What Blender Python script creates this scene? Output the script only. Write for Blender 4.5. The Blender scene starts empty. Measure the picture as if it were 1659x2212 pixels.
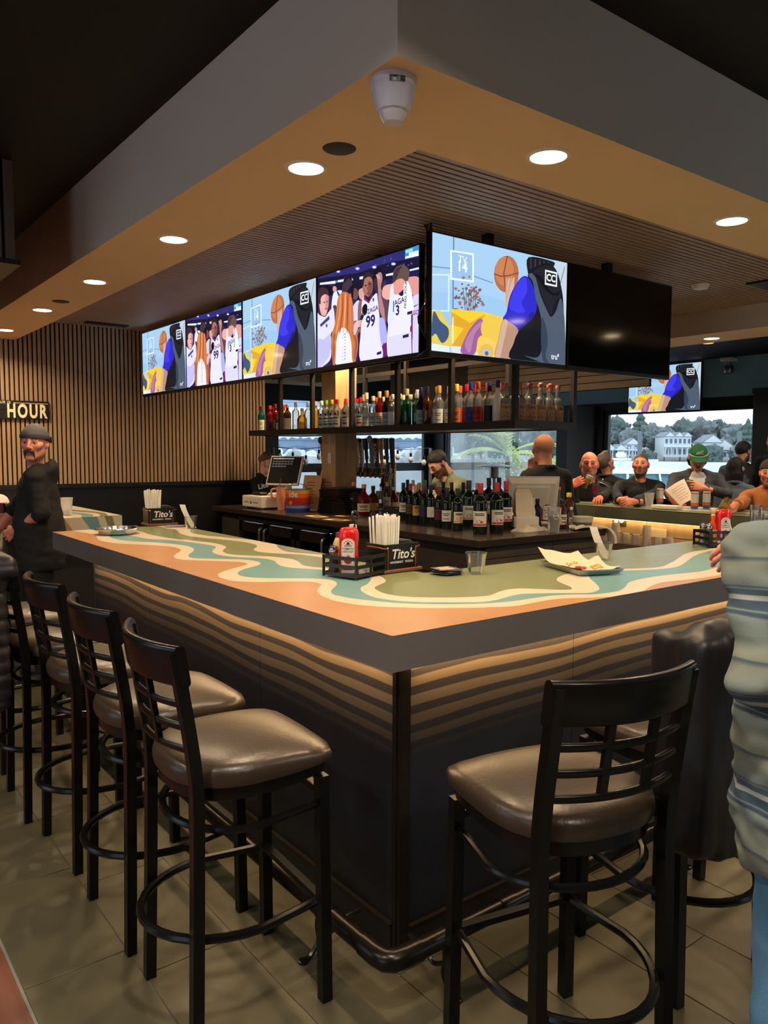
import bpy, bmesh, math, random
import numpy as np
from mathutils import Vector, Matrix, noise as mnoise

# ------------------------------------------------------------------ camera
SC = bpy.context.scene
COL = SC.collection
PI = math.pi
FPX = 1682.95
RM = np.array([[0.79289, -0.04379, 0.60779], [-0.60936, -0.06359, 0.79035], [0.00404, -0.99702, -0.07710]])
_u, _s, _v = np.linalg.svd(RM)
RM = _u @ _v
CP = np.array([-1.291, -1.640, 1.570])
cd = bpy.data.cameras.new('camera')
cam = bpy.data.objects.new('camera', cd)
COL.objects.link(cam)
cd.sensor_fit = 'VERTICAL'
cd.sensor_height = 36.0
cd.lens = FPX / 2212.0 * 36.0
cd.clip_start = 0.05
cd.clip_end = 2000
cam.matrix_world = Matrix(((RM[0][0], -RM[0][1], -RM[0][2], CP[0]), (RM[1][0], -RM[1][1], -RM[1][2], CP[1]),
						   (RM[2][0], -RM[2][1], -RM[2][2], CP[2]), (0, 0, 0, 1)))
SC.camera = cam

# ------------------------------------------------------------------ world, exposure
SC.view_settings.view_transform = 'Standard'
SC.view_settings.look = 'None'
SC.view_settings.gamma = 1.0
SC.view_settings.use_curve_mapping = False
SC.view_settings.exposure = 0.8
SC.cycles.use_denoising = True
SC.cycles.max_bounces = 10
SC.cycles.transparent_max_bounces = 24
SC.cycles.transmission_bounces = 8
SC.cycles.sample_clamp_indirect = 6.0
W = bpy.data.worlds.new('overcast_sky')
SC.world = W
W.use_nodes = True
_nt = W.node_tree
_nt.nodes.clear()
_o = _nt.nodes.new('ShaderNodeOutputWorld')
_b = _nt.nodes.new('ShaderNodeBackground')
_tc = _nt.nodes.new('ShaderNodeTexCoord')
_sx = _nt.nodes.new('ShaderNodeSeparateXYZ')
_rp = _nt.nodes.new('ShaderNodeValToRGB')
_rp.color_ramp.elements[0].position = 0.46
_rp.color_ramp.elements[0].color = (0.80, 0.88, 1.0, 1)
_rp.color_ramp.elements[1].position = 0.75
_rp.color_ramp.elements[1].color = (0.66, 0.80, 1.0, 1)
_mr = _nt.nodes.new('ShaderNodeMapRange')
_mr.inputs[1].default_value = -1
_nt.links.new(_tc.outputs['Generated'], _sx.inputs[0])
_nt.links.new(_sx.outputs[2], _mr.inputs[0])
_nt.links.new(_mr.outputs[0], _rp.inputs[0])
_nt.links.new(_rp.outputs[0], _b.inputs[0])
_b.inputs[1].default_value = 1.4
_nt.links.new(_b.outputs[0], _o.inputs[0])

WARM = (1.0, 0.72, 0.44)
DOWNLIGHT_W = 8.2
LED_W = 7.0
SCREEN_E = 0.70

# ------------------------------------------------------------------ helpers
def s2l(c):
	c = np.array(c, float) / 255.0
	return tuple(np.where(c <= 0.04045, c / 12.92, ((c + 0.055) / 1.055) ** 2.4))

def ray(px, py):
	return RM @ np.array([px - 829.5, py - 1106.0, FPX])

def onz(px, py, z):
	r = ray(px, py)
	return CP + r * (z - CP[2]) / r[2]

def onx(px, py, x):
	r = ray(px, py)
	return CP + r * (x - CP[0]) / r[0]

def ony(px, py, y):
	r = ray(px, py)
	return CP + r * (y - CP[1]) / r[1]

def atd(px, py, d):
	r = ray(px, py)
	f = RM[:, 2]
	return CP + r * (d / (r @ f))

MATS = {}

def M(name, rgb=(128, 128, 128), rough=0.5, metal=0.0, spec=0.5, var=0.08, scale=6.0, bump=0.0, bscale=60.0,
	  trans=0.0, ior=1.45, emit=None, estr=1.0, coat=0.0, stretch=None, attr=None):
	if name in MATS:
		return MATS[name]
	m = bpy.data.materials.new(name)
	MATS[name] = m
	m.use_nodes = True
	nt = m.node_tree
	p = nt.nodes['Principled BSDF']
	c = s2l(rgb)
	tc = nt.nodes.new('ShaderNodeTexCoord')
	mp = nt.nodes.new('ShaderNodeMapping')
	nt.links.new(tc.outputs['Object'], mp.inputs[0])
	if stretch:
		mp.inputs['Scale'].default_value = stretch
	nz = nt.nodes.new('ShaderNodeTexNoise')
	nz.inputs['Scale'].default_value = scale
	nz.inputs['Detail'].default_value = 3
	nt.links.new(mp.outputs[0], nz.inputs['Vector'])
	if attr:
		at = nt.nodes.new('ShaderNodeAttribute')
		at.attribute_name = attr
		src = at.outputs['Color']
	mx = nt.nodes.new('ShaderNodeMix')
	mx.data_type = 'RGBA'
	nt.links.new(nz.outputs['Fac'], mx.inputs[0])
	mx.inputs[6].default_value = (*[max(0, v * (1 - 2 * var)) for v in c], 1)
	mx.inputs[7].default_value = (*[min(1, v * (1 + 2 * var)) for v in c], 1)
	out = mx.outputs[2]
	if attr:
		mu = nt.nodes.new('ShaderNodeMix')
		mu.data_type = 'RGBA'
		mu.blend_type = 'MULTIPLY'
		mu.inputs[0].default_value = 1.0
		mx.inputs[6].default_value = (1 - 2 * var, 1 - 2 * var, 1 - 2 * var, 1)
		mx.inputs[7].default_value = (1, 1, 1, 1)
		nt.links.new(mx.outputs[2], mu.inputs[6])
		nt.links.new(src, mu.inputs[7])
		out = mu.outputs[2]
	nt.links.new(out, p.inputs['Base Color'])
	p.inputs['Roughness'].default_value = rough
	p.inputs['Metallic'].default_value = metal
	p.inputs['Specular IOR Level'].default_value = spec
	p.inputs['Transmission Weight'].default_value = trans
	p.inputs['IOR'].default_value = ior
	p.inputs['Coat Weight'].default_value = coat
	if emit is not None:
		p.inputs['Emission Color'].default_value = (*s2l(emit), 1)
		p.inputs['Emission Strength'].default_value = estr
	if bump > 0:
		n2 = nt.nodes.new('ShaderNodeTexNoise')
		n2.inputs['Scale'].default_value = bscale
		n2.inputs['Detail'].default_value = 4
		nt.links.new(mp.outputs[0], n2.inputs['Vector'])
		bp = nt.nodes.new('ShaderNodeBump')
		bp.inputs['Strength'].default_value = bump
		bp.inputs['Distance'].default_value = 0.01
		nt.links.new(n2.outputs['Fac'], bp.inputs['Height'])
		nt.links.new(bp.outputs[0], p.inputs['Normal'])
	return m

def clear_mat(name, tint=(255, 255, 255), rough=0.03, refl=1.0, haze=0.0):
	"""thin clear sheet: transparent with a fresnel gloss on top and an optional milky part"""
	if name in MATS:
		return MATS[name]
	m = bpy.data.materials.new(name)
	MATS[name] = m
	m.use_nodes = True
	nt = m.node_tree
	nt.nodes.clear()
	o = nt.nodes.new('ShaderNodeOutputMaterial')
	tr = nt.nodes.new('ShaderNodeBsdfTransparent')
	tr.inputs[0].default_value = (*s2l(tint), 1)
	gl = nt.nodes.new('ShaderNodeBsdfGlossy')
	gl.inputs['Roughness'].default_value = rough
	fr = nt.nodes.new('ShaderNodeFresnel')
	fr.inputs[0].default_value = 1.45
	mu = nt.nodes.new('ShaderNodeMath')
	mu.operation = 'MULTIPLY'
	mu.inputs[1].default_value = refl
	nt.links.new(fr.outputs[0], mu.inputs[0])
	mx = nt.nodes.new('ShaderNodeMixShader')
	nt.links.new(mu.outputs[0], mx.inputs[0])
	nt.links.new(tr.outputs[0], mx.inputs[1])
	nt.links.new(gl.outputs[0], mx.inputs[2])
	last = mx
	if haze > 0:
		df = nt.nodes.new('ShaderNodeBsdfDiffuse')
		nz = nt.nodes.new('ShaderNodeTexNoise')
		nz.inputs['Scale'].default_value = 20
		df.inputs[0].default_value = (0.8, 0.8, 0.78, 1)
		m2 = nt.nodes.new('ShaderNodeMixShader')
		m2.inputs[0].default_value = haze
		nt.links.new(mx.outputs[0], m2.inputs[1])
		nt.links.new(df.outputs[0], m2.inputs[2])
		last = m2
	nt.links.new(last.outputs[0], o.inputs[0])
	return m

def wood_mat(name, c1, c2, rough=0.5, axis='X', scale=3.0, fine=22.0):
	if name in MATS:
		return MATS[name]
	m = bpy.data.materials.new(name)
	MATS[name] = m
	m.use_nodes = True
	nt = m.node_tree
	p = nt.nodes['Principled BSDF']
	tc = nt.nodes.new('ShaderNodeTexCoord')
	mp = nt.nodes.new('ShaderNodeMapping')
	nt.links.new(tc.outputs['Object'], mp.inputs[0])
	sc = [fine, fine, fine]
	sc['XYZ'.index(axis)] = scale
	mp.inputs['Scale'].default_value = sc
	nz = nt.nodes.new('ShaderNodeTexNoise')
	nz.inputs['Scale'].default_value = 1.0
	nz.inputs['Detail'].default_value = 5
	nt.links.new(mp.outputs[0], nz.inputs['Vector'])
	rp = nt.nodes.new('ShaderNodeValToRGB')
	rp.color_ramp.elements[0].position = 0.3
	rp.color_ramp.elements[1].position = 0.7
	rp.color_ramp.elements[0].color = (*s2l(c1), 1)
	rp.color_ramp.elements[1].color = (*s2l(c2), 1)
	nt.links.new(nz.outputs['Fac'], rp.inputs[0])
	nt.links.new(rp.outputs[0], p.inputs['Base Color'])
	p.inputs['Roughness'].default_value = rough
	return m

class MB:
	"""collects shapes and links them as ONE mesh object"""

	def __init__(s):
		s.v, s.f, s.m, s.sm, s.c = [], [], [], [], []

	def add(s, vs, fs, mi=0, smooth=False, col=None):
		o = len(s.v)
		s.v += [tuple(map(float, v)) for v in vs]
		for f in fs:
			s.f.append(tuple(i + o for i in f))
			s.m.append(mi)
			s.sm.append(smooth)
			s.c.append(col)
		return s

	def box(s, a, b, mi=0, col=None):
		x0, y0, z0 = a
		x1, y1, z1 = b
		vs = [(x0, y0, z0), (x1, y0, z0), (x1, y1, z0), (x0, y1, z0), (x0, y0, z1), (x1, y0, z1), (x1, y1, z1), (x0, y1, z1)]
		return s.add(vs, [(0, 3, 2, 1), (4, 5, 6, 7), (0, 1, 5, 4), (1, 2, 6, 5), (2, 3, 7, 6), (3, 0, 4, 7)], mi, False, col)

	def rbox(s, a, b, r=0.01, mi=0, n=3, col=None):
		"""box with vertical edges rounded and a small top/bottom chamfer"""
		x0, y0, z0 = a
		x1, y1, z1 = b
		r = min(r, (x1 - x0) / 2.01, (y1 - y0) / 2.01)
		c = min(r * 0.5, (z1 - z0) / 3)

		def ring(ins, z):
			out = []
			for (cx, cy, a0) in ((x1 - r, y1 - r, 0), (x0 + r, y1 - r, 90), (x0 + r, y0 + r, 180), (x1 - r, y0 + r, 270)):
				for k in range(n + 1):
					t = math.radians(a0 + 90 * k / n)
					out.append((cx + (r - ins) * math.cos(t), cy + (r - ins) * math.sin(t), z))
			return out
		return s.loft([ring(c, z0), ring(0, z0 + c), ring(0, z1 - c), ring(c, z1)], mi, True, True, col=col)

	def loft(s, rings, mi=0, cap=True, smooth=True, col=None, closed=True):
		n = len(rings[0])
		vs = [p for r in rings for p in r]
		fs = []
		for i in range(len(rings) - 1):
			for k in range(n if closed else n - 1):
				k2 = (k + 1) % n
				fs.append((i * n + k, i * n + k2, (i + 1) * n + k2, (i + 1) * n + k))
		s.add(vs, fs, mi, smooth, col)
		if cap:
			s.add(rings[0], [tuple(reversed(range(n)))], mi, False, col)
			s.add(rings[-1], [tuple(range(n))], mi, False, col)
		return s

	def lathe(s, prof, n=16, c=(0, 0, 0), mi=0, cap=True, smooth=True, a0=0.0, a1=2 * PI, col=None):
		full = abs(a1 - a0 - 2 * PI) < 1e-6
		k = n if full else n + 1
		rings = []
		for r, z in prof:
			rings.append([(c[0] + r * math.cos(a0 + (a1 - a0) * i / n), c[1] + r * math.sin(a0 + (a1 - a0) * i / n), c[2] + z) for i in range(k)])
		return s.loft(rings, mi, cap and full, smooth, col, closed=full)

	def tube(s, pts, r=0.01, n=8, mi=0, closed=False, cap=True, col=None, sq=False):
		pts = [Vector(p) for p in pts]
		L = len(pts)
		rs = r if isinstance(r, (list, tuple)) else [r] * L
		rings = []
		up = Vector((0, 0, 1))
		prev = None
		for i, p in enumerate(pts):
			if closed:
				t = pts[(i + 1) % L] - pts[i - 1]
			else:
				t = pts[min(i + 1, L - 1)] - pts[max(i - 1, 0)]
			t.normalize()
			if prev is None:
				ref = up if abs(t.z) < 0.9 else Vector((0, 1, 0))
				u = t.cross(ref).normalized()
			else:
				u = prev - t * prev.dot(t)
				u.normalize()
			prev = u
			w = t.cross(u)
			off = PI / 4 if sq else 0
			rings.append([tuple(p + (u * math.cos(off + 2 * PI * k / n) + w * math.sin(off + 2 * PI * k / n)) * rs[i]) for k in range(n)])
		if closed:
			rings.append(rings[0])
		return s.loft(rings, mi, cap and not closed, not sq, col)

	def beam(s, a, b, w, h, mi=0, up=(0, 0, 1), col=None):
		a, b = Vector(a), Vector(b)
		t = (b - a).normalized()
		u = t.cross(Vector(up))
		if u.length < 1e-4:
			u = t.cross(Vector((0, 1, 0)))
		u.normalize()
		v = u.cross(t)
		rings = [[tuple(p + u * (sx * w / 2) + v * (sy * h / 2)) for sx, sy in ((-1, -1), (1, -1), (1, 1), (-1, 1))] for p in (a, b)]
		return s.loft(rings, mi, True, False, col)

	def ell(s, c, r, n=12, m=8, mi=0, col=None, rot=None):
		rings = []
		for i in range(1, m):
			t = PI * i / m
			ring = []
			for k in range(n):
				a = 2 * PI * k / n
				p = Vector((r[0] * math.sin(t) * math.cos(a), r[1] * math.sin(t) * math.sin(a), -r[2] * math.cos(t)))
				if rot:
					p = rot @ p
				ring.append((c[0] + p.x, c[1] + p.y, c[2] + p.z))
			rings.append(ring)
		s.loft(rings, mi, False, True, col)
		e = Vector((0, 0, r[2]))
		if rot:
			e = rot @ e
		b = len(s.v)
		s.v += [(c[0] - e.x, c[1] - e.y, c[2] - e.z), (c[0] + e.x, c[1] + e.y, c[2] + e.z)]
		base = b - n * (m - 1)
		for k in range(n):
			s.f.append((b, base + (k + 1) % n, base + k)); s.m.append(mi); s.sm.append(True); s.c.append(col)
			t0 = base + n * (m - 2)
			s.f.append((b + 1, t0 + k, t0 + (k + 1) % n)); s.m.append(mi); s.sm.append(True); s.c.append(col)
		return s

	def prism(s, poly, z0, z1, mi=0, smooth=False, col=None):
		return s.loft([[(x, y, z0) for x, y in poly], [(x, y, z1) for x, y in poly]], mi, True, smooth, col)

	def poly(s, pts, mi=0, col=None):
		return s.add(pts, [tuple(range(len(pts)))], mi, False, col)

	def xf(s, mat):
		s.v = [tuple(mat @ Vector(v)) for v in s.v]
		return s

	def join(s, o, mat=None):
		vs = [tuple(mat @ Vector(v)) for v in o.v] if mat is not None else o.v
		k = len(s.v)
		s.v += vs
		s.f += [tuple(i + k for i in f) for f in o.f]
		s.m += o.m
		s.sm += o.sm
		s.c += o.c
		return s

	def mesh(s, name, mats, fix=True, weld=True, sharp=40):
		me = bpy.data.meshes.new(name)
		me.from_pydata(s.v, [], s.f)
		for m in (mats if isinstance(mats, (list, tuple)) else [mats]):
			me.materials.append(m)
		me.polygons.foreach_set('material_index', s.m)
		me.polygons.foreach_set('use_smooth', s.sm)
		if any(c is not None for c in s.c):
			ca = me.color_attributes.new('Col', 'FLOAT_COLOR', 'CORNER')
			arr = np.ones((len(me.loops), 4), np.float32)
			i = 0
			for f, c in zip(s.f, s.c):
				cc = c if c is not None else (1, 1, 1)
				arr[i:i + len(f), :3] = cc
				i += len(f)
			ca.data.foreach_set('color', arr.ravel())
		if fix:
			bm = bmesh.new()
			bm.from_mesh(me)
			if weld:
				bmesh.ops.remove_doubles(bm, verts=bm.verts, dist=1e-5)
			bmesh.ops.recalc_face_normals(bm, faces=bm.faces)
			bm.to_mesh(me)
			bm.free()
		if sharp and any(s.sm):
			me.set_sharp_from_angle(angle=math.radians(sharp))
		me.update()
		return me

	def build(s, name, mats, parent=None, loc=None, rotz=0.0, **k):
		o = bpy.data.objects.new(name, s.mesh(name, mats, **k))
		COL.objects.link(o)
		if parent:
			o.parent = parent
		if loc is not None:
			o.location = loc
		o.rotation_euler.z = rotz
		return o

def tag(o, label, cat, group=None):
	o['label'] = label
	o['category'] = cat
	if group:
		o['group'] = group
	return o

def thing(name, label, cat, loc=(0, 0, 0), rotz=0.0, group=None):
	o = bpy.data.objects.new(name, None)
	o.empty_display_size = 0.05
	COL.objects.link(o)
	o.location = loc
	o.rotation_euler.z = rotz
	return tag(o, label, cat, group)

def struct(o):
	o['kind'] = 'structure'
	return o

def part(name, mesh, parent, loc=None, rot=None):
	o = bpy.data.objects.new(name, mesh)
	COL.objects.link(o)
	o.parent = parent
	if loc is not None:
		o.location = loc
	if rot is not None:
		o.rotation_euler = rot
	return o

KIDS = {}

def dup(root, loc, rotz, label, group=None):
	r = root.copy()
	COL.objects.link(r)
	r.location = loc
	r.rotation_euler = (0, 0, rotz)
	r['label'] = label
	if group:
		r['group'] = group
	for ch in root.children:
		c = ch.copy()
		COL.objects.link(c)
		c.parent = r
		for g in ch.children:
			d = g.copy()
			COL.objects.link(d)
			d.parent = c
	return r

def crom(pts, n=6, closed=False):
	"""Catmull-Rom through points of any dimension"""
	P = [np.array(p, float) for p in pts]
	out = []
	L = len(P)
	rng = range(L) if closed else range(L - 1)
	for i in rng:
		if closed:
			p0, p1, p2, p3 = P[i - 1], P[i], P[(i + 1) % L], P[(i + 2) % L]
		else:
			p0, p1, p2, p3 = P[max(i - 1, 0)], P[i], P[i + 1], P[min(i + 2, L - 1)]
		for k in range(n):
			t = k / n
			out.append(0.5 * ((2 * p1) + (-p0 + p2) * t + (2 * p0 - 5 * p1 + 4 * p2 - p3) * t * t + (-p0 + 3 * p1 - 3 * p2 + p3) * t ** 3))
	if not closed:
		out.append(P[-1])
	return out

TXT = {}

def text_geo(txt, size=1.0, shear=0.0, bold=0.0, align='CENTER', spacing=1.0):
	"""flat glyph faces of a text in XY: (verts, faces), centred"""
	key = (txt, shear, bold, align, spacing)
	if key not in TXT:
		cu = bpy.data.curves.new('lettering', 'FONT')
		cu.body = txt
		cu.size = 1.0
		cu.shear = shear
		cu.offset = bold
		cu.align_x = align
		cu.align_y = 'CENTER'
		cu.space_character = spacing
		cu.resolution_u = 3
		cu.fill_mode = 'FRONT'
		ob = bpy.data.objects.new('lettering', cu)
		COL.objects.link(ob)
		dg = bpy.context.evaluated_depsgraph_get()
		me = bpy.data.meshes.new_from_object(ob.evaluated_get(dg))
		TXT[key] = ([tuple(v.co) for v in me.vertices], [tuple(p.vertices) for p in me.polygons])
		bpy.data.objects.remove(ob)
		bpy.data.curves.remove(cu)
		bpy.data.meshes.remove(me)
	vs, fs = TXT[key]
	return [(v[0] * size, v[1] * size, 0) for v in vs], fs

def put_text(mb, txt, size, mat, mi=0, col=None, **k):
	"""letters mapped by 4x4 mat (x along the text, y up, z out)"""
	vs, fs = text_geo(txt, size, **k)
	mb.add([tuple(mat @ Vector(v)) for v in vs], fs, mi, False, col)

def frame(o, x, y):
	"""matrix with origin o, unit x (text direction) and y (text up)"""
	x = Vector(x).normalized()
	y = Vector(y)
	y = (y - x * x.dot(y)).normalized()
	z = x.cross(y)
	return Matrix(((x.x, y.x, z.x, o[0]), (x.y, y.y, z.y, o[1]), (x.z, y.z, z.z, o[2]), (0, 0, 0, 1)))

BLACK = M('black_paint', (18, 18, 20), 0.45, var=0.1)
BLACKM = M('black_metal', (16, 15, 15), 0.3, spec=0.6, var=0.1)
CHROME = M('chrome', (200, 200, 205), 0.15, metal=1.0, var=0.03)
STEEL = M('brushed_steel', (150, 145, 140), 0.35, metal=1.0, var=0.05)
WHITE = M('white_plastic', (225, 222, 218), 0.45, var=0.02)
COPPER = M('copper', (200, 120, 80), 0.25, metal=1.0, var=0.05)
DARKWOOD = wood_mat('dark_wood', (92, 52, 34), (120, 72, 48), 0.4)
CLEAR = clear_mat('clear_plastic')
# ================================================================== the room
ZC = 3.0          # black ceiling
ZS = 2.6          # soffit underside
ZL = 2.8          # slatted ceiling over the bar
YW = 6.31         # slatted wall at the left end of the bar
XW = 10.0         # window wall
PAINT = M('greige_paint', (214, 200, 184), 0.7, var=0.015, scale=3, bump=0.06, bscale=180)
CEILBLK = M('black_ceiling', (7, 7, 9), 0.75, var=0.1, scale=2)
SLATW = wood_mat('slat_oak', (150, 120, 92), (178, 146, 112), 0.55, 'Z', 2.0, 30)
SLATC = wood_mat('slat_oak_ceiling', (146, 124, 104), (170, 146, 124), 0.55, 'X', 2.0, 30)
FELT = M('black_felt', (10, 9, 9), 0.95, var=0.15)
TILE = M('slate_tile', (78, 73, 54), 0.42, var=0.16, scale=7, bump=0.12, bscale=30)
TILE2 = M('slate_tile_dark', (70, 66, 50), 0.42, var=0.16, scale=7, bump=0.12, bscale=30)
GROUT = M('grout', (120, 116, 106), 0.85)
BLUE = M('teal_blue_paint', (136, 176, 194), 0.7, var=0.02)
NAVY = M('black_blue_paint', (24, 26, 32), 0.5, var=0.06)
GREYP = M('charcoal_paint', (60, 62, 66), 0.6, var=0.05)

# floor: grout bed with 12 x 24 inch tiles, brown planks further left
mb = MB()
mb.box((-6, -5, -0.06), (11.6, 11.3, -0.004))
floor = struct(mb.build('floor', GROUT))
TW, TL, GX = 0.305, 0.61, -0.5
tm = {}
for k, mt in enumerate((TILE, TILE2)):
	t = MB()
	t.rbox((0.0015, 0.0015, -0.02), (TW - 0.0015, TL - 0.0015, 0.0), 0.002, n=1)
	tm[k] = t.mesh('tile', mt)
rnd = random.Random(4)
ntile = 0
ring_t = []
for i in range(-1, 24):
	x = GX + i * TW
	off = (0.0, 0.305, 0.15)[i % 3] - 0.02
	for j in range(-5, 12):
		y = 1.19 + off + j * TL
		if x < 0.165 or y < 0.165:
			if y < -2.2 or (x > 0.1 and x > 4.2):
				continue
			cxy = (x + TW / 2 + 1.29) ** 2 + (y + TL / 2 + 1.64) ** 2
			ring_t.append((cxy, x, y))
ring_t.sort()
for _, x, y in ring_t[:285]:
	part('tile', tm[rnd.random() > 0.6], floor, (x, y, rnd.uniform(-0.0006, 0.0004)))
mb = MB()
rest = ring_t[285:]
for i in range(24, 25):
	pass
mb.box((GX + TW * 1 + 0.0, 0.17, -0.004), (11.6, 11.3, -0.001))
mb.box((-0.8, 0.0 + 7.0, -0.004), (0.12, 11.3, -0.001))
mb.box((4.2, -5, -0.004), (11.6, 0.17, -0.001))
mb.box((-0.805, -5, -0.004), (4.2, -2.4, -0.001))
part('far_tile_field', mb.mesh('far_tile_field', TILE), floor)
mb = MB()
for i in range(24):
	x = -0.812 - 0.19 * (i + 1)
	mb.rbox((x + 0.001, -4.9, -0.02), (x + 0.188, 11.2, 0.0), 0.002, n=1)
part('brown_plank_field', mb.mesh('brown_plank_field', wood_mat('brown_plank', (92, 52, 38), (120, 70, 50), 0.5, 'Y', 2, 20)), floor)
floor.children[-1]['kind'] = 'stuff'

# ceiling and soffit ring
mb = MB()
mb.box((-6, -5, ZC), (XW + 0.3, 11.6, ZC + 0.1))
struct(mb.build('ceiling', CEILBLK))
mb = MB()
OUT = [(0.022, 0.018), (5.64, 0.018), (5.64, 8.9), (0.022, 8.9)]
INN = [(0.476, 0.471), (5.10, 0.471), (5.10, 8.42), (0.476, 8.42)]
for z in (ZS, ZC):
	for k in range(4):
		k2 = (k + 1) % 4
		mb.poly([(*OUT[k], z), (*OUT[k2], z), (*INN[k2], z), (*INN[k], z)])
for L in (OUT, INN):
	for k in range(4):
		k2 = (k + 1) % 4
		mb.poly([(*L[k], ZS), (*L[k2], ZS), (*L[k2], ZC), (*L[k], ZC)])
mb.m[:4] = [1] * 4  # underside faces take a warmer tone than the fascia
sof = struct(mb.build('ceiling_soffit', [PAINT, M('soffit_underside_tone', (222, 190, 146), 0.7, var=0.015, scale=3, bump=0.06, bscale=180)]))
sof['kind'] = 'structure'
mb = MB()
mb.box((0.476, 0.471, ZL + 0.035), (5.10, 8.42, ZL + 0.05))
cs = struct(mb.build('ceiling_slatted', FELT))
cs['kind'] = 'structure'
PITCH = 0.0435
ls = MB()
ls.box((0.478, 0, -0.006), (5.098, 0.029, 0.036))
lsm = ls.mesh('slat', SLATC)
y = 0.476
n = 0
while y < 8.39 and n < 190:
	part('slat', lsm, cs, (0, y, ZL))
	y += PITCH
	n += 1
# slatted wall with black wainscot
mb = MB()
mb.box((-6, YW + 0.02, 0), (3.10, YW + 0.16, ZC))
wl = struct(mb.build('wall_left', FELT))
ws = MB()
ws.box((0, 0, 1.245), (0.0265, 0.022, 2.995))
wsm = ws.mesh('slat', SLATW)
ws2 = MB()
ws2.box((0, 0, 1.245), (0.0265, 0.022, 2.80))
wsm2 = ws2.mesh('slat', SLATW)
x = 3.10 - 0.0265
for k in range(105):
	part('slat', wsm2 if x > 0.0 else wsm, wl, (x, YW, 0))
	x -= 0.0415
mb = MB()
mb.box((-6, YW - 0.005, 0), (3.10, YW + 0.02, 1.22), 0)
mb.box((-6, YW - 0.03, 1.205), (3.10, YW + 0.02, 1.245), 0)
wp = part('wainscot', mb.mesh('wainscot', M('black_wainscot', (17, 16, 16), 0.4, var=0.12, scale=2)), wl)
# wall behind the slatted wall's right end, room shell out of view

def wall_with_holes(name, mat, axis, pos, thick, lo, hi, z0, z1, holes):
	"""wall in the plane axis=pos from lo to hi with (a, b, za, zb) openings"""
	m = MB()

	def bx(a, b, za, zb):
		if b - a < 1e-4 or zb - za < 1e-4:
			return
		if axis == 'x':
			m.box((pos, a, za), (pos + thick, b, zb))
		else:
			m.box((a, pos, za), (b, pos + thick, zb))
	cur = lo
	for a, b, za, zb in sorted(holes):
		bx(cur, a, z0, z1)
		bx(a, b, z0, za)
		bx(a, b, zb, z1)
		cur = b
	bx(cur, hi, z0, z1)
	return struct(m.build(name, mat))

# window wall on the right: two big openings, blue paint above the black header
W2 = (7.80, 10.95, 0.72, 2.29)
W3 = (4.12, 6.83, 0.72, 2.29)
W4 = (-3.2, -0.4, 0.72, 2.29)
wall_with_holes('wall_right', NAVY, 'x', XW, 0.22, -5, 11.6, 0, 2.42, [W2, W3, W4])
mb = MB()
mb.box((XW - 0.012, -5, 2.42), (XW + 0.22, 11.6, ZC))
struct(mb.build('wall_right_upper', BLUE))['kind'] = 'structure'
mb = MB()
mb.rbox((XW - 0.10, 6.98, 0), (XW, 7.52, 2.38), 0.01)
struct(mb.build('column', GREYP))
mb = MB()
mb.rbox((9.55, 3.25, 0), (XW, 3.95, 2.42), 0.01)
mb.rbox((9.53, 3.23, 2.40), (XW, 3.97, 2.48), 0.01)
struct(mb.build('column', NAVY))
W1 = (6.08, 9.87, 0.42, 2.62)
wall_with_holes('wall_far', NAVY, 'y', 11.3, 0.22, -6, XW + 0.22, 0, ZC, [W1])
FILL_WEST = [(-3.4, -0.4, 0.5, 2.7), (2.2, 5.2, 0.5, 2.7)]  # unseen windows, added so daylight fills the soffit fascia
wall_with_holes('wall_west', GREYP, 'x', -6.22, 0.22, -5, 11.6, 0, ZC, FILL_WEST)
FILL_BEHIND = [(3.2, 5.4, 0.5, 2.7)]  # unseen window behind the camera, added for fill daylight
wall_with_holes('wall_behind', GREYP, 'y', -5.22, 0.22, -6.22, XW + 0.22, 0, ZC, FILL_BEHIND)
PANE = clear_mat('window_glass', (244, 249, 250), 0.02, 0.6)
FRAMEM = M('window_frame_black', (18, 19, 22), 0.4, var=0.08)
SEAL = M('window_seal_grey', (120, 124, 126), 0.5)

def window(n, axis, pos, a, b, z0, z1, rails=(), mulls=()):
	m = MB()
	w = 0.07

	def bx(mm, a0, b0, za, zb, d0, d1, mi=0):
		if axis == 'x':
			mm.box((pos + d0, a0, za), (pos + d1, b0, zb), mi)
		else:
			mm.box((a0, pos + d0, za), (b0, pos + d1, zb), mi)
	e = 0.002
	bx(m, a + e, a + w, z0 + e, z1 - e, 0.03, 0.14)
	bx(m, b - w, b - e, z0 + e, z1 - e, 0.03, 0.14)
	bx(m, a + w, b - w, z0 + e, z0 + w, 0.03, 0.14)
	bx(m, a + w, b - w, z1 - w, z1 - e, 0.03, 0.14)
	for z, h in rails:
		bx(m, a + w, b - w, z - h / 2, z + h / 2, 0.04, 0.13)
	for y_, h in mulls:
		bx(m, y_ - h / 2, y_ + h / 2, z0 + w, z1 - w, 0.04, 0.13)
	for q in (a + w, b - w - 0.02):
		bx(m, q, q + 0.02, z0 + w, z1 - w, 0.05, 0.06, 1)
	o = struct(m.build(f'window_{n}', [FRAMEM, SEAL]))
	g = MB()
	bx(g, a + w, b - w, z0 + w, z1 - w, 0.08, 0.086)
	part('pane', g.mesh('pane', PANE), o)
	return o

window(1, 'y', 11.3, *W1, rails=((1.25, 0.17),), mulls=((7.45, 0.12),))
window(2, 'x', XW, *W2)
window(3, 'x', XW, *W3)
window(4, 'x', XW, *W4)
for k, w_ in enumerate(FILL_WEST):  # frames and panes of the added daylight windows
	window(5 + k, 'x', -6.22, *w_)
for k, w_ in enumerate(FILL_BEHIND):
	window(8 + k, 'y', -5.22, *w_)

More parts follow.
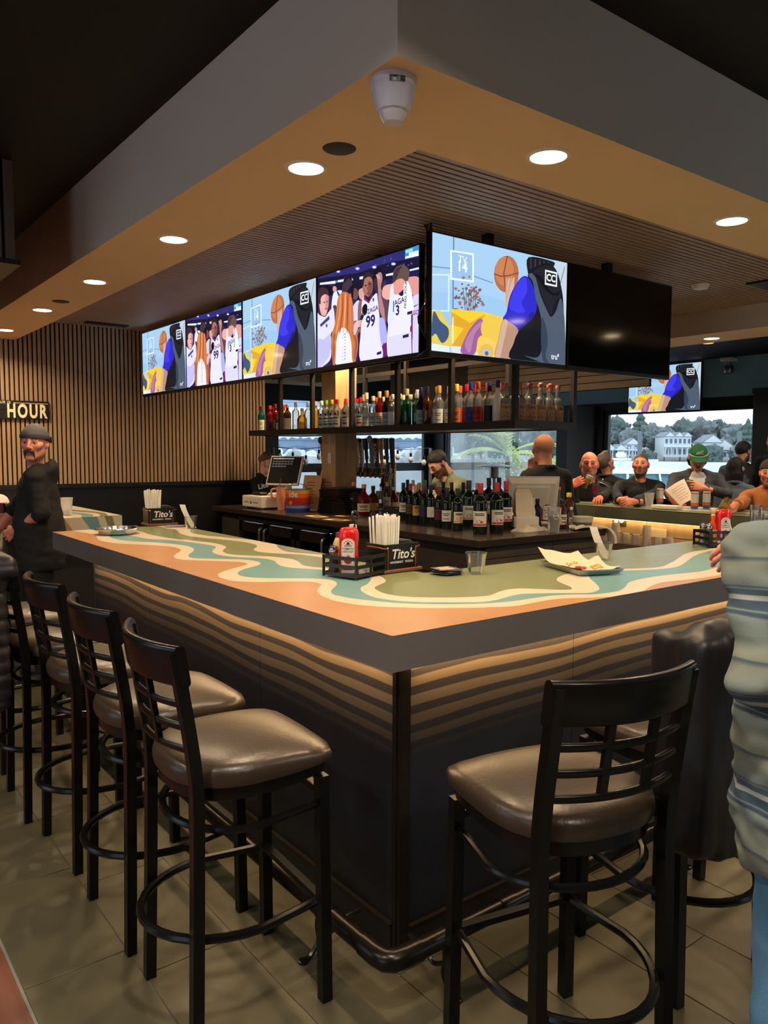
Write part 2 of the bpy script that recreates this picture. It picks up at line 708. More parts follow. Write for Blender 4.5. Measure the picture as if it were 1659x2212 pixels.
# slatted box hanging from the ceiling on the left
mb = MB()
mb.box((-2.6, 2.66, 2.52), (-0.33, 5.6, ZC), 0)
mb.box((-2.62, 2.635, 2.495), (-0.305, 5.62, 2.52), 1)
bl = struct(mb.build('trim_1', [FELT, BLACK]))
bs = MB()
bs.box((0, 0, 2.52), (0.045, 0.02, ZC - 0.002))
bsm = bs.mesh('slat', M('slat_grey', (88, 82, 80), 0.6, var=0.1))
for k in range(38):
	part('slat', bsm, bl, (-0.375 - k * 0.06, 2.64, 0))

# ------------------------------------------------------------------ lamps
TRIMW = M('lamp_trim_white', (225, 215, 200), 0.5, var=0.02)
LENS = M('lamp_lens', (255, 235, 200), 0.4, emit=(255, 226, 178), estr=14.0)
LENSD = M('lamp_lens_dim', (255, 215, 140), 0.4, emit=(255, 205, 120), estr=0.75)
tr = MB()
tr.lathe([(0.062, -0.001), (0.064, -0.006), (0.076, -0.004), (0.078, 0.0)], 24, cap=False)
trm = tr.mesh('trim_ring', TRIMW)
le = MB()
le.lathe([(0.0, -0.004), (0.063, -0.004)], 24, cap=False)
lem = le.mesh('lens', LENS)
lemd = le.mesh('lens', LENSD)

def downlight(x, y, z, label, power=DOWNLIGHT_W, lens=None, group='recessed downlights around the bar', color=WARM, spread=150):
	t = thing('recessed_downlight', label, 'light', (x, y, z), 0, group)
	part('trim_ring', trm, t)
	part('lens', lens or lem, t)
	if power > 0:
		ld = bpy.data.lights.new('bulb', 'AREA')
		ld.shape = 'DISK'
		ld.size = 0.12
		ld.energy = power
		ld.color = color
		ld.spread = math.radians(spread)
		lo = bpy.data.objects.new('bulb', ld)
		COL.objects.link(lo)
		lo.parent = t
		lo.location = (0, 0, -0.012)
	return t

ORD = ['first', 'second', 'third', 'fourth', 'fifth', 'sixth']
for k in range(5):
	downlight(0.262, 0.853 + 1.217 * k, ZS, f'round warm downlight in the left soffit, {ORD[k]} from the camera dome')
for k in range(4):
	downlight(0.867 + 1.226 * k, 0.235, ZS, f'round warm downlight in the right soffit, {ORD[k]} from the camera dome')
downlight(5.37, 2.20, ZS, 'round warm downlight in the far soffit right of the switched-off screen')
for k in range(3):
	downlight(5.37, 3.43 + 1.22 * k, ZS, f'round warm downlight in the far soffit behind the screens, {ORD[k]} in its row')
for k in range(4):
	downlight(2.95, 2.45 + 0.95 * k, ZL - 0.007, f'round downlight above the bottle shelf between the screens, {ORD[k]} from the corner', 12)
p = onz(1530, 741, 2.99)
downlight(p[0], p[1], 2.99, 'dim yellow disc light on the black ceiling past the far soffit', 2, lemd)
# unseen fill lamps added to the dining room behind and beside the bar
for k, (x, y) in enumerate(((-2.2, -0.6), (-0.4, -2.6), (1.8, -2.4), (4.0, -2.4), (-2.4, 1.8), (7.4, 1.5), (7.4, 5.2), (7.2, 8.6), (-0.6, -1.0), (-3.6, 0.6))):
	downlight(x, y, 2.99, 'unseen fill downlight added to the black ceiling of the dining room', 18, None, 'added fill downlights over the dining room', (1.0, 0.86, 0.72))
for k in range(3):
	downlight(-0.95 - 0.75 * k, 5.75, 2.99, f'round downlight washing the slatted wall, {ORD[k]} left of the bar', 12, None, 'wall washers over the slatted wall', WARM)

# speakers and camera dome in the soffit
GRILL = M('speaker_grille', (52, 48, 46), 0.7, var=0.2, scale=200)
for (px, py), lb in (((733, 321), 'round dark ceiling speaker beside the white camera dome'), ((131, 651), 'round dark ceiling speaker between the far left downlights')):
	q = onz(px, py, ZS)
	m = MB()
	m.lathe([(0.0, -0.004), (0.052, -0.004), (0.056, -0.002), (0.058, 0.0)], 24, c=(q[0], q[1], ZS), cap=False)
	tag(m.build('ceiling_speaker', GRILL), lb, 'speaker')
q = onz(850, 172, ZS)
dm = thing('dome_camera', 'white dome security camera hanging under the soffit corner', 'camera', (q[0], q[1], ZS))
m = MB()
m.lathe([(0.0, 0), (0.062, 0), (0.064, -0.004), (0.064, -0.022), (0.060, -0.026), (0.056, -0.062), (0.047, -0.088), (0.0, -0.089)], 28)
part('housing', m.mesh('housing', M('camera_white', (214, 214, 226), 0.35, var=0.02)), dm)
m = MB()
m.lathe([(0.040, -0.088), (0.037, -0.098), (0.030, -0.112), (0.026, -0.117), (0.0, -0.118)], 24)
part('lens_ball', m.mesh('lens_ball', M('camera_ball_white', (222, 220, 226), 0.3, var=0.02)), dm)
m = MB()
m.lathe([(0.0648, -0.016), (0.0625, -0.030)], 12, cap=False, a0=math.radians(222), a1=math.radians(262))
part('badge', m.mesh('badge', M('silver_badge', (170, 185, 190), 0.2, metal=0.9)), dm)
m = MB()
m.lathe([(0.0, -0.03), (0.05, -0.03), (0.062, -0.016), (0.065, 0)], 24, c=(4.07, 1.55, ZL - 0.006))
tag(m.build('smoke_detector', WHITE), 'white smoke detector on the slatted ceiling right of the screens', 'smoke detector')
q = onz(1175, 700, ZC)
q = onz(1575, 772, 2.99)
dm = thing('dome_camera', 'small grey security camera on the ceiling beside the blue wall', 'camera', (q[0], q[1], 2.99))
m = MB()
m.rbox((-0.10, -0.10, -0.06), (0.10, 0.10, 0.0), 0.03)
part('base', m.mesh('base', WHITE), dm)
m = MB()
m.lathe([(0.03, -0.06), (0.03, -0.1), (0.055, -0.12), (0.075, -0.17), (0.06, -0.23), (0.0, -0.25)], 16)
part('eyeball', m.mesh('eyeball', STEEL), dm)
q = onz(1648, 613, ZL)
m = MB()
m.rbox((q[0] - 0.15, q[1] - 0.3, ZL - 0.02), (q[0] + 0.15, q[1] + 0.05, ZL - 0.006), 0.005)
tag(m.build('air_vent', BLACK), 'dark vent plate on the slatted ceiling at the far right', 'vent')
q = onz(240, 694, ZL)
m = MB()
m.rbox((q[0] - 0.2, YW - 0.30, ZL - 0.02), (q[0] + 0.2, YW - 0.2, ZL - 0.006), 0.005)
tag(m.build('air_vent', BLACK), 'dark slot vent where the slatted ceiling meets the slatted wall', 'vent')

# sign on the slatted wall
SIGNB = M('sign_black', (22, 19, 17), 0.55, var=0.25, scale=14)
SIGNW = M('sign_cream', (232, 216, 178), 0.6, var=0.12, scale=30)
sg = thing('wall_sign', 'black plank sign with big cream letters HOUR on the slatted wall', 'sign', (0, YW - 0.001, 0))
for k, (za, zb) in enumerate(((1.862, 1.945), (1.948, 2.035))):
	m = MB()
	m.rbox((-0.55, -0.024, za), (0.752 - 0.004 * k, -0.002, zb), 0.003)
	part('plank', m.mesh('plank', SIGNB), sg)
m = MB()
put_text(m, 'HOUR', 0.175, frame((0.548, -0.0262, 1.932), (1, 0, 0), (0, 0, 1)) @ Matrix.Scale(0.62, 4, (1, 0, 0)), bold=0.035, spacing=1.25)
put_text(m, 'OUR IS', 0.034, frame((0.345, -0.0262, 2.014), (1, 0, 0), (0, 0, 1)), bold=0.008, spacing=1.2)
m.box((0.43, -0.0264, 2.010), (0.735, -0.0258, 2.014))
part('lettering', m.mesh('lettering', SIGNW, fix=False), sg)
# ================================================================== the bar
BT, BH = 1.07, 0.103     # top height, slab thickness
BW = 0.785               # width of the top
XF = 4.69                # inner edge of the far leg
TAN = M('laminate_tan', (178, 132, 90), 0.27, var=0.05, scale=5, spec=0.45)
CREAM = M('laminate_cream', (202, 190, 166), 0.27, var=0.02, scale=5, spec=0.45)
AQUA = M('laminate_aqua', (108, 148, 146), 0.27, var=0.04, scale=5, spec=0.45)
SAGE = M('laminate_sage', (120, 126, 88), 0.27, var=0.04, scale=5, spec=0.45)
EDGE = M('laminate_charcoal', (98, 92, 88), 0.55, var=0.03, scale=6)

curves = {}

def tr(o, s, pts):
	return [(o[0] + s * x, o[1] + s * y) for x, y in pts]

S1, S2, S3, S4 = 320 / 1659, 360 / 1659, 440 / 1659, 540 / 1659
O1, O2, O3, O4 = (110, 1060), (400, 1130), (660, 1190), (1060, 1150)
C1 = tr(O1, S1, [(235, 436), (250, 449), (330, 463), (420, 477), (485, 492), (512, 510), (517, 530), (545, 555), (620, 575), (720, 588), (860, 598), (1000, 605), (1150, 612), (1300, 622), (1400, 638), (1452, 660), (1440, 685), (1400, 710), (1378, 738), (1395, 757), (1450, 771), (1560, 780)]) + \
	tr(O2, S2, [(0, 367), (120, 372), (300, 378), (450, 383), (560, 390), (620, 403), (590, 422), (500, 446), (420, 468), (350, 495), (325, 516), (345, 540), (400, 560), (480, 577), (600, 585), (750, 588), (900, 585), (1050, 582), (1200, 583), (1290, 590), (1350, 608), (1345, 627), (1318, 658), (1325, 692), (1370, 730), (1450, 762)]) + \
	tr(O3, S3, [(190, 395), (300, 420), (450, 443), (620, 456), (800, 463), (1000, 467), (1250, 466), (1450, 463)]) + \
	tr(O4, S4, [(0, 497), (100, 495), (200, 485), (300, 465), (400, 448), (500, 438), (620, 435), (760, 430), (850, 425), (950, 410), (1010, 390), (1060, 360), (1110, 340), (1180, 327), (1300, 315), (1420, 300), (1540, 277)])
C2 = tr(O1, S1, [(430, 424), (445, 434), (500, 447), (580, 462), (660, 476), (680, 488), (650, 505), (660, 518), (700, 535), (800, 556), (950, 570), (1100, 577), (1300, 590), (1450, 607), (1560, 630), (1603, 660), (1580, 690), (1545, 715), (1545, 738), (1600, 752)]) + \
	tr(O2, S2, [(35, 330), (60, 345), (150, 353), (350, 358), (550, 362), (680, 375), (745, 395), (740, 415), (690, 432), (600, 455), (540, 480), (522, 500), (540, 520), (600, 535), (720, 546), (900, 550), (1100, 550), (1250, 552), (1400, 560), (1480, 575), (1510, 600), (1500, 625), (1455, 670), (1460, 700), (1510, 725)]) + \
	tr(O3, S3, [(260, 364), (340, 382), (480, 400), (620, 415), (760, 426), (950, 433), (1150, 435), (1400, 430), (1550, 425)]) + \
	tr(O4, S4, [(0, 470), (100, 462), (200, 450), (300, 435), (420, 420), (560, 413), (680, 412), (790, 400), (860, 385), (895, 360), (915, 335), (960, 318), (1050, 300), (1150, 285), (1280, 272), (1380, 262), (1460, 245), (1560, 215)])
C3 = tr(O1, S1, [(560, 418), (640, 440), (760, 470), (870, 500), (965, 518), (1100, 542), (1300, 553), (1500, 572)]) + \
	tr(O2, S2, [(0, 188), (100, 200), (220, 217), (285, 230), (305, 245), (275, 270), (272, 290), (300, 308), (370, 325), (470, 337), (600, 345), (720, 350), (830, 363), (890, 380), (915, 405), (960, 430), (1050, 445), (1180, 455), (1300, 462), (1400, 470)]) + \
	tr(O3, S3, [(260, 178), (400, 200), (520, 222), (530, 240), (500, 275), (458, 295), (448, 315), (470, 340), (530, 370), (620, 392), (760, 410), (900, 418), (1100, 422), (1400, 420)]) + \
	tr(O4, S4, [(0, 457), (60, 445), (130, 425), (200, 412), (300, 407), (430, 405), (560, 405), (660, 402), (715, 385), (718, 365), (690, 335), (655, 303), (665, 280), (720, 264), (785, 258), (900, 255), (1050, 250), (1180, 240), (1250, 225), (1300, 195), (1340, 165), (1400, 140), (1480, 120), (1560, 110)])
C4 = tr(O1, S1, [(680, 411), (800, 430), (920, 445), (1030, 466), (1100, 490), (1250, 520), (1450, 550)]) + \
	tr(O2, S2, [(0, 165), (100, 178), (250, 195), (350, 215), (405, 235), (405, 250), (375, 275), (390, 295), (450, 312), (560, 322), (700, 328), (850, 335), (1000, 352), (1080, 365), (1140, 395), (1170, 420), (1260, 438), (1365, 447)]) + \
	tr(O3, S3, [(300, 160), (450, 175), (580, 200), (640, 228), (650, 255), (600, 280), (565, 300), (575, 318), (630, 345), (720, 365), (850, 378), (1000, 382), (1200, 382), (1400, 375), (1500, 365), (1560, 345)]) + \
	tr(O4, S4, [(0, 418), (60, 395), (120, 380), (200, 374), (320, 378), (450, 383), (520, 382), (540, 375), (520, 360), (460, 335), (438, 318), (450, 300), (500, 280), (600, 262), (700, 250), (785, 243), (900, 243), (1000, 240), (1120, 232), (1170, 215), (1220, 190), (1280, 150), (1340, 130), (1420, 118), (1480, 105), (1560, 95)])
C5 = tr(O1, S1, [(1300, 425), (1400, 440), (1440, 475), (1500, 500), (1600, 520)]) + \
	tr(O2, S2, [(0, 128), (100, 140), (250, 157), (450, 175), (600, 195), (690, 215), (715, 237), (685, 260), (690, 275), (750, 292), (900, 305), (1100, 315), (1250, 330), (1360, 347), (1500, 352), (1640, 345), (1700, 330)])
C6 = tr(O2, S2, [(60, 60), (50, 85), (80, 105), (200, 125), (350, 140), (500, 155), (620, 165), (690, 172)])
C7 = tr(O2, S2, [(880, 196), (910, 225), (930, 250), (980, 278), (1050, 293), (1200, 305), (1350, 315), (1500, 322), (1600, 316)])

def wor(c):
	return [onz(x, y, BT)[:2] for x, y in c]

XR = XF
# the pattern runs on behind the man in the striped sweater: continue it to the far leg
EXT = {1: [(2.0, 0.12), (2.5, 0.10), (2.9, 0.22), (3.4, 0.20), (3.9, 0.10), (4.4, 0.16), (XR + BW, 0.14)],
	   2: [(2.3, 0.24), (2.6, 0.22), (2.95, 0.32), (3.4, 0.30), (3.9, 0.20), (4.4, 0.28), (XR + BW, 0.26)],
	   3: [(2.75, 0.52), (3.0, 0.46), (3.4, 0.40), (3.9, 0.36), (4.4, 0.46), (XR + BW, 0.42)],
	   4: [(2.75, 0.60), (3.05, 0.55), (3.4, 0.50), (3.9, 0.46), (4.4, 0.56), (XR + BW, 0.52)]}
YE = 3.39

def clip(p, e=0.0005):
	x, y = p
	x = min(max(x, e), XR + BW - e)
	y = min(max(y, e), YE - e)
	if x > BW - e and y > BW - e:
		if x - BW < y - BW:
			x = BW - e
		else:
			y = BW - e
	return (x, y)

bar = thing('bar_counter', 'long bar counter with a wavy tan, cream, aqua and sage laminate top', 'bar counter', (0, 0, 0))
L = MB()
hatch0 = 4.36
outer = [(0, 0), (XR + BW, 0), (XR + BW, YW), (XR, YW), (XR, BW), (BW, BW), (BW, YE), (0, YE)]
L.add([(x, y, BT - BH) for x, y in outer] + [(x, y, BT - 0.0012) for x, y in outer],
	  [tuple(reversed(range(8))), tuple(range(8, 16))] + [(k, (k + 1) % 8, 8 + (k + 1) % 8, 8 + k) for k in range(8)], 0)
# thin tan lip along the edge
part('edge_slab', L.mesh('edge_slab', EDGE), bar)
from mathutils.geometry import delaunay_2d_cdt as _cdt

class PatternMB(MB):
	def poly(s, pts, mi=0, col=None):
		r = _cdt([Vector(p[:2]) for p in pts], [], [tuple(range(len(pts)))], 1, 1e-6)
		z = pts[0][2]
		return s.add([(v.x, v.y, z) for v in r[0]], [tuple(f) for f in r[2]], mi, False, col)

P = PatternMB()
P.poly([(x, y, BT) for x, y in outer], 0)
lay = 1
for n, c, mi in ((1, C1, 1), (2, C2, 2), (3, C3, 1), (4, C4, 3)):
	pts = [tuple(p) for p in wor(c)]
	pts[0] = (pts[0][0], YE)
	pts = [p for p in pts if p[0] < EXT[n][0][0] + 0.02 or p[1] > 0.78]
	pts += EXT[n]
	pts = [clip(p) for p in crom(pts, 5)]
	pts = [(pts[0][0], YE - 0.0005)] + pts
	pts += [(XR + BW - 0.0005, BW - 0.0005), (BW - 0.0005, BW - 0.0005), (BW - 0.0005, YE - 0.0005)]
	P.poly([(x, y, BT + 0.0004 * lay) for x, y in pts], mi)
	lay += 1
for c, mi, e0, e1 in ((C5, 1, (BW, 3.3), (BW, 0.9)), (C6, 3, None, None), (C7, 3, None, None)):
	pts = [clip(tuple(p)) for p in crom([tuple(p) for p in wor(c)], 5)]
	if mi == 1:
		pts[0] = (pts[0][0], YE - 0.0005)
		pts = pts + [(BW - 0.0005, pts[-1][1]), (BW - 0.0005, YE - 0.0005)]
	else:
		pts = [(BW - 0.0005, pts[0][1])] + pts + [(BW - 0.0005, pts[-1][1])]
	P.poly([(x, y, BT + 0.0004 * lay) for x, y in pts], mi)
	lay += 1
# far leg: simple running waves
for off, mi in ((0.14, 1), (0.24, 2), (0.42, 1), (0.52, 3)):
	pts = [(XR + BW - off - 0.05 * math.sin(t * 2.1 + off * 9) - 0.03 * math.sin(t * 4.7), BW + t) for t in np.linspace(0, YW - BW, 60)]
	P.poly([(x, y, BT + 0.0004 * lay) for x, y in pts] + [(XR, YW, BT + 0.0004 * lay), (XR, BW, BT + 0.0004 * lay)], mi)
	lay += 1
part('patterned_top', P.mesh('patterned_top', [TAN, CREAM, AQUA, SAGE], fix=False), bar)

m = MB()
m.box((XR - 0.002, BW + 0.01, BT - BH), (XR, YW - 0.01, BT - 0.002))
part('edge_band', m.mesh('edge_band', M('laminate_edge_sage', (92, 94, 76), 0.4)), bar)
# front panels: printed waves, lit from above by a strip under the top
PM = bpy.data.materials.new('wave_print')
PM.use_nodes = True
nt = PM.node_tree
pr = nt.nodes['Principled BSDF']
g = nt.nodes.new('ShaderNodeNewGeometry')
sx = nt.nodes.new('ShaderNodeSeparateXYZ')
nt.links.new(g.outputs['Position'], sx.inputs[0])
mpn = nt.nodes.new('ShaderNodeMapping')
nt.links.new(g.outputs['Position'], mpn.inputs[0])
mpn.inputs['Scale'].default_value = (0.9, 0.9, 3.0)
nz = nt.nodes.new('ShaderNodeTexNoise')
nz.inputs['Scale'].default_value = 1.6
nz.inputs['Detail'].default_value = 1.5
nt.links.new(mpn.outputs[0], nz.inputs['Vector'])

def mth(op, a, b=None, c=None):
	n_ = nt.nodes.new('ShaderNodeMath')
	n_.operation = op
	for i_, v_ in enumerate((a, b, c)):
		if v_ is None:
			continue
		if isinstance(v_, (int, float)):
			n_.inputs[i_].default_value = v_
		else:
			nt.links.new(v_, n_.inputs[i_])
	return n_.outputs[0]

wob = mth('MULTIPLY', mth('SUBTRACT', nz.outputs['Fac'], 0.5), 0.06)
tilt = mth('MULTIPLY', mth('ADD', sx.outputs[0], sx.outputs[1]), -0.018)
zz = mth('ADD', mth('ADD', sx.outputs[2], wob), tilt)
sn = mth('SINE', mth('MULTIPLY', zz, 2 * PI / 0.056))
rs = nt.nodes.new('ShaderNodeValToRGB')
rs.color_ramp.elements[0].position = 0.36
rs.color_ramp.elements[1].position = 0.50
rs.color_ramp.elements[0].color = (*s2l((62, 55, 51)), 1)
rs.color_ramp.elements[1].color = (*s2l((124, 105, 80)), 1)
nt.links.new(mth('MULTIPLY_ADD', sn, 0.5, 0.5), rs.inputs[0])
low = nt.nodes.new('ShaderNodeMapRange')  # navy lower print; the strip's light fall-off is put into this fade
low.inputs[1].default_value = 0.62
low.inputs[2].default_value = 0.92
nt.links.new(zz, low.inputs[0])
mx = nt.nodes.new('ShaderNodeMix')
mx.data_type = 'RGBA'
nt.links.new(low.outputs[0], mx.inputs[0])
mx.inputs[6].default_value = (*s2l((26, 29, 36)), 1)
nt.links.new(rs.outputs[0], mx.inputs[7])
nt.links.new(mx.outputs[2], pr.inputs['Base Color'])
pr.inputs['Roughness'].default_value = 0.38
SB = 0.165
POST = M('dark_bronze', (44, 38, 32), 0.35, metal=0.6, var=0.1)

def panel(a, b, name='front_panel'):
	m = MB()
	(x0, y0), (x1, y1) = a, b
	m.box((min(x0, x1), min(y0, y1), 0.09), (max(x0, x1), max(y0, y1), BT - BH))
	part(name, m.mesh(name, PM), bar)

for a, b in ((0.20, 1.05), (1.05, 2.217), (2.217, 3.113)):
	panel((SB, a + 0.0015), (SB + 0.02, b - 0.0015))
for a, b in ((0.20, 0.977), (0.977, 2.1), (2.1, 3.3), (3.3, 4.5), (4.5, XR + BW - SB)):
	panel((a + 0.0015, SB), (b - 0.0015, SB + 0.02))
m = MB()
m.box((SB - 0.006, SB - 0.006, 0.0), (SB + 0.034, SB + 0.034, BT - BH))
m.box((SB - 0.01, SB + 0.010, 0.0), (SB - 0.006, SB + 0.024, BT - BH))
part('corner_post', m.mesh('corner_post', POST), bar)
m = MB()
m.box((SB + 0.02, 3.113, 0), (BW - 0.12, 3.14, BT - BH))
m.box((BW - 0.14, BW - 0.14, 0.1), (BW - 0.12, 3.12, BT - BH))
m.box((BW - 0.12, BW - 0.14, 0.1), (XR + 0.12, BW - 0.12, BT - BH))
m.box((SB - 0.003, 3.113, 0), (SB + 0.02, 3.14, BT - BH))
part('carcass', m.mesh('carcass', M('carcass_black', (26, 24, 22), 0.6)), bar)
m = MB()
m.box((SB - 0.012, SB + 0.03, 0.0), (SB + 0.02, 3.12, 0.09), 0)
m.box((SB + 0.03, SB - 0.012, 0.0), (XR + BW - SB, SB + 0.02, 0.09), 0)
m.box((SB - 0.016, SB + 0.03, 0.086), (SB + 0.004, 3.12, 0.092), 1)
m.box((SB + 0.03, SB - 0.016, 0.086), (XR + BW - SB, SB + 0.004, 0.092), 1)
part('toe_kick', m.mesh('toe_kick', [BLACK, POST]), bar)
# far leg of the bar, seen from the inside
PANELW = wood_mat('bar_inner_wood', (150, 122, 84), (176, 146, 104), 0.45, 'Z', 3, 16)
for a, b in ((0.7, 1.55), (1.55, 2.42), (2.42, 3.3), (3.3, 4.2), (4.2, 5.2), (5.2, YW - 0.05)):
	for za, zb in ((0.1, 0.83), (0.835, BT - BH)):
		m = MB()
		m.rbox((XR + 0.1, a + 0.002, za), (XR + 0.12, b - 0.002, zb - 0.002), 0.002, n=1)
		part('inner_panel', m.mesh('inner_panel', PANELW), bar)
# light strips
LED = M('led_strip', (255, 220, 170), 0.5, emit=(255, 196, 120), estr=2.5)
m = MB()
m.box((SB - 0.020, 0.2, BT - BH - 0.012), (SB - 0.008, 3.1, BT - BH - 0.001))
m.box((0.2, SB - 0.020, BT - BH - 0.012), (XR + BW - 0.2, SB - 0.008, BT - BH - 0.001))
m.box((XR + 0.078, 0.9, BT - BH - 0.012), (XR + 0.09, YW - 0.1, BT - BH - 0.001))
part('light_strip', m.mesh('light_strip', LED), bar)

def strip(loc, length, along, aim, power):
	ld = bpy.data.lights.new('strip_light', 'AREA')
	ld.shape = 'RECTANGLE'
	ld.size = length
	ld.size_y = 0.02
	ld.energy = power
	ld.color = (1.0, 0.68, 0.36)
	ld.spread = math.radians(170)
	o = bpy.data.objects.new('strip_light', ld)
	COL.objects.link(o)
	x = Vector(along)
	z = -Vector(aim).normalized()
	y = z.cross(x)
	o.matrix_world = Matrix(((x.x, y.x, z.x, loc[0]), (x.y, y.y, z.y, loc[1]), (x.z, y.z, z.z, loc[2]), (0, 0, 0, 1)))
	o.parent = bar
	return o

strip((SB - 0.03, 1.65, BT - BH - 0.014), 2.9, (0, 1, 0), (0.1, 0, -1), LED_W)
strip((2.7, SB - 0.03, BT - BH - 0.014), 5.0, (1, 0, 0), (0, 0.1, -1), LED_W * 1.7)
strip((XR + 0.07, 3.4, BT - BH - 0.014), 5.0, (0, 1, 0), (0.2, 0, -1), LED_W * 0.45)

# foot rail with elbow and brackets
rail = thing('foot_rail', 'black pipe foot rail running along the bottom of the bar', 'foot rail', (0, 0, 0))
RZ, RO, RR = 0.165, -0.035, 0.028
m = MB()
m.tube([(RO, 3.1, RZ), (RO, 0.06, RZ)], RR, 14)
part('pipe', m.mesh('pipe', M('rail_black', (30, 25, 20), 0.28, metal=0.5)), rail)
m = MB()
m.tube([(0.06, RO, RZ), (5.3, RO, RZ)], RR, 14)
part('pipe', m.mesh('pipe', MATS['rail_black']), rail)
m = MB()
m.tube([(RO, 0.075, RZ), (RO, 0.02, RZ), (RO + 0.006, RO + 0.02, RZ), (RO + 0.02, RO + 0.006, RZ), (0.02, RO, RZ), (0.075, RO, RZ)], RR + 0.004, 14)
part('elbow', m.mesh('elbow', MATS['rail_black']), rail)
m = MB()
m.tube([(RO, 0.24, RZ), (RO, 0.30, RZ)], RR + 0.003, 14)
part('coupling', m.mesh('coupling', MATS['rail_black']), rail)
m = MB()
m.tube([(0.40, RO, RZ), (0.46, RO, RZ)], RR + 0.003, 14)
part('coupling', m.mesh('coupling', MATS['rail_black']), rail)
for (bx_, by_, rz) in ((RO, 0.32, 0), (RO, 1.18, 0), (RO, 2.5, 0), (0.17, RO, 1), (1.36, RO, 1), (2.5, RO, 1), (3.7, RO, 1)):
	m = MB()
	pts = [(-0.0, 0, RZ - 0.02), (-0.005, 0.0, 0.10), (0.0, 0, 0.05), (-0.03, 0.0, 0.012), (-0.055, 0, 0.008)]
	m.tube(crom(pts, 4), 0.008, 6)
	m.tube(crom([(0.0, 0, 0.085), (0.05, 0, 0.06), (0.10, 0, 0.085), (0.16, 0.0, 0.09)], 4), 0.007, 6)
	m.lathe([(0, 0), (0.016, 0), (0.016, 0.008), (0.0, 0.012)], 10, c=(-0.055, 0, 0))
	if rz:
		m.v = [(y_ + bx_, x_ + by_, z_) for x_, y_, z_ in m.v]
	else:
		m.v = [(x_ + bx_, y_ + by_, z_) for x_, y_, z_ in m.v]
	part('bracket', m.mesh('bracket', BLACKM), rail)

# second length of counter beyond the hatch, pattern folded over its end
b2 = thing('bar_counter', 'short counter past the hatch with the wave pattern folded down its end', 'bar counter', (0, 0, 0))
m = MB()
x0, x1, y0, y1 = 0.0, BW - 0.02, 4.36, YW - 0.01
m.box((x0, y0, BT - BH), (x1, y1, BT - 0.001), 0)
part('edge_slab', m.mesh('edge_slab', EDGE), b2)
m = MB()
m.poly([(x0, y0, BT), (x1, y0, BT), (x1, y1, BT), (x0, y1, BT)], 0)

def fold(f, mi, k):
	ts = np.linspace(y0, y1, 40)
	m.poly([(f(t), t, BT + 0.0004 * k) for t in ts] + [(x1, y1, BT + 0.0004 * k), (x1, y0, BT + 0.0004 * k)], mi)

fold(lambda t: 0.30 + 0.05 * math.sin((t - y0) * 3), 1, 1)
fold(lambda t: 0.42 + 0.10 * math.sin((t - y0) * 5.2 + 0.3), 2, 2)
fold(lambda t: 0.52 + 0.09 * math.sin((t - y0) * 5.2 + 0.2), 1, 3)
fold(lambda t: 0.585 + 0.08 * math.sin((t - y0) * 5.0 + 0.1), 3, 4)
fold(lambda t: 0.655 + 0.07 * math.sin((t - y0) * 4.6), 1, 5)
ya, zb, zt = y0 - 0.0008, BT - BH, BT
for xa, xb, xc, xd, mi in ((0.0, 0.335, 0.40, 0.0, 0), (0.335, 0.46, 0.53, 0.40, 1), (0.46, 0.575, 0.61, 0.53, 2), (0.575, 0.63, 0.665, 0.61, 1), (0.63, 0.69, 0.715, 0.665, 3), (0.69, x1, x1, 0.715, 1)):
	m.poly([(xa, ya, zt), (xb, ya, zt), (xc, ya, zb), (xd, ya, zb)], mi)
m.poly([(x1 + 0.0008, y0, zb), (x1 + 0.0008, y1, zb), (x1 + 0.0008, y1, zt), (x1 + 0.0008, y0, zt)], 3)
part('patterned_top', m.mesh('patterned_top', [TAN, CREAM, AQUA, SAGE], fix=False), b2)
m = MB()
m.box((SB, y0 + 0.2, 0), (BW - 0.14, y1, BT - BH))
part('base', m.mesh('base', MATS['carcass_black']), b2)
m = MB()
# ================================================================== bar stools
VINYL = M('black_vinyl', (54, 43, 33), 0.33, var=0.10, scale=30, bump=0.10, bscale=90, spec=0.55)
FRAME = M('stool_black_steel', (12, 11, 11), 0.27, spec=0.35, var=0.1)

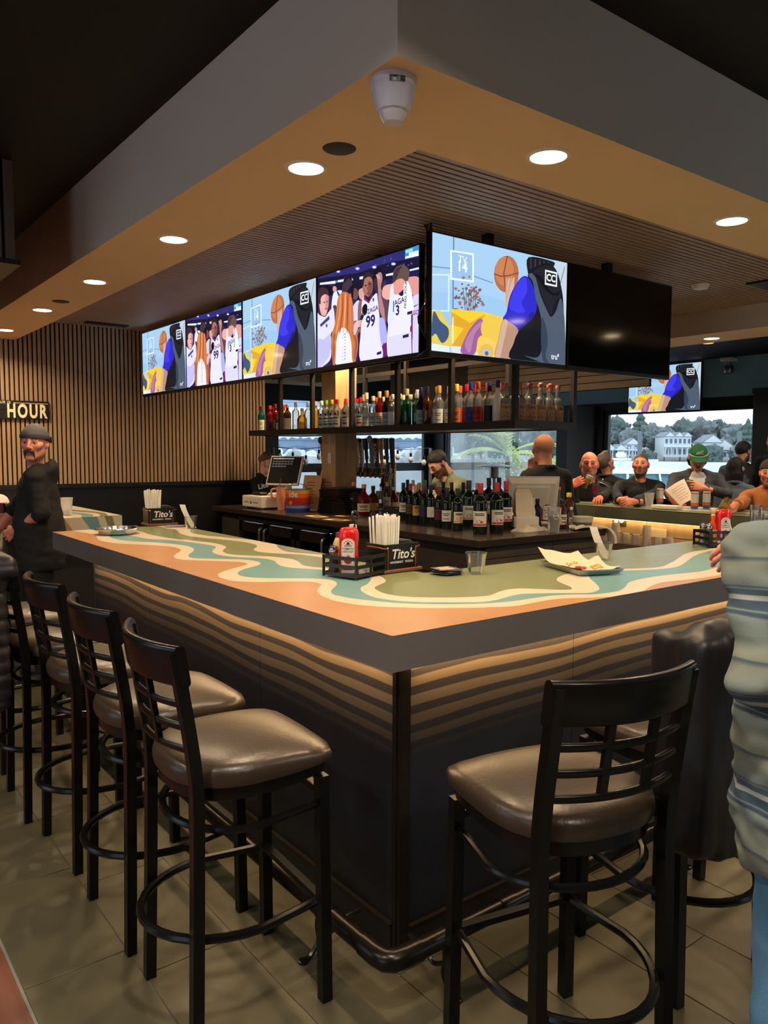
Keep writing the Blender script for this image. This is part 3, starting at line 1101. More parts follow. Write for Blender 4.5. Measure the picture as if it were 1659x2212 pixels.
def make_stool(label):
	"""seat centre at the origin, facing +Y (towards the bar)"""
	t = thing('bar_stool', label, 'bar stool', (0, 0, 0), 0, 'black bar stools along the bar')
	hw, hd = 0.205, 0.205
	# cushion: rounded square, pointed front corners, domed
	n = 40
	rings = []

	def outline(sc, z, dz=0.0):
		r = []
		for k in range(n):
			a = 2 * PI * k / n
			c, s = math.cos(a), math.sin(a)
			p = 7 if s > 0 else 2.8
			q = (abs(c) ** p + abs(s) ** p) ** (-1 / p)
			x, y_ = c * q * 0.222 * sc, s * q * 0.218 * sc
			if y_ < 0:
				x *= 1 - 0.12 * (y_ / 0.225) ** 2
			lift = dz * ((x / 0.225) ** 2 + (y_ / 0.225) ** 2)
			cf = max(0, y_) * abs(x) / (0.222 * 0.218)
			zz = z - lift
			zz = zz + (0.733 - zz) * 0.55 * cf ** 2
			r.append((x * (1 + 0.05 * cf ** 3), y_ * (1 + 0.04 * cf ** 3), zz))
		return r
	m = MB()
	rings = [outline(0.93, 0.700), outline(0.985, 0.703), outline(1.0, 0.715), outline(1.0, 0.733), outline(0.975, 0.750, 0.001), outline(0.90, 0.763, 0.004),
			 outline(0.72, 0.772, 0.004), outline(0.45, 0.776, 0.003), outline(0.15, 0.777)]
	m.loft(rings, 0, True, True)
	part('seat', m.mesh('seat', VINYL), t)
	m = MB()
	m.loft([outline(0.90, 0.660), outline(0.93, 0.664), outline(0.93, 0.701)], 0, True, True)
	part('seat_pan', m.mesh('seat_pan', FRAME), t)
	fx, fy, ry = 0.184, 0.180, -0.185
	for sx in (-1, 1):
		m = MB()
		m.beam((sx * (fx + 0.006), fy + 0.008, 0.0), (sx * fx, fy, 0.664), 0.032, 0.032, up=(0, 1, 0))
		part('leg', m.mesh('leg', FRAME), t)
		m = MB()
		pts = [(sx * (fx + 0.006), ry - 0.012, 0.0), (sx * fx, ry, 0.55), (sx * fx, ry - 0.002, 0.74), (sx * fx, ry - 0.028, 0.93), (sx * fx, ry - 0.054, 1.078)]
		m.tube(crom(pts, 3), 0.0215, 4, sq=True)
		part('leg', m.mesh('leg', FRAME), t)
	# backrest, curved to the rear
	def yb(x, z):
		base = ry - 0.004 - max(0, z - 0.74) * 0.155
		return base - 0.045 * (1 - (x / fx) ** 2) + 0.004

	def rail(z0, z1, th=0.012, x0=-fx, x1=fx):
		m = MB()
		rings = []
		for k in range(13):
			x = x0 + (x1 - x0) * k / 12
			y0_, y1_ = yb(x, z0), yb(x, z1)
			ring = []
			for cy, cz, a0 in ((1, 1, 0), (-1, 1, 90), (-1, -1, 180), (1, -1, 270)):
				rr = min(th * 0.9, (z1 - z0) * 0.45)
				for j in range(4):
					t_ = math.radians(a0 + 30 * j)
					z_ = (z1 - rr if cz > 0 else z0 + rr) + rr * math.sin(t_)
					ring.append((x, (y0_ + (y1_ - y0_) * (z_ - z0) / (z1 - z0)) + cy * (th - rr) + rr * math.cos(t_), z_))
			rings.append(ring)
		m.loft(rings, 0, True, True)
		return m
	m = rail(0.985, 1.092, 0.0145, -fx - 0.018, fx + 0.018)
	part('top_rail', m.mesh('top_rail', FRAME), t)
	for z in (0.805, 0.866, 0.927):
		part('back_slat', rail(z, z + 0.021, 0.008).mesh('back_slat', FRAME), t)
	for x in (-0.062, 0.062):
		m = MB()
		m.beam((x, yb(x, 0.81), 0.812), (x, yb(x, 0.99), 0.99), 0.020, 0.014, up=(0, 1, 0))
		part('back_slat', m.mesh('back_slat', FRAME), t)
	# U shaped foot ring and upper ring, front bars
	def uring(z, bul, r, name):
		pts = [(-fx, fy - 0.02, z)]
		for k in range(17):
			a = PI * k / 16
			pts.append((-(fx + 0.03) * math.cos(a), -0.02 - (0.165 + bul) * math.sin(a), z))
		pts.append((fx, fy - 0.02, z))
		m = MB()
		m.tube(pts, r, 8)
		part(name, m.mesh(name, FRAME), t)
	uring(0.30, 0.085, 0.0125, 'foot_ring')
	uring(0.585, 0.015, 0.011, 'upper_ring')
	for z, r in ((0.30, 0.012), (0.62, 0.011)):
		m = MB()
		m.beam((-fx, fy, z), (fx, fy, z), 0.024, 0.018)
		part('front_bar', m.mesh('front_bar', FRAME), t)
	return t

LS = [(-0.302, 0.345, 'nearest black bar stool on the left side, tan light on its empty seat'),
	  (-0.30, 0.875, 'black bar stool second from the corner along the left side of the bar'),
	  (-0.30, 1.46, 'black bar stool third from the corner along the left side of the bar'),
	  (-0.335, 1.985, 'black bar stool on the left hung with a quilted jacket'),
	  (-0.32, 2.60, 'farthest black bar stool on the left, beside the standing man')]
RS = [(0.215, -0.40, -13, 'black bar stool right of the bar corner, its lattice back turned to the camera'),
	  (0.87, -0.31, -7, 'black bar stool draped with a black leather jacket'),
	  (1.50, -0.36, -5, 'black bar stool mostly hidden behind the man in the striped sweater')]
st0 = make_stool(LS[0][2])
for k, (x, y, lb) in enumerate(LS):
	if k == 0:
		st0.location = (x, y, 0)
		st0.rotation_euler.z = math.radians(-90 - 3)
	else:
		dup(st0, (x, y, 0), math.radians(-90 + (0, 0, 2, -2, 3)[k]), lb)
for x, y, a, lb in RS:
	dup(st0, (x, y, 0), math.radians(a), lb)
# ================================================================== screens
from mathutils.geometry import delaunay_2d_cdt

def fill2d(pts):
	"""triangles of a closed outline, crossings allowed"""
	n = len(pts)
	r = delaunay_2d_cdt([Vector(p) for p in pts], [], [tuple(range(n))], 1, 1e-6)
	return [(v.x, v.y) for v in r[0]], [tuple(f) for f in r[2]]

def clip_rect(pts, x1, y1):
	for ax, lim, sg_ in ((0, 0.0, 1), (0, x1, -1), (1, 0.0, 1), (1, y1, -1)):
		out = []
		for i in range(len(pts)):
			a, b = pts[i - 1], pts[i]
			ia, ib = sg_ * (a[ax] - lim) >= 0, sg_ * (b[ax] - lim) >= 0
			if ia != ib:
				t = (lim - a[ax]) / (b[ax] - a[ax])
				out.append((a[0] + (b[0] - a[0]) * t, a[1] + (b[1] - a[1]) * t))
			if ib:
				out.append(b)
		pts = out
		if len(pts) < 3:
			return []
	return pts

class Pic:
	def __init__(s, w, h, tox):
		s.w, s.h, s.tox, s.k = w, h, tox, 0
		s.mb = MB()

	def P(s, pts, rgb, smooth=True, raw=False):
		q = pts if raw else [s.tox(x, y) for x, y in pts]
		if smooth:
			q = [tuple(p) for p in crom(q, 4, True)]
		q = clip_rect([(x * s.w, y * s.h) for x, y in q], s.w, s.h)
		if len(q) < 3:
			return
		v, f = fill2d(q)
		s.k += 1
		s.mb.add([(x, y, s.k * 4e-5) for x, y in v], f, 0, False, s2l(rgb))

	def E(s, x, y, rx, ry, rgb, rot=0, n=18):
		c, d = math.cos(rot), math.sin(rot)
		s.P([(x + rx * math.cos(a) * c - ry * math.sin(a) * d, y + rx * math.cos(a) * d + ry * math.sin(a) * c) for a in np.linspace(0, 2 * PI, n, False)], rgb, False)

	def R(s, x0, y0, x1, y1, rgb):
		s.P([(x0, y0), (x1, y0), (x1, y1), (x0, y1)], rgb, False)

	def T(s, txt, x, y, size, rgb, rot=0.0, **k):
		u, v = s.tox(x, y)
		s.k += 1
		mat = Matrix.Translation((u * s.w, v * s.h, s.k * 4e-5)) @ Matrix.Rotation(rot, 4, 'Z')
		put_text(s.mb, txt, size * s.h, mat, 0, s2l(rgb), **k)

SW_, SH_ = 1.058, 0.598

def tox_a(x, y):
	t, b = 50 + (x - 75) * 0.218, 680 + (x - 65) * 0.108
	return ((x - 70) / 742.0, 1 - (y - t) / (b - t))

def tox_b(x, y):
	t, b = 740 - (x - 5) * 0.327, 2115 - (x - 35) * 0.154
	return ((x - 20) / 1535.0, 1 - (y - t) / (b - t))

def picture_a():
	s = Pic(SW_, SH_, tox_a)
	s.P([(0, 0), (1, 0), (1, 1), (0, 1)], (150, 190, 226), False, True)
	s.P([(0, 0.5), (0.35, 0.55), (0.7, 0.5), (1, 0.55), (1, 1), (0, 1)], (158, 196, 228), False, True)
	s.P([(60, 640), (160, 655), (160, 740), (60, 700)], (210, 225, 240), False)
	s.R(172, 60, 178, 470, (96, 120, 150))
	s.P([(70, 228), (170, 236), (380, 310), (380, 316), (170, 242), (70, 234)], (110, 140, 170), False)
	for a in ((60, 270, 156, 277), (150, 270, 157, 470), (60, 463, 156, 470)):
		s.R(*a, (205, 224, 240))
	s.P([(158, 140), (278, 156), (280, 312), (160, 298)], (222, 234, 246), False)
	s.P([(167, 150), (269, 165), (271, 300), (169, 288)], (146, 184, 220), False)
	s.T('TV', 221, 192, 0.085, (222, 234, 246), bold=0.01)
	s.T('14', 219, 230, 0.13, (232, 240, 250), bold=0.02)
	r = random.Random(3)
	for k in range(70):
		x = 255 + r.gauss(0, 36)
		y = 405 + r.gauss(0, 42) - (0 if abs(x - 240) > 40 else 25)
		s.E(x, y, r.uniform(5, 11), r.uniform(4, 9), r.choice(((128, 84, 86), (150, 100, 96), (96, 88, 84), (140, 116, 110))), r.uniform(0, 3), 7)
	for k in range(6):
		s.P([(235 + k * 9, 470), (238 + k * 9, 470), (225 + k * 14, 350), (222 + k * 14, 350)], (90, 90, 84), False)
	s.P([(60, 470), (110, 465), (165, 560), (165, 660), (60, 640)], (214, 196, 84), False)
	s.P([(78, 470), (110, 520), (150, 560), (150, 610), (120, 640), (90, 590), (70, 600)], (62, 84, 120))
	s.P([(165, 455), (330, 470), (440, 500), (430, 560), (400, 735), (165, 680)], (236, 196, 52), False)
	s.P([(175, 640), (230, 560), (165, 540), (165, 470), (260, 530), (340, 480), (300, 560), (230, 690), (165, 660)], (214, 160, 44), False)
	s.P([(165, 655), (240, 660), (300, 690), (300, 710), (165, 690)], (214, 216, 220), False)
	s.P([(215, 690), (232, 620), (268, 550), (318, 505), (350, 580), (305, 610), (285, 700)], (150, 92, 150))
	s.P([(235, 640), (275, 560), (320, 520), (325, 535), (285, 590), (262, 690)], (176, 120, 160))
	s.E(375, 560, 58, 70, (226, 190, 78))
	s.E(350, 680, 52, 74, (232, 196, 96))
	s.E(348, 684, 40, 40, (214, 178, 92))
	s.E(348, 690, 26, 20, (190, 180, 168))
	s.E(350, 694, 10, 12, (86, 100, 130))
	s.P([(170, 500), (176, 500), (178, 640), (168, 640)], (240, 222, 190), False)
	s.P([(730, 190), (820, 190), (820, 780), (790, 700), (770, 300)], (186, 200, 214), False)
	s.P([(795, 230), (800, 230), (770, 330), (765, 330)], (110, 120, 130), False)
	s.E(452, 266, 69, 99, (176, 104, 66))
	s.E(440, 250, 52, 78, (194, 122, 82))
	s.P([(384, 262), (420, 275), (470, 270), (520, 255), (520, 260), (470, 276), (420, 281), (384, 268)], (120, 66, 44), False)
	s.P([(452, 168), (458, 168), (440, 260), (452, 362), (446, 362), (434, 260)], (120, 66, 44), False)
	for k in range(4):
		s.P([(448 + k * 13, 300 - k * 3), (458 + k * 13, 296 - k * 3), (463 + k * 9, 380), (470, 440), (452, 440), (448 + k * 5, 370)], (206, 168, 148) if k % 2 else (190, 150, 130))
	s.P([(455, 470), (475, 380), (520, 300), (560, 276), (600, 310), (625, 400), (640, 470), (600, 560), (530, 585), (490, 560), (436, 512)], (44, 40, 190))
	s.P([(470, 430), (510, 320), (560, 285), (570, 360), (540, 420), (560, 470), (500, 470)], (60, 58, 224))
	s.P([(470, 520), (520, 560), (600, 470), (620, 520), (560, 580)], (30, 28, 140))
	s.P([(436, 512), (480, 530), (522, 566), (505, 640), (480, 735), (395, 720), (410, 620)], (176, 136, 116))
	s.P([(436, 520), (462, 526), (440, 640), (420, 725), (395, 720), (412, 620)], (200, 166, 146))
	s.P([(576, 175), (720, 200), (728, 225), (700, 250), (640, 240), (590, 262), (574, 262)], (28, 24, 30))
	for k in range(5):
		s.R(586 + k * 26, 180 + k * 5, 594 + k * 26, 236 + k * 5, (58, 54, 60))
	s.P([(572, 275), (600, 238), (650, 215), (700, 212), (745, 250), (775, 330), (795, 450), (812, 760), (812, 800), (494, 735), (498, 640), (530, 570), (610, 500), (630, 420), (600, 320)], (20, 22, 30))
	s.P([(576, 272), (600, 262), (625, 300), (650, 380), (690, 460), (716, 498), (745, 470), (772, 400), (790, 440), (806, 560), (812, 790), (760, 780), (650, 740), (560, 706), (640, 716), (668, 640), (655, 500), (620, 390), (604, 310)], (74, 86, 104))
	s.P([(660, 500), (690, 560), (700, 640), (690, 720), (740, 770), (680, 750), (660, 650)], (52, 62, 80))
	s.P([(600, 262), (640, 230), (700, 222), (750, 262), (772, 340), (772, 392), (742, 420), (716, 490), (690, 450), (650, 360), (625, 290)], (30, 32, 40))
	s.P([(610, 262), (660, 290), (700, 350), (740, 372), (768, 360), (760, 380), (720, 380), (680, 350), (640, 300)], (14, 15, 20))
	s.P([(675, 243), (750, 260), (750, 338), (675, 324)], (226, 230, 236), False)
	s.P([(682, 254), (743, 268), (743, 328), (682, 314)], (30, 32, 40), False)
	s.T('CC', 712, 291, 0.095, (236, 240, 246), bold=0.03)
	s.T('tru', 742, 716, 0.075, (220, 226, 236), bold=0.02)
	s.E(766, 708, 5, 8, (220, 226, 236))
	return s.mb

def picture_b():
	s = Pic(SW_, SH_, tox_b)
	s.P([(0, 0), (1, 0), (1, 1), (0, 1)], (28, 26, 72), False, True)
	s.P([(0, 0.72), (1, 0.78), (1, 1), (0, 1)], (22, 20, 50), False, True)
	s.P([(0, 600), (700, 480), (1560, 250), (1560, 420), (1100, 500), (700, 640), (0, 760)], (44, 42, 110), False)
	s.P([(0, 860), (300, 830), (300, 1300), (0, 1300)], (60, 36, 84), False)
	r = random.Random(5)
	for k in range(26):
		x, y = r.uniform(20, 1540), r.uniform(0, 1)
		yy = 740 - x * 0.327 + 60 + y * 260
		s.E(x, yy, 14, 9, r.choice(((80, 84, 170), (60, 60, 130), (120, 100, 160))), 0, 6)
	for x, y in ((375, 628), (685, 578), (940, 556), (1212, 512), (1345, 560)):
		s.E(x, y, 34, 24, (130, 130, 230))
		s.E(x, y, 22, 14, (236, 240, 255))
	for q in (((62, 815), (330, 772), (330, 815), (62, 845)), ((370, 762), (600, 722), (620, 755), (370, 796)), ((718, 706), (790, 690), (790, 735), (718, 745)), ((1108, 668), (1230, 640), (1230, 680), (1108, 695)), ((1430, 605), (1550, 575), (1550, 605), (1430, 630))):
		s.P(q, (214, 226, 246), False)
	s.R(338, 770, 362, 800, (90, 150, 220))
	s.P([(0, 860), (280, 850), (290, 1000), (0, 1010)], (16, 14, 34), False)
	s.P([(1370, 300), (1548, 236), (1548, 400), (1370, 442)], (56, 140, 190), False)
	s.P([(1376, 312), (1470, 278), (1470, 330), (1376, 356)], (140, 214, 190), False)
	s.P([(1420, 350), (1546, 316), (1546, 366), (1420, 396)], (210, 226, 240), False)
	s.P([(1372, 408), (1546, 366), (1546, 400), (1372, 440)], (232, 240, 246), False)
	# player at the back left, dark head
	s.P([(275, 1300), (285, 1000), (350, 930), (440, 920), (520, 1000), (480, 1320)], (214, 226, 240))
	s.P([(350, 935), (372, 930), (420, 1010), (400, 1050)], (40, 40, 96), False)
	s.P([(285, 1175), (350, 1160), (372, 1330), (330, 1480), (290, 1400)], (92, 60, 78))
	s.E(318, 900, 34, 46, (206, 150, 140))
	s.P([(440, 960), (450, 850), (480, 720), (540, 672), (590, 720), (600, 800), (560, 880), (500, 960)], (66, 46, 62))
	s.P([(462, 800), (490, 720), (540, 672), (590, 710), (600, 760), (540, 730), (500, 780)], (24, 20, 34))
	# two more faces
	s.P([(600, 1250), (640, 1120), (720, 1080), (740, 1400), (640, 1420)], (198, 204, 232))
	s.E(650, 960, 52, 100, (112, 72, 74))
	s.P([(578, 960), (590, 850), (640, 805), (690, 850), (700, 930), (665, 880), (632, 900), (618, 1040), (596, 1080)], (22, 18, 28))
	s.E(752, 950, 46, 105, (206, 158, 152))
	s.P([(705, 900), (722, 830), (765, 808), (790, 840), (770, 870), (730, 890)], (26, 22, 36))
	# man in white shirt at the left
	s.P([(10, 1345), (60, 1310), (150, 1330), (230, 1240), (300, 1195), (320, 1500), (250, 1600), (255, 1950), (120, 2090), (20, 2120)], (216, 216, 246))
	s.P([(60, 1455), (225, 1310), (232, 1365), (80, 1490)], (64, 62, 132), False)
	s.E(180, 1465, 18, 28, (92, 88, 160))
	s.P([(20, 1700), (130, 1680), (250, 1600), (240, 1900), (100, 2080), (20, 2110)], (186, 184, 240))
	s.P([(70, 1250), (50, 1120), (60, 980), (120, 930), (200, 970), (215, 1120), (190, 1240), (160, 1310), (100, 1310)], (226, 172, 160))
	s.P([(160, 1000), (215, 1000), (212, 1120), (190, 1240), (165, 1200)], (198, 140, 140))
	s.P([(40, 1110), (28, 980), (60, 900), (130, 880), (205, 920), (218, 1010), (180, 985), (120, 1000), (80, 1050), (75, 1140)], (58, 40, 48))
	s.E(140, 1110, 16, 10, (70, 40, 50))
	s.E(190, 1098, 12, 9, (70, 40, 50))
	s.P([(140, 1205), (190, 1195), (180, 1215)], (150, 70, 80))
	# player behind the raised arm
	s.E(1000, 800, 66, 150, (60, 42, 52))
	s.P([(925, 740), (940, 620), (1000, 570), (1060, 610), (1075, 720), (1010, 690), (960, 720)], (18, 16, 30))
	s.P([(1060, 850), (1090, 760), (1120, 800), (1120, 900), (1080, 960)], (60, 44, 60))
	# main player
	s.P([(700, 1500), (700, 1150), (745, 1060), (790, 1200), (770, 1420), (740, 1560)], (140, 92, 84))
	s.P([(740, 2010), (745, 1500), (760, 1080), (800, 1020), (860, 1090), (930, 1000), (985, 960), (1015, 1100), (1025, 1400), (1060, 1800), (1068, 1950)], (222, 220, 250))
	s.P([(780, 1050), (800, 1000), (860, 1085), (910, 980), (925, 990), (865, 1115)], (130, 40, 66), False)
	s.P([(985, 960), (1000, 960), (1040, 1400), (1030, 1400)], (60, 52, 120), False)
	s.P([(770, 900), (775, 800), (800, 740), (860, 700), (910, 740), (920, 850), (905, 950), (865, 1010), (830, 1000), (790, 960)], (162, 108, 92))
	s.P([(850, 780), (905, 790), (915, 850), (900, 950), (865, 1010), (850, 960)], (122, 76, 72))
	s.P([(770, 850), (768, 760), (790, 670), (850, 630), (905, 660), (920, 740), (860, 690), (800, 740), (785, 830)], (46, 34, 44))
	for x, y in ((815, 838), (880, 815)):
		s.E(x, y, 17, 10, (38, 24, 30))
	s.P([(842, 850), (862, 850), (868, 905), (838, 910)], (134, 84, 76))
	s.E(855, 965, 26, 14, (120, 52, 58))
	s.P([(985, 700), (1010, 640), (1050, 650), (1062, 740), (1040, 860), (1075, 1000), (1110, 1150), (1130, 1300), (1110, 1400), (1060, 1330), (1010, 1150), (1000, 900)], (172, 124, 124))
	s.P([(1040, 960), (1085, 930), (1140, 1010), (1140, 1330), (1110, 1390), (1090, 1200)], (96, 62, 72))
	for k in range(4):
		s.E(992 + k * 6, 680 + k * 16, 26, 14, (206, 150, 146), 0.2)
	s.T('ZAGA', 922, 1213, 0.068, (58, 38, 92), rot=0.12, bold=0.02)
	s.T('99', 890, 1395, 0.16, (40, 32, 84), bold=0.03)
	s.R(920, 1030, 945, 1080, (60, 90, 150))
	s.P([(985, 1875), (1052, 1850), (1050, 1895), (985, 1915)], (34, 30, 70), False)
	# right-hand player
	s.P([(1060, 1000), (1080, 860), (1180, 820), (1230, 850), (1220, 1000), (1140, 1060)], (226, 166, 158))
	s.P([(1390, 800), (1420, 725), (1560, 740), (1560, 1000), (1470, 990), (1410, 900)], (214, 146, 142))
	s.P([(1480, 1010), (1560, 980), (1560, 1900), (1480, 1900)], (206, 200, 246), False)
	s.P([(1150, 1420), (1200, 1000), (1260, 960), (1330, 1010), (1400, 950), (1450, 1050), (1460, 1500), (1470, 1900), (1150, 1950)], (224, 222, 250))
	s.P([(1445, 1500), (1475, 1400), (1480, 1900), (1450, 1900)], (120, 40, 90), False)
	s.P([(1150, 1640), (1460, 1560), (1470, 1900), (1160, 1960)], (210, 208, 246), False)
	s.P([(1220, 960), (1215, 800), (1250, 720), (1330, 720), (1390, 800), (1370, 880), (1320, 940), (1270, 980)], (220, 150, 142))
	s.P([(1220, 800), (1212, 660), (1260, 560), (1350, 530), (1420, 600), (1430, 700), (1400, 790), (1330, 740), (1260, 760)], (96, 74, 70))
	s.P([(1215, 690), (1260, 580), (1340, 550), (1300, 620), (1260, 740), (1230, 790)], (62, 48, 54))
	s.P([(1360, 830), (1390, 780), (1430, 820), (1470, 1000), (1490, 1260), (1400, 1290), (1360, 1100)], (226, 232, 240))
	s.P([(1140, 1410), (1160, 1100), (1180, 880), (1215, 820), (1225, 1100), (1225, 1330), (1190, 1430)], (214, 220, 236))
	s.P([(1215, 1080), (1228, 1080), (1228, 1250), (1215, 1250)], (50, 60, 140), False)
	s.T('AGA', 1300, 1092, 0.075, (58, 38, 92), rot=0.1, bold=0.02)
	s.T('3', 1278, 1232, 0.13, (40, 32, 84), bold=0.03)
	s.T('FINAL FOUR', 1385, 985, 0.048, (40, 40, 60), rot=PI / 2 - 0.03, bold=0.015)
	for q in (((1408, 1255), (1478, 1235), (1470, 1285), (1408, 1300)), ((1350, 1615), (1430, 1590), (1428, 1640), (1350, 1660)), ((1070, 1640), (1130, 1625), (1130, 1675), (1070, 1690))):
		s.P(q, (34, 30, 70), False)
	s.P([(1020, 1370), (1090, 1360), (1130, 1560), (1130, 1720), (1050, 1740)], (170, 168, 236))
	s.P([(1075, 1740), (1130, 1720), (1140, 1930), (1075, 1950)], (110, 30, 110), False)
	s.P([(1490, 1170), (1550, 1140), (1545, 1150), (1500, 1185)], (40, 40, 60), False)
	s.T('GO', 1520, 1270, 0.06, (150, 40, 140), bold=0.03)
	# reporter
	s.P([(560, 1450), (650, 1380), (720, 1420), (700, 1600), (610, 1700)], (150, 96, 96))
	s.P([(340, 2060), (345, 1700), (380, 1540), (450, 1480), (560, 1500), (600, 1620), (630, 1850), (635, 2050)], (226, 226, 240))
	s.P([(270, 1640), (320, 1460), (350, 1250), (375, 1050), (430, 960), (500, 940), (570, 975), (610, 1060), (630, 1250), (640, 1450), (690, 1600), (700, 1800), (650, 2040), (610, 1980), (600, 1760), (560, 1580), (480, 1490), (400, 1540), (355, 1700), (330, 2060), (290, 2050)], (198, 112, 66))
	for k, c_ in enumerate(((226, 150, 92), (160, 80, 48), (232, 168, 110), (150, 74, 46), (214, 132, 80))):
		x = 400 + k * 42
		s.P([(x + 10, 990), (x + 24, 985), (x + 20, 1250), (x - 40 + k * 16, 1560), (x - 56 + k * 18, 1540), (x, 1250)], c_)
	s.P([(620, 1560), (650, 1600), (690, 1720), (660, 1950), (640, 1960), (660, 1740)], (150, 78, 50))
	s.P([(300, 1640), (330, 1600), (320, 1900), (300, 2050), (292, 1900)], (156, 84, 54))
	for k in range(9):
		s.E(495, 1590 + k * 48, 10, 10, (120, 118, 140))
		s.E(460, 1600 + k * 48, 8, 7, (160, 158, 180))
	# microphone and hand
	s.P([(770, 1180), (810, 1120), (845, 1150), (840, 1260), (800, 1300), (770, 1260)], (14, 14, 26))
	s.P([(770, 1260), (800, 1290), (760, 1400), (735, 1480), (700, 1500), (720, 1400)], (24, 26, 46))
	s.P([(750, 1262), (795, 1275), (790, 1292), (748, 1280)], (90, 130, 180), False)
	for k in range(4):
		s.E(735 - k * 6, 1385 + k * 28, 34, 13, (226, 168, 150), -0.3)
	s.P([(640, 1450), (700, 1380), (720, 1430), (680, 1560), (640, 1600)], (214, 180, 190))
	return s.mb

def screen_mat(name, strength):
	m = bpy.data.materials.new(name)
	m.use_nodes = True
	n_ = m.node_tree
	p_ = n_.nodes['Principled BSDF']
	a_ = n_.nodes.new('ShaderNodeAttribute')
	a_.attribute_name = 'Col'
	p_.inputs['Base Color'].default_value = (0.01, 0.01, 0.01, 1)
	p_.inputs['Roughness'].default_value = 0.09
	p_.inputs['Specular IOR Level'].default_value = 0.4
	n_.links.new(a_.outputs['Color'], p_.inputs['Emission Color'])
	p_.inputs['Emission Strength'].default_value = strength
	return m

SCRM = screen_mat('screen_picture', SCREEN_E)
scr_a = picture_a().mesh('screen', SCRM, fix=False, sharp=0)
scr_b = picture_b().mesh('screen', SCRM, fix=False, sharp=0)
m = MB()
m.box((0, 0, 0), (SW_, SH_, 0.0004))
scr_off = m.mesh('screen', M('screen_off', (9, 9, 10), 0.10, spec=0.45, var=0.02))
BEZ = M('bezel_black', (14, 14, 15), 0.3, var=0.06)
BW2, BH2 = 1.078, 0.630
m = MB()
m.box((-0.010, -0.024, -0.030), (SW_ + 0.010, SH_ + 0.008, -0.0008))
m.box((-0.010, -0.024, -0.030), (0.0, SH_ + 0.008, 0.003))
m.box((SW_, -0.024, -0.030), (SW_ + 0.010, SH_ + 0.008, 0.003))
m.box((0, SH_, -0.030), (SW_, SH_ + 0.008, 0.003))
m.box((0, -0.024, -0.030), (SW_, 0.0, 0.003))
bezm = m.mesh('bezel', BEZ)
m = MB()
m.rbox((0.2, 0.08, -0.06), (SW_ - 0.2, SH_ - 0.1, -0.03), 0.03)
m.box((0.42, 0.2, -0.16), (SW_ - 0.42, 0.42, -0.06))
m.beam((SW_ / 2, 0.3, -0.13), (SW_ / 2, 0.72, -0.13), 0.05, 0.05, up=(0, 0, 1))
backm = m.mesh('wall_mount', BLACKM)

def tv(o, x, label, pic, sc=1.0, mount=True, group=None):
	"""o: lower left corner of the picture seen from the front; x: direction to the viewer's right"""
	t = thing('television', label, 'television', o, 0, group)
	t.matrix_world = frame(o, x, (0, 0, 1)) @ Matrix.Scale(sc, 4)
	for nme, me in (('bezel', bezm), ('screen', pic)) + ((('wall_mount', backm),) if mount else ()):
		ob = bpy.data.objects.new(nme, me)
		COL.objects.link(ob)
		ob.parent = t
	return t

TVX, TVY = 1.60, 1.45
for k, (y0, pic, lb) in enumerate(((2.858, scr_b, 'television showing players and a reporter, nearest of the left-hand row'), (3.936, scr_a, 'television showing a man in a hooded vest, second in the left-hand row'),
								   (5.014, scr_b, 'television showing players and a reporter, third in the left-hand row'), (6.092, scr_a, 'television showing a hooded vest, last in the left-hand row at the slatted wall'))):
	tv((TVX, y0 + 0.0, 2.135), (0, -1, 0), lb, pic, 1.0)
tv((1.388, TVY, 2.093), (1, 0, 0), 'television facing right with a basketball and hooded vest, beside the dark one', scr_a)
tv((2.476, TVY, 2.093), (1, 0, 0), 'switched-off black television reflecting the downlights', scr_off)
tv((9.9, 6.245, 2.235), (0, -1, 0), 'television on the far window wall above the boats', scr_a, 1.21, True)

# backing panel of the far screens: horizontal boards
SLB = wood_mat('backing_brown', (56, 43, 30), (72, 56, 40), 0.6, 'Y', 3, 24)
bk = thing('screen_backing', 'brown slatted backing panel behind the televisions over the bottles', 'panel', (3.95, 1.87, 2.075))
m = MB()
m.box((0.0, 0, 0), (0.02, 2.0, 0.70))
m.box((0.0, 2.0, 0), (0.03, 3.2, 0.70))
part('board', m.mesh('board', FELT), bk)
m = MB()
m.box((-0.012, 0, 0.0), (0.0, 1.98, 0.052))
bm_ = m.mesh('slat', SLB)
for k in range(12):
	part('slat', bm_, bk, (0, 0, 0.004 + k * 0.058))
# cables in the corner gap between the rows of screens
cb = thing('cable_bundle', 'black cables and two tiny lit bulbs hanging between the corner screens', 'cables', (1.52, 1.62, 2.0))
for k in range(5):
	r = random.Random(k)
	pts = [(r.uniform(-.03, .03), r.uniform(-.03, .03), 0.79)] + [(r.uniform(-.05, .07), r.uniform(-.05, .05), 0.62 - 0.16 * j) for j in range(4)] + [(0.02, 0.12, 0.1)]
	m = MB()
	m.tube(crom(pts, 5), 0.006, 6)
	part('cable', m.mesh('cable', BLACK), cb)
for z in (0.38, 0.30):
	m = MB()
	m.ell((-0.03, -0.04, z), (0.012, 0.012, 0.009), 10, 6)
	part('bulb', m.mesh('bulb', M('tiny_bulb', (255, 240, 200), 0.4, emit=(255, 236, 190), estr=4)), cb)
for k, (y_, x_) in enumerate(((2.3, 1.75), (3.6, 1.75), (5.2, 1.75))):
	pass
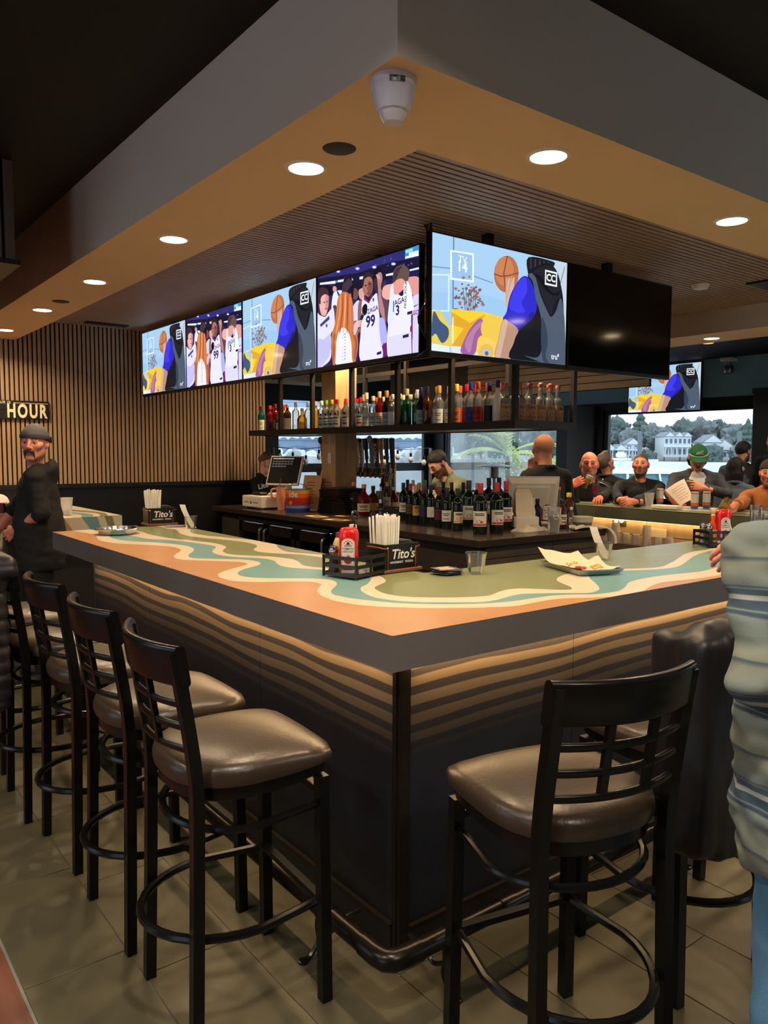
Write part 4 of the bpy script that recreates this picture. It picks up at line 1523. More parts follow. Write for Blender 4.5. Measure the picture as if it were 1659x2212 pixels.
# ================================================================== hanging shelf and bottles
SHX, SHY, SHZ = 2.70, 2.08, 1.735
SHX1, SHY1 = 3.36, 5.95
sh = thing('hanging_shelf', 'black steel bottle shelf hanging under the televisions', 'shelf', (0, 0, 0))
m = MB()
m.box((SHX + 0.04, SHY + 0.04, SHZ + 0.008), (SHX1 - 0.04, SHY1 - 0.04, SHZ + 0.024))
part('shelf_deck', m.mesh('shelf_deck', BLACKM), sh)
for nme, a, b in (('shelf_rail', (SHX, SHY, SHZ), (SHX + 0.04, SHY1, SHZ + 0.055)), ('shelf_rail', (SHX1 - 0.04, SHY, SHZ), (SHX1, SHY1, SHZ + 0.055)),
				  ('shelf_rail', (SHX + 0.04, SHY, SHZ), (SHX1 - 0.04, SHY + 0.04, SHZ + 0.055)), ('shelf_rail', (SHX + 0.04, SHY1 - 0.04, SHZ), (SHX1 - 0.04, SHY1, SHZ + 0.055))):
	m = MB()
	m.box(a, b)
	part(nme, m.mesh(nme, M('shelf_steel', (40, 36, 33), 0.45, var=0.08)), sh)
POSTS = [2.10, 2.75, 3.40, 4.05, 4.70, 5.30]
for y in POSTS:
	for x in (SHX + 0.02, SHX1 - 0.02):
		m = MB()
		m.box((x - 0.018, y - 0.018, SHZ + 0.055), (x + 0.018, y + 0.018, ZL))
		part('post', m.mesh('post', MATS['shelf_steel']), sh)
m = MB()
m.box((SHX, SHY, 2.30), (SHX + 0.03, SHY1 - 0.5, 2.34))
m.box((SHX1 - 0.03, SHY, 2.30), (SHX1, SHY1 - 0.5, 2.34))
part('top_rail', m.mesh('top_rail', MATS['shelf_steel']), sh)

DECK = SHZ + 0.0255

def G(name, rgb, trans=1.0, rough=0.03):
	return M('glass_' + name, rgb, rough, trans=trans, ior=1.42, var=0.01, spec=0.6)

GL = {'clear': clear_mat('glass_clear', (232, 230, 222), 0.04, 2.0, 0.09), 'amber': clear_mat('glass_amber', (206, 120, 40), 0.04, 1.6, 0.03), 'red': G('red', (130, 22, 26), 0.5), 'brown': G('brown', (96, 46, 26), 0.5),
	  'green': G('green', (26, 92, 58), 0.5), 'purple': G('purple', (52, 32, 84), 0.5), 'wine': G('wine', (20, 30, 16), 0.35), 'frost': M('glass_frost', (214, 210, 200), 0.5, trans=0.6, var=0.02),
	  'gold': clear_mat('glass_gold', (226, 170, 70), 0.04, 1.6, 0.03), 'dark': G('dark', (20, 18, 18), 0.2)}
CAPC = {'red': (190, 34, 30), 'green': (96, 170, 50), 'orange': (226, 150, 40), 'yellow': (226, 190, 60), 'cream': (222, 200, 160), 'tan': (196, 160, 120), 'navy': (36, 38, 78), 'blue': (34, 56, 140),
		'black': (20, 20, 22), 'copper': (206, 116, 92), 'gold': (196, 150, 60), 'cork': (196, 156, 104), 'silver': (190, 190, 196), 'redorange': (226, 84, 46), 'maroon': (110, 24, 30), 'olive': (150, 140, 70), 'white': (230, 228, 220)}
LABC = {'white': (222, 216, 202), 'cream': (220, 206, 170), 'kraft': (196, 148, 104), 'black': (24, 22, 24), 'red': (178, 44, 44), 'blue': (48, 66, 150), 'orange': (214, 110, 50), 'grey': (170, 170, 172), 'gold': (206, 160, 70), 'maroon': (96, 26, 30), 'green': (70, 110, 60), 'navy': (44, 44, 86), 'brown': (96, 62, 46)}

def capm(c):
	return M('cap_' + c, CAPC[c], 0.35, var=0.03, metal=0.4 if c in ('copper', 'gold', 'silver') else 0.0)

def labm(c):
	return M('label_' + c, LABC[c], 0.6, var=0.04, scale=40)

# shape: (radius, body height, shoulder height, neck radius, total height, cap height)
SHAPES = {'spirit': (0.040, 0.185, 0.040, 0.0145, 0.290, 0.040), 'slim': (0.036, 0.200, 0.035, 0.0140, 0.300, 0.045), 'tall': (0.038, 0.190, 0.050, 0.0150, 0.325, 0.055),
		  'liter': (0.043, 0.180, 0.030, 0.0160, 0.300, 0.022), 'squat': (0.050, 0.120, 0.050, 0.0160, 0.235, 0.030), 'wine': (0.037, 0.185, 0.050, 0.0140, 0.300, 0.055), 'magnum': (0.049, 0.205, 0.055, 0.0165, 0.345, 0.065),
		  'whisky': (0.050, 0.110, 0.055, 0.0150, 0.225, 0.030), 'syrup': (0.034, 0.160, 0.050, 0.0120, 0.270, 0.022), 'small': (0.026, 0.105, 0.025, 0.0120, 0.165, 0.022)}
LABEL_Z = {'wine': (0.055, 0.135), 'magnum': (0.050, 0.155), 'liter': (0.020, 0.150), 'whisky': (0.025, 0.085), 'squat': (0.03, 0.10), 'small': (0.02, 0.08)}
PROTO = {}
CYL = {}

def cyl_text(mb, txt, size, r, z, a0, mi=0, **k):
	vs, fs = text_geo(txt, size, **k)
	mb.add([(r * math.cos(a0 + v[0] / r), r * math.sin(a0 + v[0] / r), z + v[1]) for v in vs], fs, mi)

def cyl_disc(mb, rx, rz, r, z, a0, mi=0, n=16):
	mb.poly([(r * math.cos(a0 + rx * math.cos(t) / r), r * math.sin(a0 + rx * math.cos(t) / r), z + rz * math.sin(t)) for t in np.linspace(0, 2 * PI, n, False)], mi)

def bottle(shape, glass, cap, lab, loc, label, group, face=-2.24, art=None, cat='bottle', name='bottle', sc=1.0):
	key = (shape, glass, cap, lab, art)
	if key not in PROTO:
		r, bh, shh, nr, H, ch = SHAPES[shape]
		m = MB()
		m.lathe([(0.0, 0.006), (r * 0.7, 0.0), (r * 0.94, 0.0), (r, 0.007), (r, bh), (r * 0.93, bh + shh * 0.35), (r * 0.62, bh + shh * 0.75), (nr * 1.1, bh + shh), (nr, bh + shh + 0.012), (nr, H - 0.004), (nr * 0.9, H - 0.002), (0.0, H - 0.002)], 16, cap=False)
		gm = m.mesh(name, GL[glass])
		m = MB()
		if art == 'pourer':
			m.lathe([(nr * 0.8, H - 0.004), (nr * 1.3, H), (nr * 1.1, H + 0.014), (0.006, H + 0.02), (0.004, H + 0.055), (0.0, H + 0.055)], 10, cap=False)
		else:
			m.lathe([(nr * 1.02, H - ch), (nr * 1.16, H - ch), (nr * 1.16, H - 0.002), (nr * 1.05, H + 0.001), (0.0, H + 0.001)], 12, cap=False)
		cm = m.mesh('cap', capm(cap))
		lm = None
		if lab:
			z0, z1 = LABEL_Z.get(shape, (0.035, 0.145))
			w = 1.15 if art != 'kraft' else 1.35
			m = MB()
			mats = [labm(lab)]
			rr = r + 0.0009
			m.lathe([(rr, z0), (rr, z1)], 12, cap=False, a0=-w, a1=w)
			rr += 0.0004
			zc = (z0 + z1) / 2
			if art == 'kraft':
				mats += [labm('brown'), labm('black')]
				cyl_text(m, "Tito's", 0.034, rr, z1 - 0.022, 0, 2, shear=0.25, bold=0.01)
				cyl_disc(m, 0.015, 0.017, rr, zc - 0.004, 0, 1)
				cyl_text(m, 'Handmade', 0.017, rr, z0 + 0.040, 0, 2, shear=0.25)
				cyl_text(m, 'VODKA', 0.013, rr, z0 + 0.018, 0, 2)
			elif art == 'bars':
				mats += [labm('black'), labm('red'), labm('green')]
				for k, (zz, hh, mi) in enumerate(((0.72, 0.10, 1), (0.48, 0.05, 1), (0.20, 0.16, 2 if cap in ('red', 'redorange', 'maroon') else 3))):
					za = z0 + (z1 - z0) * zz
					m.lathe([(rr, za), (rr, za + (z1 - z0) * hh)], 6, cap=False, a0=-0.6, a1=0.6, mi=mi)
				cyl_disc(m, 0.010, 0.013, rr, z1 + 0.012, 0, 1)
			elif art in ('spot', 'dome'):
				mats += [labm('black'), labm('red' if art == 'dome' else 'gold'), labm('brown')]
				m.lathe([(rr, z0 + 0.004), (rr, z0 + 0.018)], 8, cap=False, a0=-w * 0.95, a1=w * 0.95, mi=2)
				cyl_disc(m, 0.016, 0.012, rr, z0 + 0.034, -0.1, 3)
				cyl_disc(m, 0.010, 0.008, rr + 0.0002, z0 + 0.030, 0.35, 2)
				for zz in (0.70, 0.80):
					za = z0 + (z1 - z0) * zz
					m.lathe([(rr, za), (rr, za + 0.006)], 6, cap=False, a0=-0.7, a1=0.7, mi=1)
			elif art == 'script':
				mats += [labm('black')]
				for zz, ww in ((0.66, 0.7), (0.52, 0.5), (0.2, 0.6)):
					za = z0 + (z1 - z0) * zz
					m.lathe([(rr, za), (rr, za + 0.005)], 6, cap=False, a0=-ww, a1=ww, mi=1)
			lm = m.mesh('label', mats, fix=False)
		PROTO[key] = (gm, cm, lm)
	gm, cm, lm = PROTO[key]
	t = thing(name, label, cat, loc, face, group)
	t.scale = (sc, sc, sc)
	part('glass', gm, t)
	part('cap', cm, t)
	if lm:
		part('label', lm, t)
	return t

PLACED = []

def free(x, y, r, z, push=(1, 0.25)):
	"""a spot near x, y that touches no bottle placed before"""
	for _ in range(60):
		if all(abs(z - q[3]) > 0.05 or (x - q[0]) ** 2 + (y - q[1]) ** 2 > (r + q[2] + 0.003) ** 2 for q in PLACED):
			break
		x += push[0] * 0.008
		y += push[1] * 0.008
	PLACED.append((x, y, r, z))
	return (x, y, z)

NTH = ['first', 'second', 'third', 'fourth', 'fifth', 'sixth', 'seventh', 'eighth', 'ninth', 'tenth', 'eleventh', 'twelfth', 'thirteenth', 'fourteenth', 'fifteenth']
CAPW = {'cork': 'cork stopper', 'redorange': 'orange-red cap', 'olive': 'olive cap', 'black': 'black cap'}
# front row along the left face of the shelf: (pixel column, shape, glass, cap, label, art)
ROWA = [(563, 'spirit', 'green', 'maroon', 'cream', 'script'), (569, 'spirit', 'dark', 'black', 'grey', None), (581, 'spirit', 'red', 'red', 'maroon', 'script'), (592, 'slim', 'red', 'maroon', None, None),
		(604, 'squat', 'amber', 'tan', 'cream', 'script'), (618, 'spirit', 'brown', 'tan', 'cream', None), (636, 'slim', 'clear', 'tan', None, None), (651, 'squat', 'gold', 'cork', 'gold', None), (664, 'spirit', 'clear', 'silver', None, None),
		(679, 'spirit', 'gold', 'tan', None, None), (692, 'spirit', 'clear', 'cream', 'white', 'bars'), (703, 'spirit', 'clear', 'green', 'white', 'bars'), (715, 'spirit', 'clear', 'orange', 'white', 'bars'), (727, 'spirit', 'clear', 'red', 'white', 'bars'),
		(737, 'spirit', 'clear', 'maroon', 'white', 'bars'), (746, 'spirit', 'clear', 'redorange', 'white', 'bars'), (764, 'spirit', 'clear', 'red', 'orange', 'script'), (776, 'spirit', 'clear', 'red', 'white', 'bars'), (790, 'tall', 'clear', 'cream', 'white', 'script'),
		(804, 'spirit', 'clear', 'cream', 'white', 'script'), (817, 'tall', 'red', 'tan', 'cream', 'script'), (833, 'tall', 'dark', 'gold', 'grey', 'script'), (846, 'spirit', 'clear', 'silver', 'white', None), (861, 'spirit', 'green', 'cream', None, None),
		(876, 'tall', 'green', 'cream', None, None), (888, 'spirit', 'green', 'silver', None, None), (906, 'tall', 'purple', 'navy', 'grey', 'script'), (920, 'tall', 'brown', 'navy', None, None), (933, 'tall', 'clear', 'olive', 'white', 'script'),
		(946, 'tall', 'clear', 'orange', 'white', 'script'), (959, 'tall', 'clear', 'cork', 'white', 'script'), (983, 'tall', 'clear', 'yellow', 'orange', 'script'), (994, 'tall', 'clear', 'red', 'red', 'script'), (1013, 'tall', 'clear', 'blue', 'blue', 'script'),
		(1030, 'tall', 'clear', 'redorange', 'red', 'script'), (1043, 'tall', 'clear', 'blue', 'blue', None), (1055, 'spirit', 'clear', 'black', 'black', None), (1073, 'tall', 'frost', 'blue', None, None), (1092, 'liter', 'clear', 'copper', 'kraft', 'kraft')]
BAYN = ['leftmost', 'second', 'third', 'fourth', 'fifth', 'sixth']
bays = sorted(POSTS, reverse=True)
cnt = {}

def bay_of(y):
	k = 0
	for b in bays:
		if y < b:
			k += 1
	return k

def blabel(glass, cap, where):
	return f"{glass} bottle with {CAPW.get(cap, cap + ' cap')}, {where}"

for px, shp, gl, cp, lb, art in ROWA:
	p = onx(px, 900, SHX + 0.085)
	y = p[1]
	for b in POSTS:
		pass
	k = bay_of(y)
	cnt[k] = cnt.get(k, 0) + 1
	bottle(shp, gl, cp, lb, free(SHX + 0.097 + 0.004 * math.sin(px), y, SHAPES[shp][0], DECK), blabel(gl, cp, f'{NTH[cnt[k] - 1]} in front row, {BAYN[k]} bay of hanging shelf'), 'bottles on the hanging shelf', face=PI + 0.62 + 0.15 * math.sin(px * 1.7), art=art)
# second row, half hidden
ROWB = [(575, 'spirit', 'red', 'maroon', None), (588, 'spirit', 'green', 'black', None), (610, 'slim', 'amber', 'red', None), (722, 'spirit', 'clear', 'green', 'white'), (742, 'spirit', 'clear', 'yellow', 'white'), (771, 'spirit', 'clear', 'redorange', 'white'), (783, 'tall', 'clear', 'cream', 'white'),
		(811, 'spirit', 'clear', 'redorange', 'white'), (826, 'spirit', 'clear', 'cream', 'white'), (841, 'spirit', 'dark', 'gold', None), (868, 'spirit', 'green', 'cream', None), (883, 'spirit', 'clear', 'cream', None), (898, 'tall', 'purple', 'silver', None), (913, 'tall', 'dark', 'black', None),
		(966, 'tall', 'clear', 'orange', 'white'), (988, 'tall', 'clear', 'redorange', 'red'), (1003, 'tall', 'clear', 'red', 'red'), (1022, 'tall', 'clear', 'redorange', 'red'), (1049, 'tall', 'clear', 'redorange', 'red'), (1064, 'tall', 'clear', 'redorange', 'red')]
cnt2 = {}
for px, shp, gl, cp, lb in ROWB:
	p = onx(px, 890, SHX + 0.20)
	k = bay_of(p[1])
	cnt2[k] = cnt2.get(k, 0) + 1
	bottle(shp, gl, cp, lb, free(SHX + 0.22, min(p[1], SHY1 - 0.12), SHAPES[shp][0], DECK), blabel(gl, cp, f'{NTH[cnt2[k] - 1]} in second row, {BAYN[k]} bay of hanging shelf'), 'bottles on the hanging shelf', face=PI + 0.6, art=None)
# end of the shelf facing right
for k, px in enumerate((1124, 1146, 1168, 1187, 1206)):
	p = ony(px, 900, SHY + 0.085)
	bottle('liter', 'clear', 'copper', 'kraft', free(p[0], SHY + 0.094, 0.043, DECK, (0.2, 1)), f'clear bottle with kraft label and copper cap, {NTH[k]} along the right end of hanging shelf', 'bottles on the hanging shelf', face=-PI / 2 - 0.45 + 0.06 * k, art='kraft')
for k, (px, cp, gl) in enumerate(((1114, 'navy', 'clear'), (1143, 'navy', 'clear'), (1170, 'silver', 'clear'), (1191, 'copper', 'clear'))):
	p = ony(px, 890, SHY + 0.20)
	bottle('tall', gl, cp, 'kraft' if cp == 'copper' else 'white', free(p[0], SHY + 0.21, 0.038, DECK, (0.2, 1)), f'clear bottle with {cp} cap, {NTH[k]} behind the kraft-labelled bottles on hanging shelf', 'bottles on the hanging shelf', face=-PI / 2 - 0.5)

# ================================================================== back bar island
IX0, IX1, IY0, IY1, IZ = 2.17, 3.46, 1.87, 5.76, 1.01
CTR = M('counter_black_brown', (48, 40, 35), 0.22, var=0.12, scale=9, spec=0.5)
GREYW = wood_mat('back_bar_grey_wood', (58, 50, 44), (76, 66, 57), 0.5, 'X', 4, 26)
isl = thing('back_bar', 'dark back bar island with a black counter in the middle of the bar', 'counter', (0, 0, 0))
m = MB()
m.rbox((IX0, IY0, IZ - 0.045), (IX1, IY1, IZ), 0.006)
part('countertop', m.mesh('countertop', CTR), isl)
m = MB()
m.box((IX0 + 0.10, IY0 + 0.06, 0.0), (IX1 - 0.05, 3.62, IZ - 0.045))
m.box((IX0 + 0.66, 3.62, 0.0), (IX1 - 0.05, IY1 - 0.05, IZ - 0.045))
m.box((IX0 + 0.10, 5.40, 0.0), (IX0 + 0.66, IY1 - 0.05, IZ - 0.045))
part('carcass', m.mesh('carcass', MATS['carcass_black']), isl)
for xa, xb in ((IX0 + 0.10, IX0 + 0.75), (IX0 + 0.754, IX1 - 0.05)):
	for za, zb in ((0.12, 0.62), (0.625, 0.875), (0.88, IZ - 0.046)):
		m = MB()
		m.box((xa, IY0 + 0.045, za), (xb - 0.002, IY0 + 0.06, zb))
		part('panel', m.mesh('panel', GREYW), isl)
for ya, yb_, za, zb in ((IY0 + 0.06, 3.60, 0.74, IZ - 0.05), (IY0 + 0.06, 3.60, 0.12, 0.73)):
	m = MB()
	m.box((IX0 + 0.085, ya, za), (IX0 + 0.10, yb_, zb))
	part('panel', m.mesh('panel', wood_mat('back_bar_wood_y', (40, 34, 30), (54, 46, 40), 0.5, 'Y', 4, 26)), isl)
# drawer front at the far left
m = MB()
m.box((IX0 + 0.085, 5.30, 0.2), (IX0 + 0.10, IY1 - 0.06, 0.90))
part('drawer', m.mesh('drawer', MATS['back_bar_wood_y']), isl)
# wooden column through the island
colw = wood_mat('column_wood', (176, 138, 94), (204, 164, 114), 0.5, 'Z', 2, 10)
for (xa, xb, nme) in ((2.88, 3.00, 'board'), (3.003, 3.14, 'board')):
	pass
wc = bpy.data.objects.new('column', None)
COL.objects.link(wc)
wc['kind'] = 'structure'
for a, b in (((2.89, 4.56, IZ), (2.905, 4.80, ZL)), ((2.905, 4.56, IZ), (3.015, 4.575, ZL)), ((3.017, 4.56, IZ), (3.135, 4.575, ZL)), ((2.905, 4.785, IZ), (3.135, 4.80, ZL)), ((3.12, 4.575, IZ), (3.135, 4.785, ZL))):
	m = MB()
	m.box(a, b)
	part('board', m.mesh('board', colw), wc)
q = onx(713, 990, 2.888)
m = MB()
m.rbox((2.878, q[1] - 0.03, q[2] - 0.05), (2.889, q[1] + 0.03, q[2] + 0.05), 0.004)
m.tube([(2.886, q[1], q[2] + 0.05), (2.886, q[1] + 0.01, q[2] + 0.22), (2.886, q[1] - 0.03, q[2] + 0.30)], 0.003, 6)
tag(m.build('wall_switch', WHITE), 'small white switch with a cable on the wooden column', 'switch')

# cooler with three glass doors
ck = thing('back_bar_cooler', 'black cooler with three lit glass doors under the back bar', 'cooler', (IX0 + 0.03, 3.64, 0.06))
m = MB()
LCK = 1.60
m.box((0.05, 0, 0), (0.60, 0.03, 0.86))
m.box((0.05, LCK - 0.03, 0), (0.60, LCK, 0.86))
m.box((0.57, 0, 0), (0.60, LCK, 0.86))
m.box((0.05, 0, 0.0), (0.60, LCK, 0.05))
m.box((0.0, 0, 0.84), (0.60, LCK, 0.875))
for y in (0.53, 1.07):
	m.box((0.05, y - 0.015, 0), (0.60, y + 0.015, 0.86))
part('cabinet', m.mesh('cabinet', M('cooler_black', (34, 28, 24), 0.35, metal=0.3)), ck)
m = MB()
m.box((0.055, 0.03, 0.815), (0.075, LCK - 0.03, 0.835))
part('lamp', m.mesh('lamp', M('cooler_lamp', (225, 240, 255), 0.5, emit=(220, 236, 255), estr=14)), ck)
m = MB()
m.box((0.08, 0.03, 0.54), (0.56, LCK - 0.03, 0.55))
part('wire_shelf', m.mesh('wire_shelf', STEEL), ck)
for k in range(3):
	y0 = 0.02 + k * 0.53
	m = MB()
	y1 = y0 + 0.50
	m.box((0.005, y0, 0.06), (0.045, y0 + 0.055, 0.835))
	m.box((0.005, y1 - 0.055, 0.06), (0.045, y1, 0.835))
	m.box((0.005, y0, 0.06), (0.045, y1, 0.13))
	m.box((0.005, y0, 0.745), (0.045, y1, 0.835))
	d = part('door', m.mesh('door', MATS['cooler_black']), ck)
	m = MB()
	m.box((0.02, y0 + 0.056, 0.131), (0.026, y1 - 0.056, 0.744))
	part('pane', m.mesh('pane', CLEAR), d)
	hy = y0 + 0.03 if k != 1 else y1 - 0.03
	m = MB()
	m.tube(crom([(0.0, hy, 0.56), (-0.03, hy, 0.585), (-0.035, hy, 0.70), (-0.03, hy, 0.78), (0.0, hy, 0.80)], 4), 0.012, 8)
	part('handle', m.mesh('handle', STEEL), d)
CANC = [(190, 30, 44), (214, 60, 80), (226, 226, 226), (60, 80, 170), (70, 150, 90), (226, 214, 190), (170, 24, 40)]
cm_ = {}
for k, c in enumerate(CANC):
	m = MB()
	m.lathe([(0.026, 0), (0.033, 0.008), (0.033, 0.108), (0.027, 0.120), (0.025, 0.118), (0.0, 0.118)], 14)
	cm_[k] = m.mesh('drink_can', M(f'can_paint_{k}', c, 0.3, metal=0.2))
CN = ['red', 'pink', 'white', 'blue', 'green', 'cream', 'dark red']
i = 0
for k in range(3):
	for j in range(5):
		ci = ((0, 1, 0, 6, 2), (0, 6, 1, 0, 0), (2, 3, 0, 4, 5))[k][j]
		o = bpy.data.objects.new('drink_can', cm_[ci])
		COL.objects.link(o)
		o.location = (IX0 + 0.03 + 0.12, 3.64 + 0.02 + k * 0.53 + 0.09 + j * 0.08, 0.06 + 0.5515)
		if k < 2:
			o.scale = (1.05, 1.05, 1.45)
		tag(o, f'{CN[ci]} can behind the {("right", "middle", "left")[k]} cooler door, {NTH[j]} from the right', 'can', 'cans in the back bar cooler')

# wine bottles crowding the corner of the island
WB = [(1092, 1140, 'magnum', 'wine', 'red', 'white', 'dome'), (1072, 1148, 'magnum', 'wine', 'red', 'white', 'dome'), (1037, 1152, 'magnum', 'wine', 'red', 'white', 'dome'), (1012, 1136, 'magnum', 'wine', 'black', 'white', 'spot'), (988, 1146, 'wine', 'wine', 'black', 'cream', 'spot'),
	  (1055, 1122, 'magnum', 'wine', 'black', 'white', 'spot'), (1077, 1120, 'magnum', 'wine', 'black', 'cream', 'script'), (1030, 1120, 'wine', 'wine', 'silver', 'cream', 'script'),
	  (965, 1142, 'wine', 'wine', 'black', 'white', 'script'), (948, 1138, 'wine', 'wine', 'maroon', 'maroon', 'script'), (930, 1132, 'wine', 'wine', 'black', 'white', None), (916, 1131, 'wine', 'wine', 'maroon', 'navy', 'script'), (905, 1120, 'wine', 'wine', 'cork', 'white', 'script'),
	  (899, 1128, 'wine', 'wine', 'gold', 'gold', 'spot'), (886, 1124, 'wine', 'wine', 'red', 'brown', 'script'), (871, 1120, 'wine', 'wine', 'black', 'white', 'script'), (1000, 1118, 'wine', 'green', 'black', 'cream', None), (975, 1118, 'wine', 'wine', 'maroon', 'cream', None),
	  (957, 1116, 'wine', 'wine', 'black', 'cream', None), (917, 1108, 'wine', 'green', 'green', None, None), (892, 1108, 'wine', 'clear', 'silver', 'white', None), (880, 1106, 'wine', 'green', 'black', None, None)]
WLB = ['rightmost in front at the island corner', 'second from the right', 'at the very corner of the island', 'just left of the corner bottle', 'left of the big corner bottles',
	   'behind the two red-capped corner bottles', 'behind the rightmost red-capped bottle', 'peeking between the big bottles', 'in front of the maroon-capped one', 'sixth from the right in front', 'between two maroon-capped ones', 'left of the bartender in green',
	   'with a cork, second row', 'near the left end of the front row', 'second from the left in front', 'leftmost of the front wine bottles', 'behind the cream-labelled one', 'in the middle of the second row', 'in the second row left of the middle', 'in the third row by the green capsule', 'in the third row with a silver top', 'leftmost of the third row']
for k, (px, py, shp, gl, cp, lb, art) in enumerate(WB):
	p = onz(px, py, IZ)
	capw = {'cork': 'bare cork', 'black': 'black capsule'}.get(cp, cp + ' capsule')
	lw = f'and {lb} label' if lb else 'and no label'
	bottle(shp, gl, cp, lb, free(max(p[0], IX0 + 0.06), max(p[1], IY0 + 0.06), SHAPES[shp][0], IZ + 0.001, (0.6, 0.8)), f'{"large" if shp == "magnum" else "dark"} wine bottle, {capw} {lw}, {WLB[k]}'[:200], 'wine bottles on the back bar', face=-2.22 + 0.3 * math.sin(k * 2.1), art=art, name='wine_bottle')
# ================================================================== things on the bar
Z0 = BT + 0.005
KRED = M('ketchup_red', (196, 24, 20), 0.22, spec=0.6, coat=0.4, var=0.04)
PAPER = M('paper_white', (228, 222, 210), 0.7, var=0.03, scale=30)
STRAWM = M('paper_straw', (232, 228, 214), 0.7, var=0.03)
TRACKM = M('black_lacquer', (16, 15, 15), 0.3, var=0.06)

def ketchup(loc, rz, label):
	t = thing('ketchup_bottle', label, 'ketchup bottle', loc, rz)
	secs = [(0.024, 0.018, 0.018), (0.030, 0.020, 0.030), (0.0375, 0.026, 0.040), (0.039, 0.027, 0.070), (0.0365, 0.025, 0.105), (0.0385, 0.027, 0.135), (0.039, 0.0275, 0.160), (0.036, 0.025, 0.176), (0.028, 0.018, 0.185), (0.012, 0.008, 0.187)]
	rings = []
	for a, b, z in secs:
		r = []
		for k in range(28):
			th = 2 * PI * k / 28
			c, s_ = math.cos(th), math.sin(th)
			q = (abs(c) ** 3 + abs(s_) ** 3) ** (-1 / 3)
			r.append((a * q * c, b * q * s_, z))
		rings.append(r)
	m = MB()
	m.loft(rings, 0, True, True)
	part('squeeze_body', m.mesh('squeeze_body', KRED), t)
	m = MB()
	m.rbox((-0.030, -0.020, 0.0), (0.030, 0.020, 0.020), 0.012)
	part('cap', m.mesh('cap', WHITE), t)
	m = MB()
	mats = [labm('white'), labm('red'), labm('black'), labm('green')]
	yf = -0.0285

	def rr(x0, x1, z0, z1, y, mi, arch):
		pts = [(x0, y, z0 + 0.006), (x0 + 0.006, y, z0), (x1 - 0.006, y, z0), (x1, y, z0 + 0.006)]
		for k in range(9):
			th = PI * k / 8
			pts.append(((x0 + x1) / 2 + (x1 - x0) / 2 * math.cos(th), y, z1 - arch + arch * math.sin(th)))
		m.poly(pts, mi)
	rr(-0.026, 0.026, 0.030, 0.145, yf, 0, 0.02)
	rr(-0.0235, 0.0235, 0.033, 0.142, yf - 0.0003, 2, 0.018)
	rr(-0.0225, 0.0225, 0.034, 0.141, yf - 0.0006, 0, 0.0175)
	F = lambda z: frame((0, yf - 0.001, z), (1, 0, 0), (0, 0, 1))
	put_text(m, 'TOMATO', 0.0098, F(0.103), 2, bold=0.03)
	put_text(m, 'KETCHUP', 0.0088, F(0.092), 2, bold=0.03)
	m.poly([(0.0165 * math.cos(a), yf - 0.0008, 0.060 + 0.0155 * math.sin(a)) for a in np.linspace(0, 2 * PI, 20, False)], 1)
	for a in range(5):
		th = PI * (0.2 + 0.15 * a)
		m.poly([(0, yf - 0.0012, 0.072), (0.010 * math.cos(th) + 0.001, yf - 0.0012, 0.073 + 0.008 * math.sin(th)), (0.010 * math.cos(th) - 0.001, yf - 0.0012, 0.0735 + 0.008 * math.sin(th))], 2)
	m.lathe([(0.019, 0), (0.016, 0)], 12, cap=False, a0=0.2, a1=PI - 0.2, mi=1)
	k0 = len(m.v) - 26
	m.v[k0:] = [(x, yf - 0.0009, 0.118 + y) for x, y, z in m.v[k0:]]
	for k, zz in enumerate((0.113, 0.117)):
		m.box((-0.016 + 0.002 * k, yf - 0.0013, zz), (0.016 - 0.002 * k, yf - 0.0009, zz + 0.0018), 2)
	m.poly([(-0.008, yf - 0.001, 0.120), (0.008, yf - 0.001, 0.120), (0.004, yf - 0.001, 0.130), (-0.004, yf - 0.001, 0.130)], 2)
	part('label', m.mesh('label', mats, fix=False), t)
	return t

GLASSC = clear_mat('shaker_glass', (235, 238, 238), 0.04, 1.5, 0.03)

def shaker(loc, what, label):
	t = thing('pepper_shaker' if what == 'pepper' else 'salt_shaker', label, 'shaker', loc)
	m = MB()
	m.lathe([(0.0, 0), (0.021, 0), (0.0215, 0.01), (0.017, 0.075), (0.0165, 0.085)], 12, cap=False)
	part('glass', m.mesh('glass', GLASSC), t)
	m = MB()
	m.lathe([(0.0, 0.004), (0.018, 0.004), (0.0155, 0.062), (0.0, 0.066)], 12, cap=False)
	part('filling', m.mesh('filling', M('ground_pepper', (58, 50, 46), 0.9, var=0.4, scale=300) if what == 'pepper' else M('salt', (225, 222, 214), 0.9)), t)
	m = MB()
	m.lathe([(0.0175, 0.082), (0.0190, 0.084), (0.0190, 0.098), (0.016, 0.108), (0.009, 0.112), (0.0, 0.112)], 12, cap=False)
	part('cap', m.mesh('cap', CHROME), t)
	return t

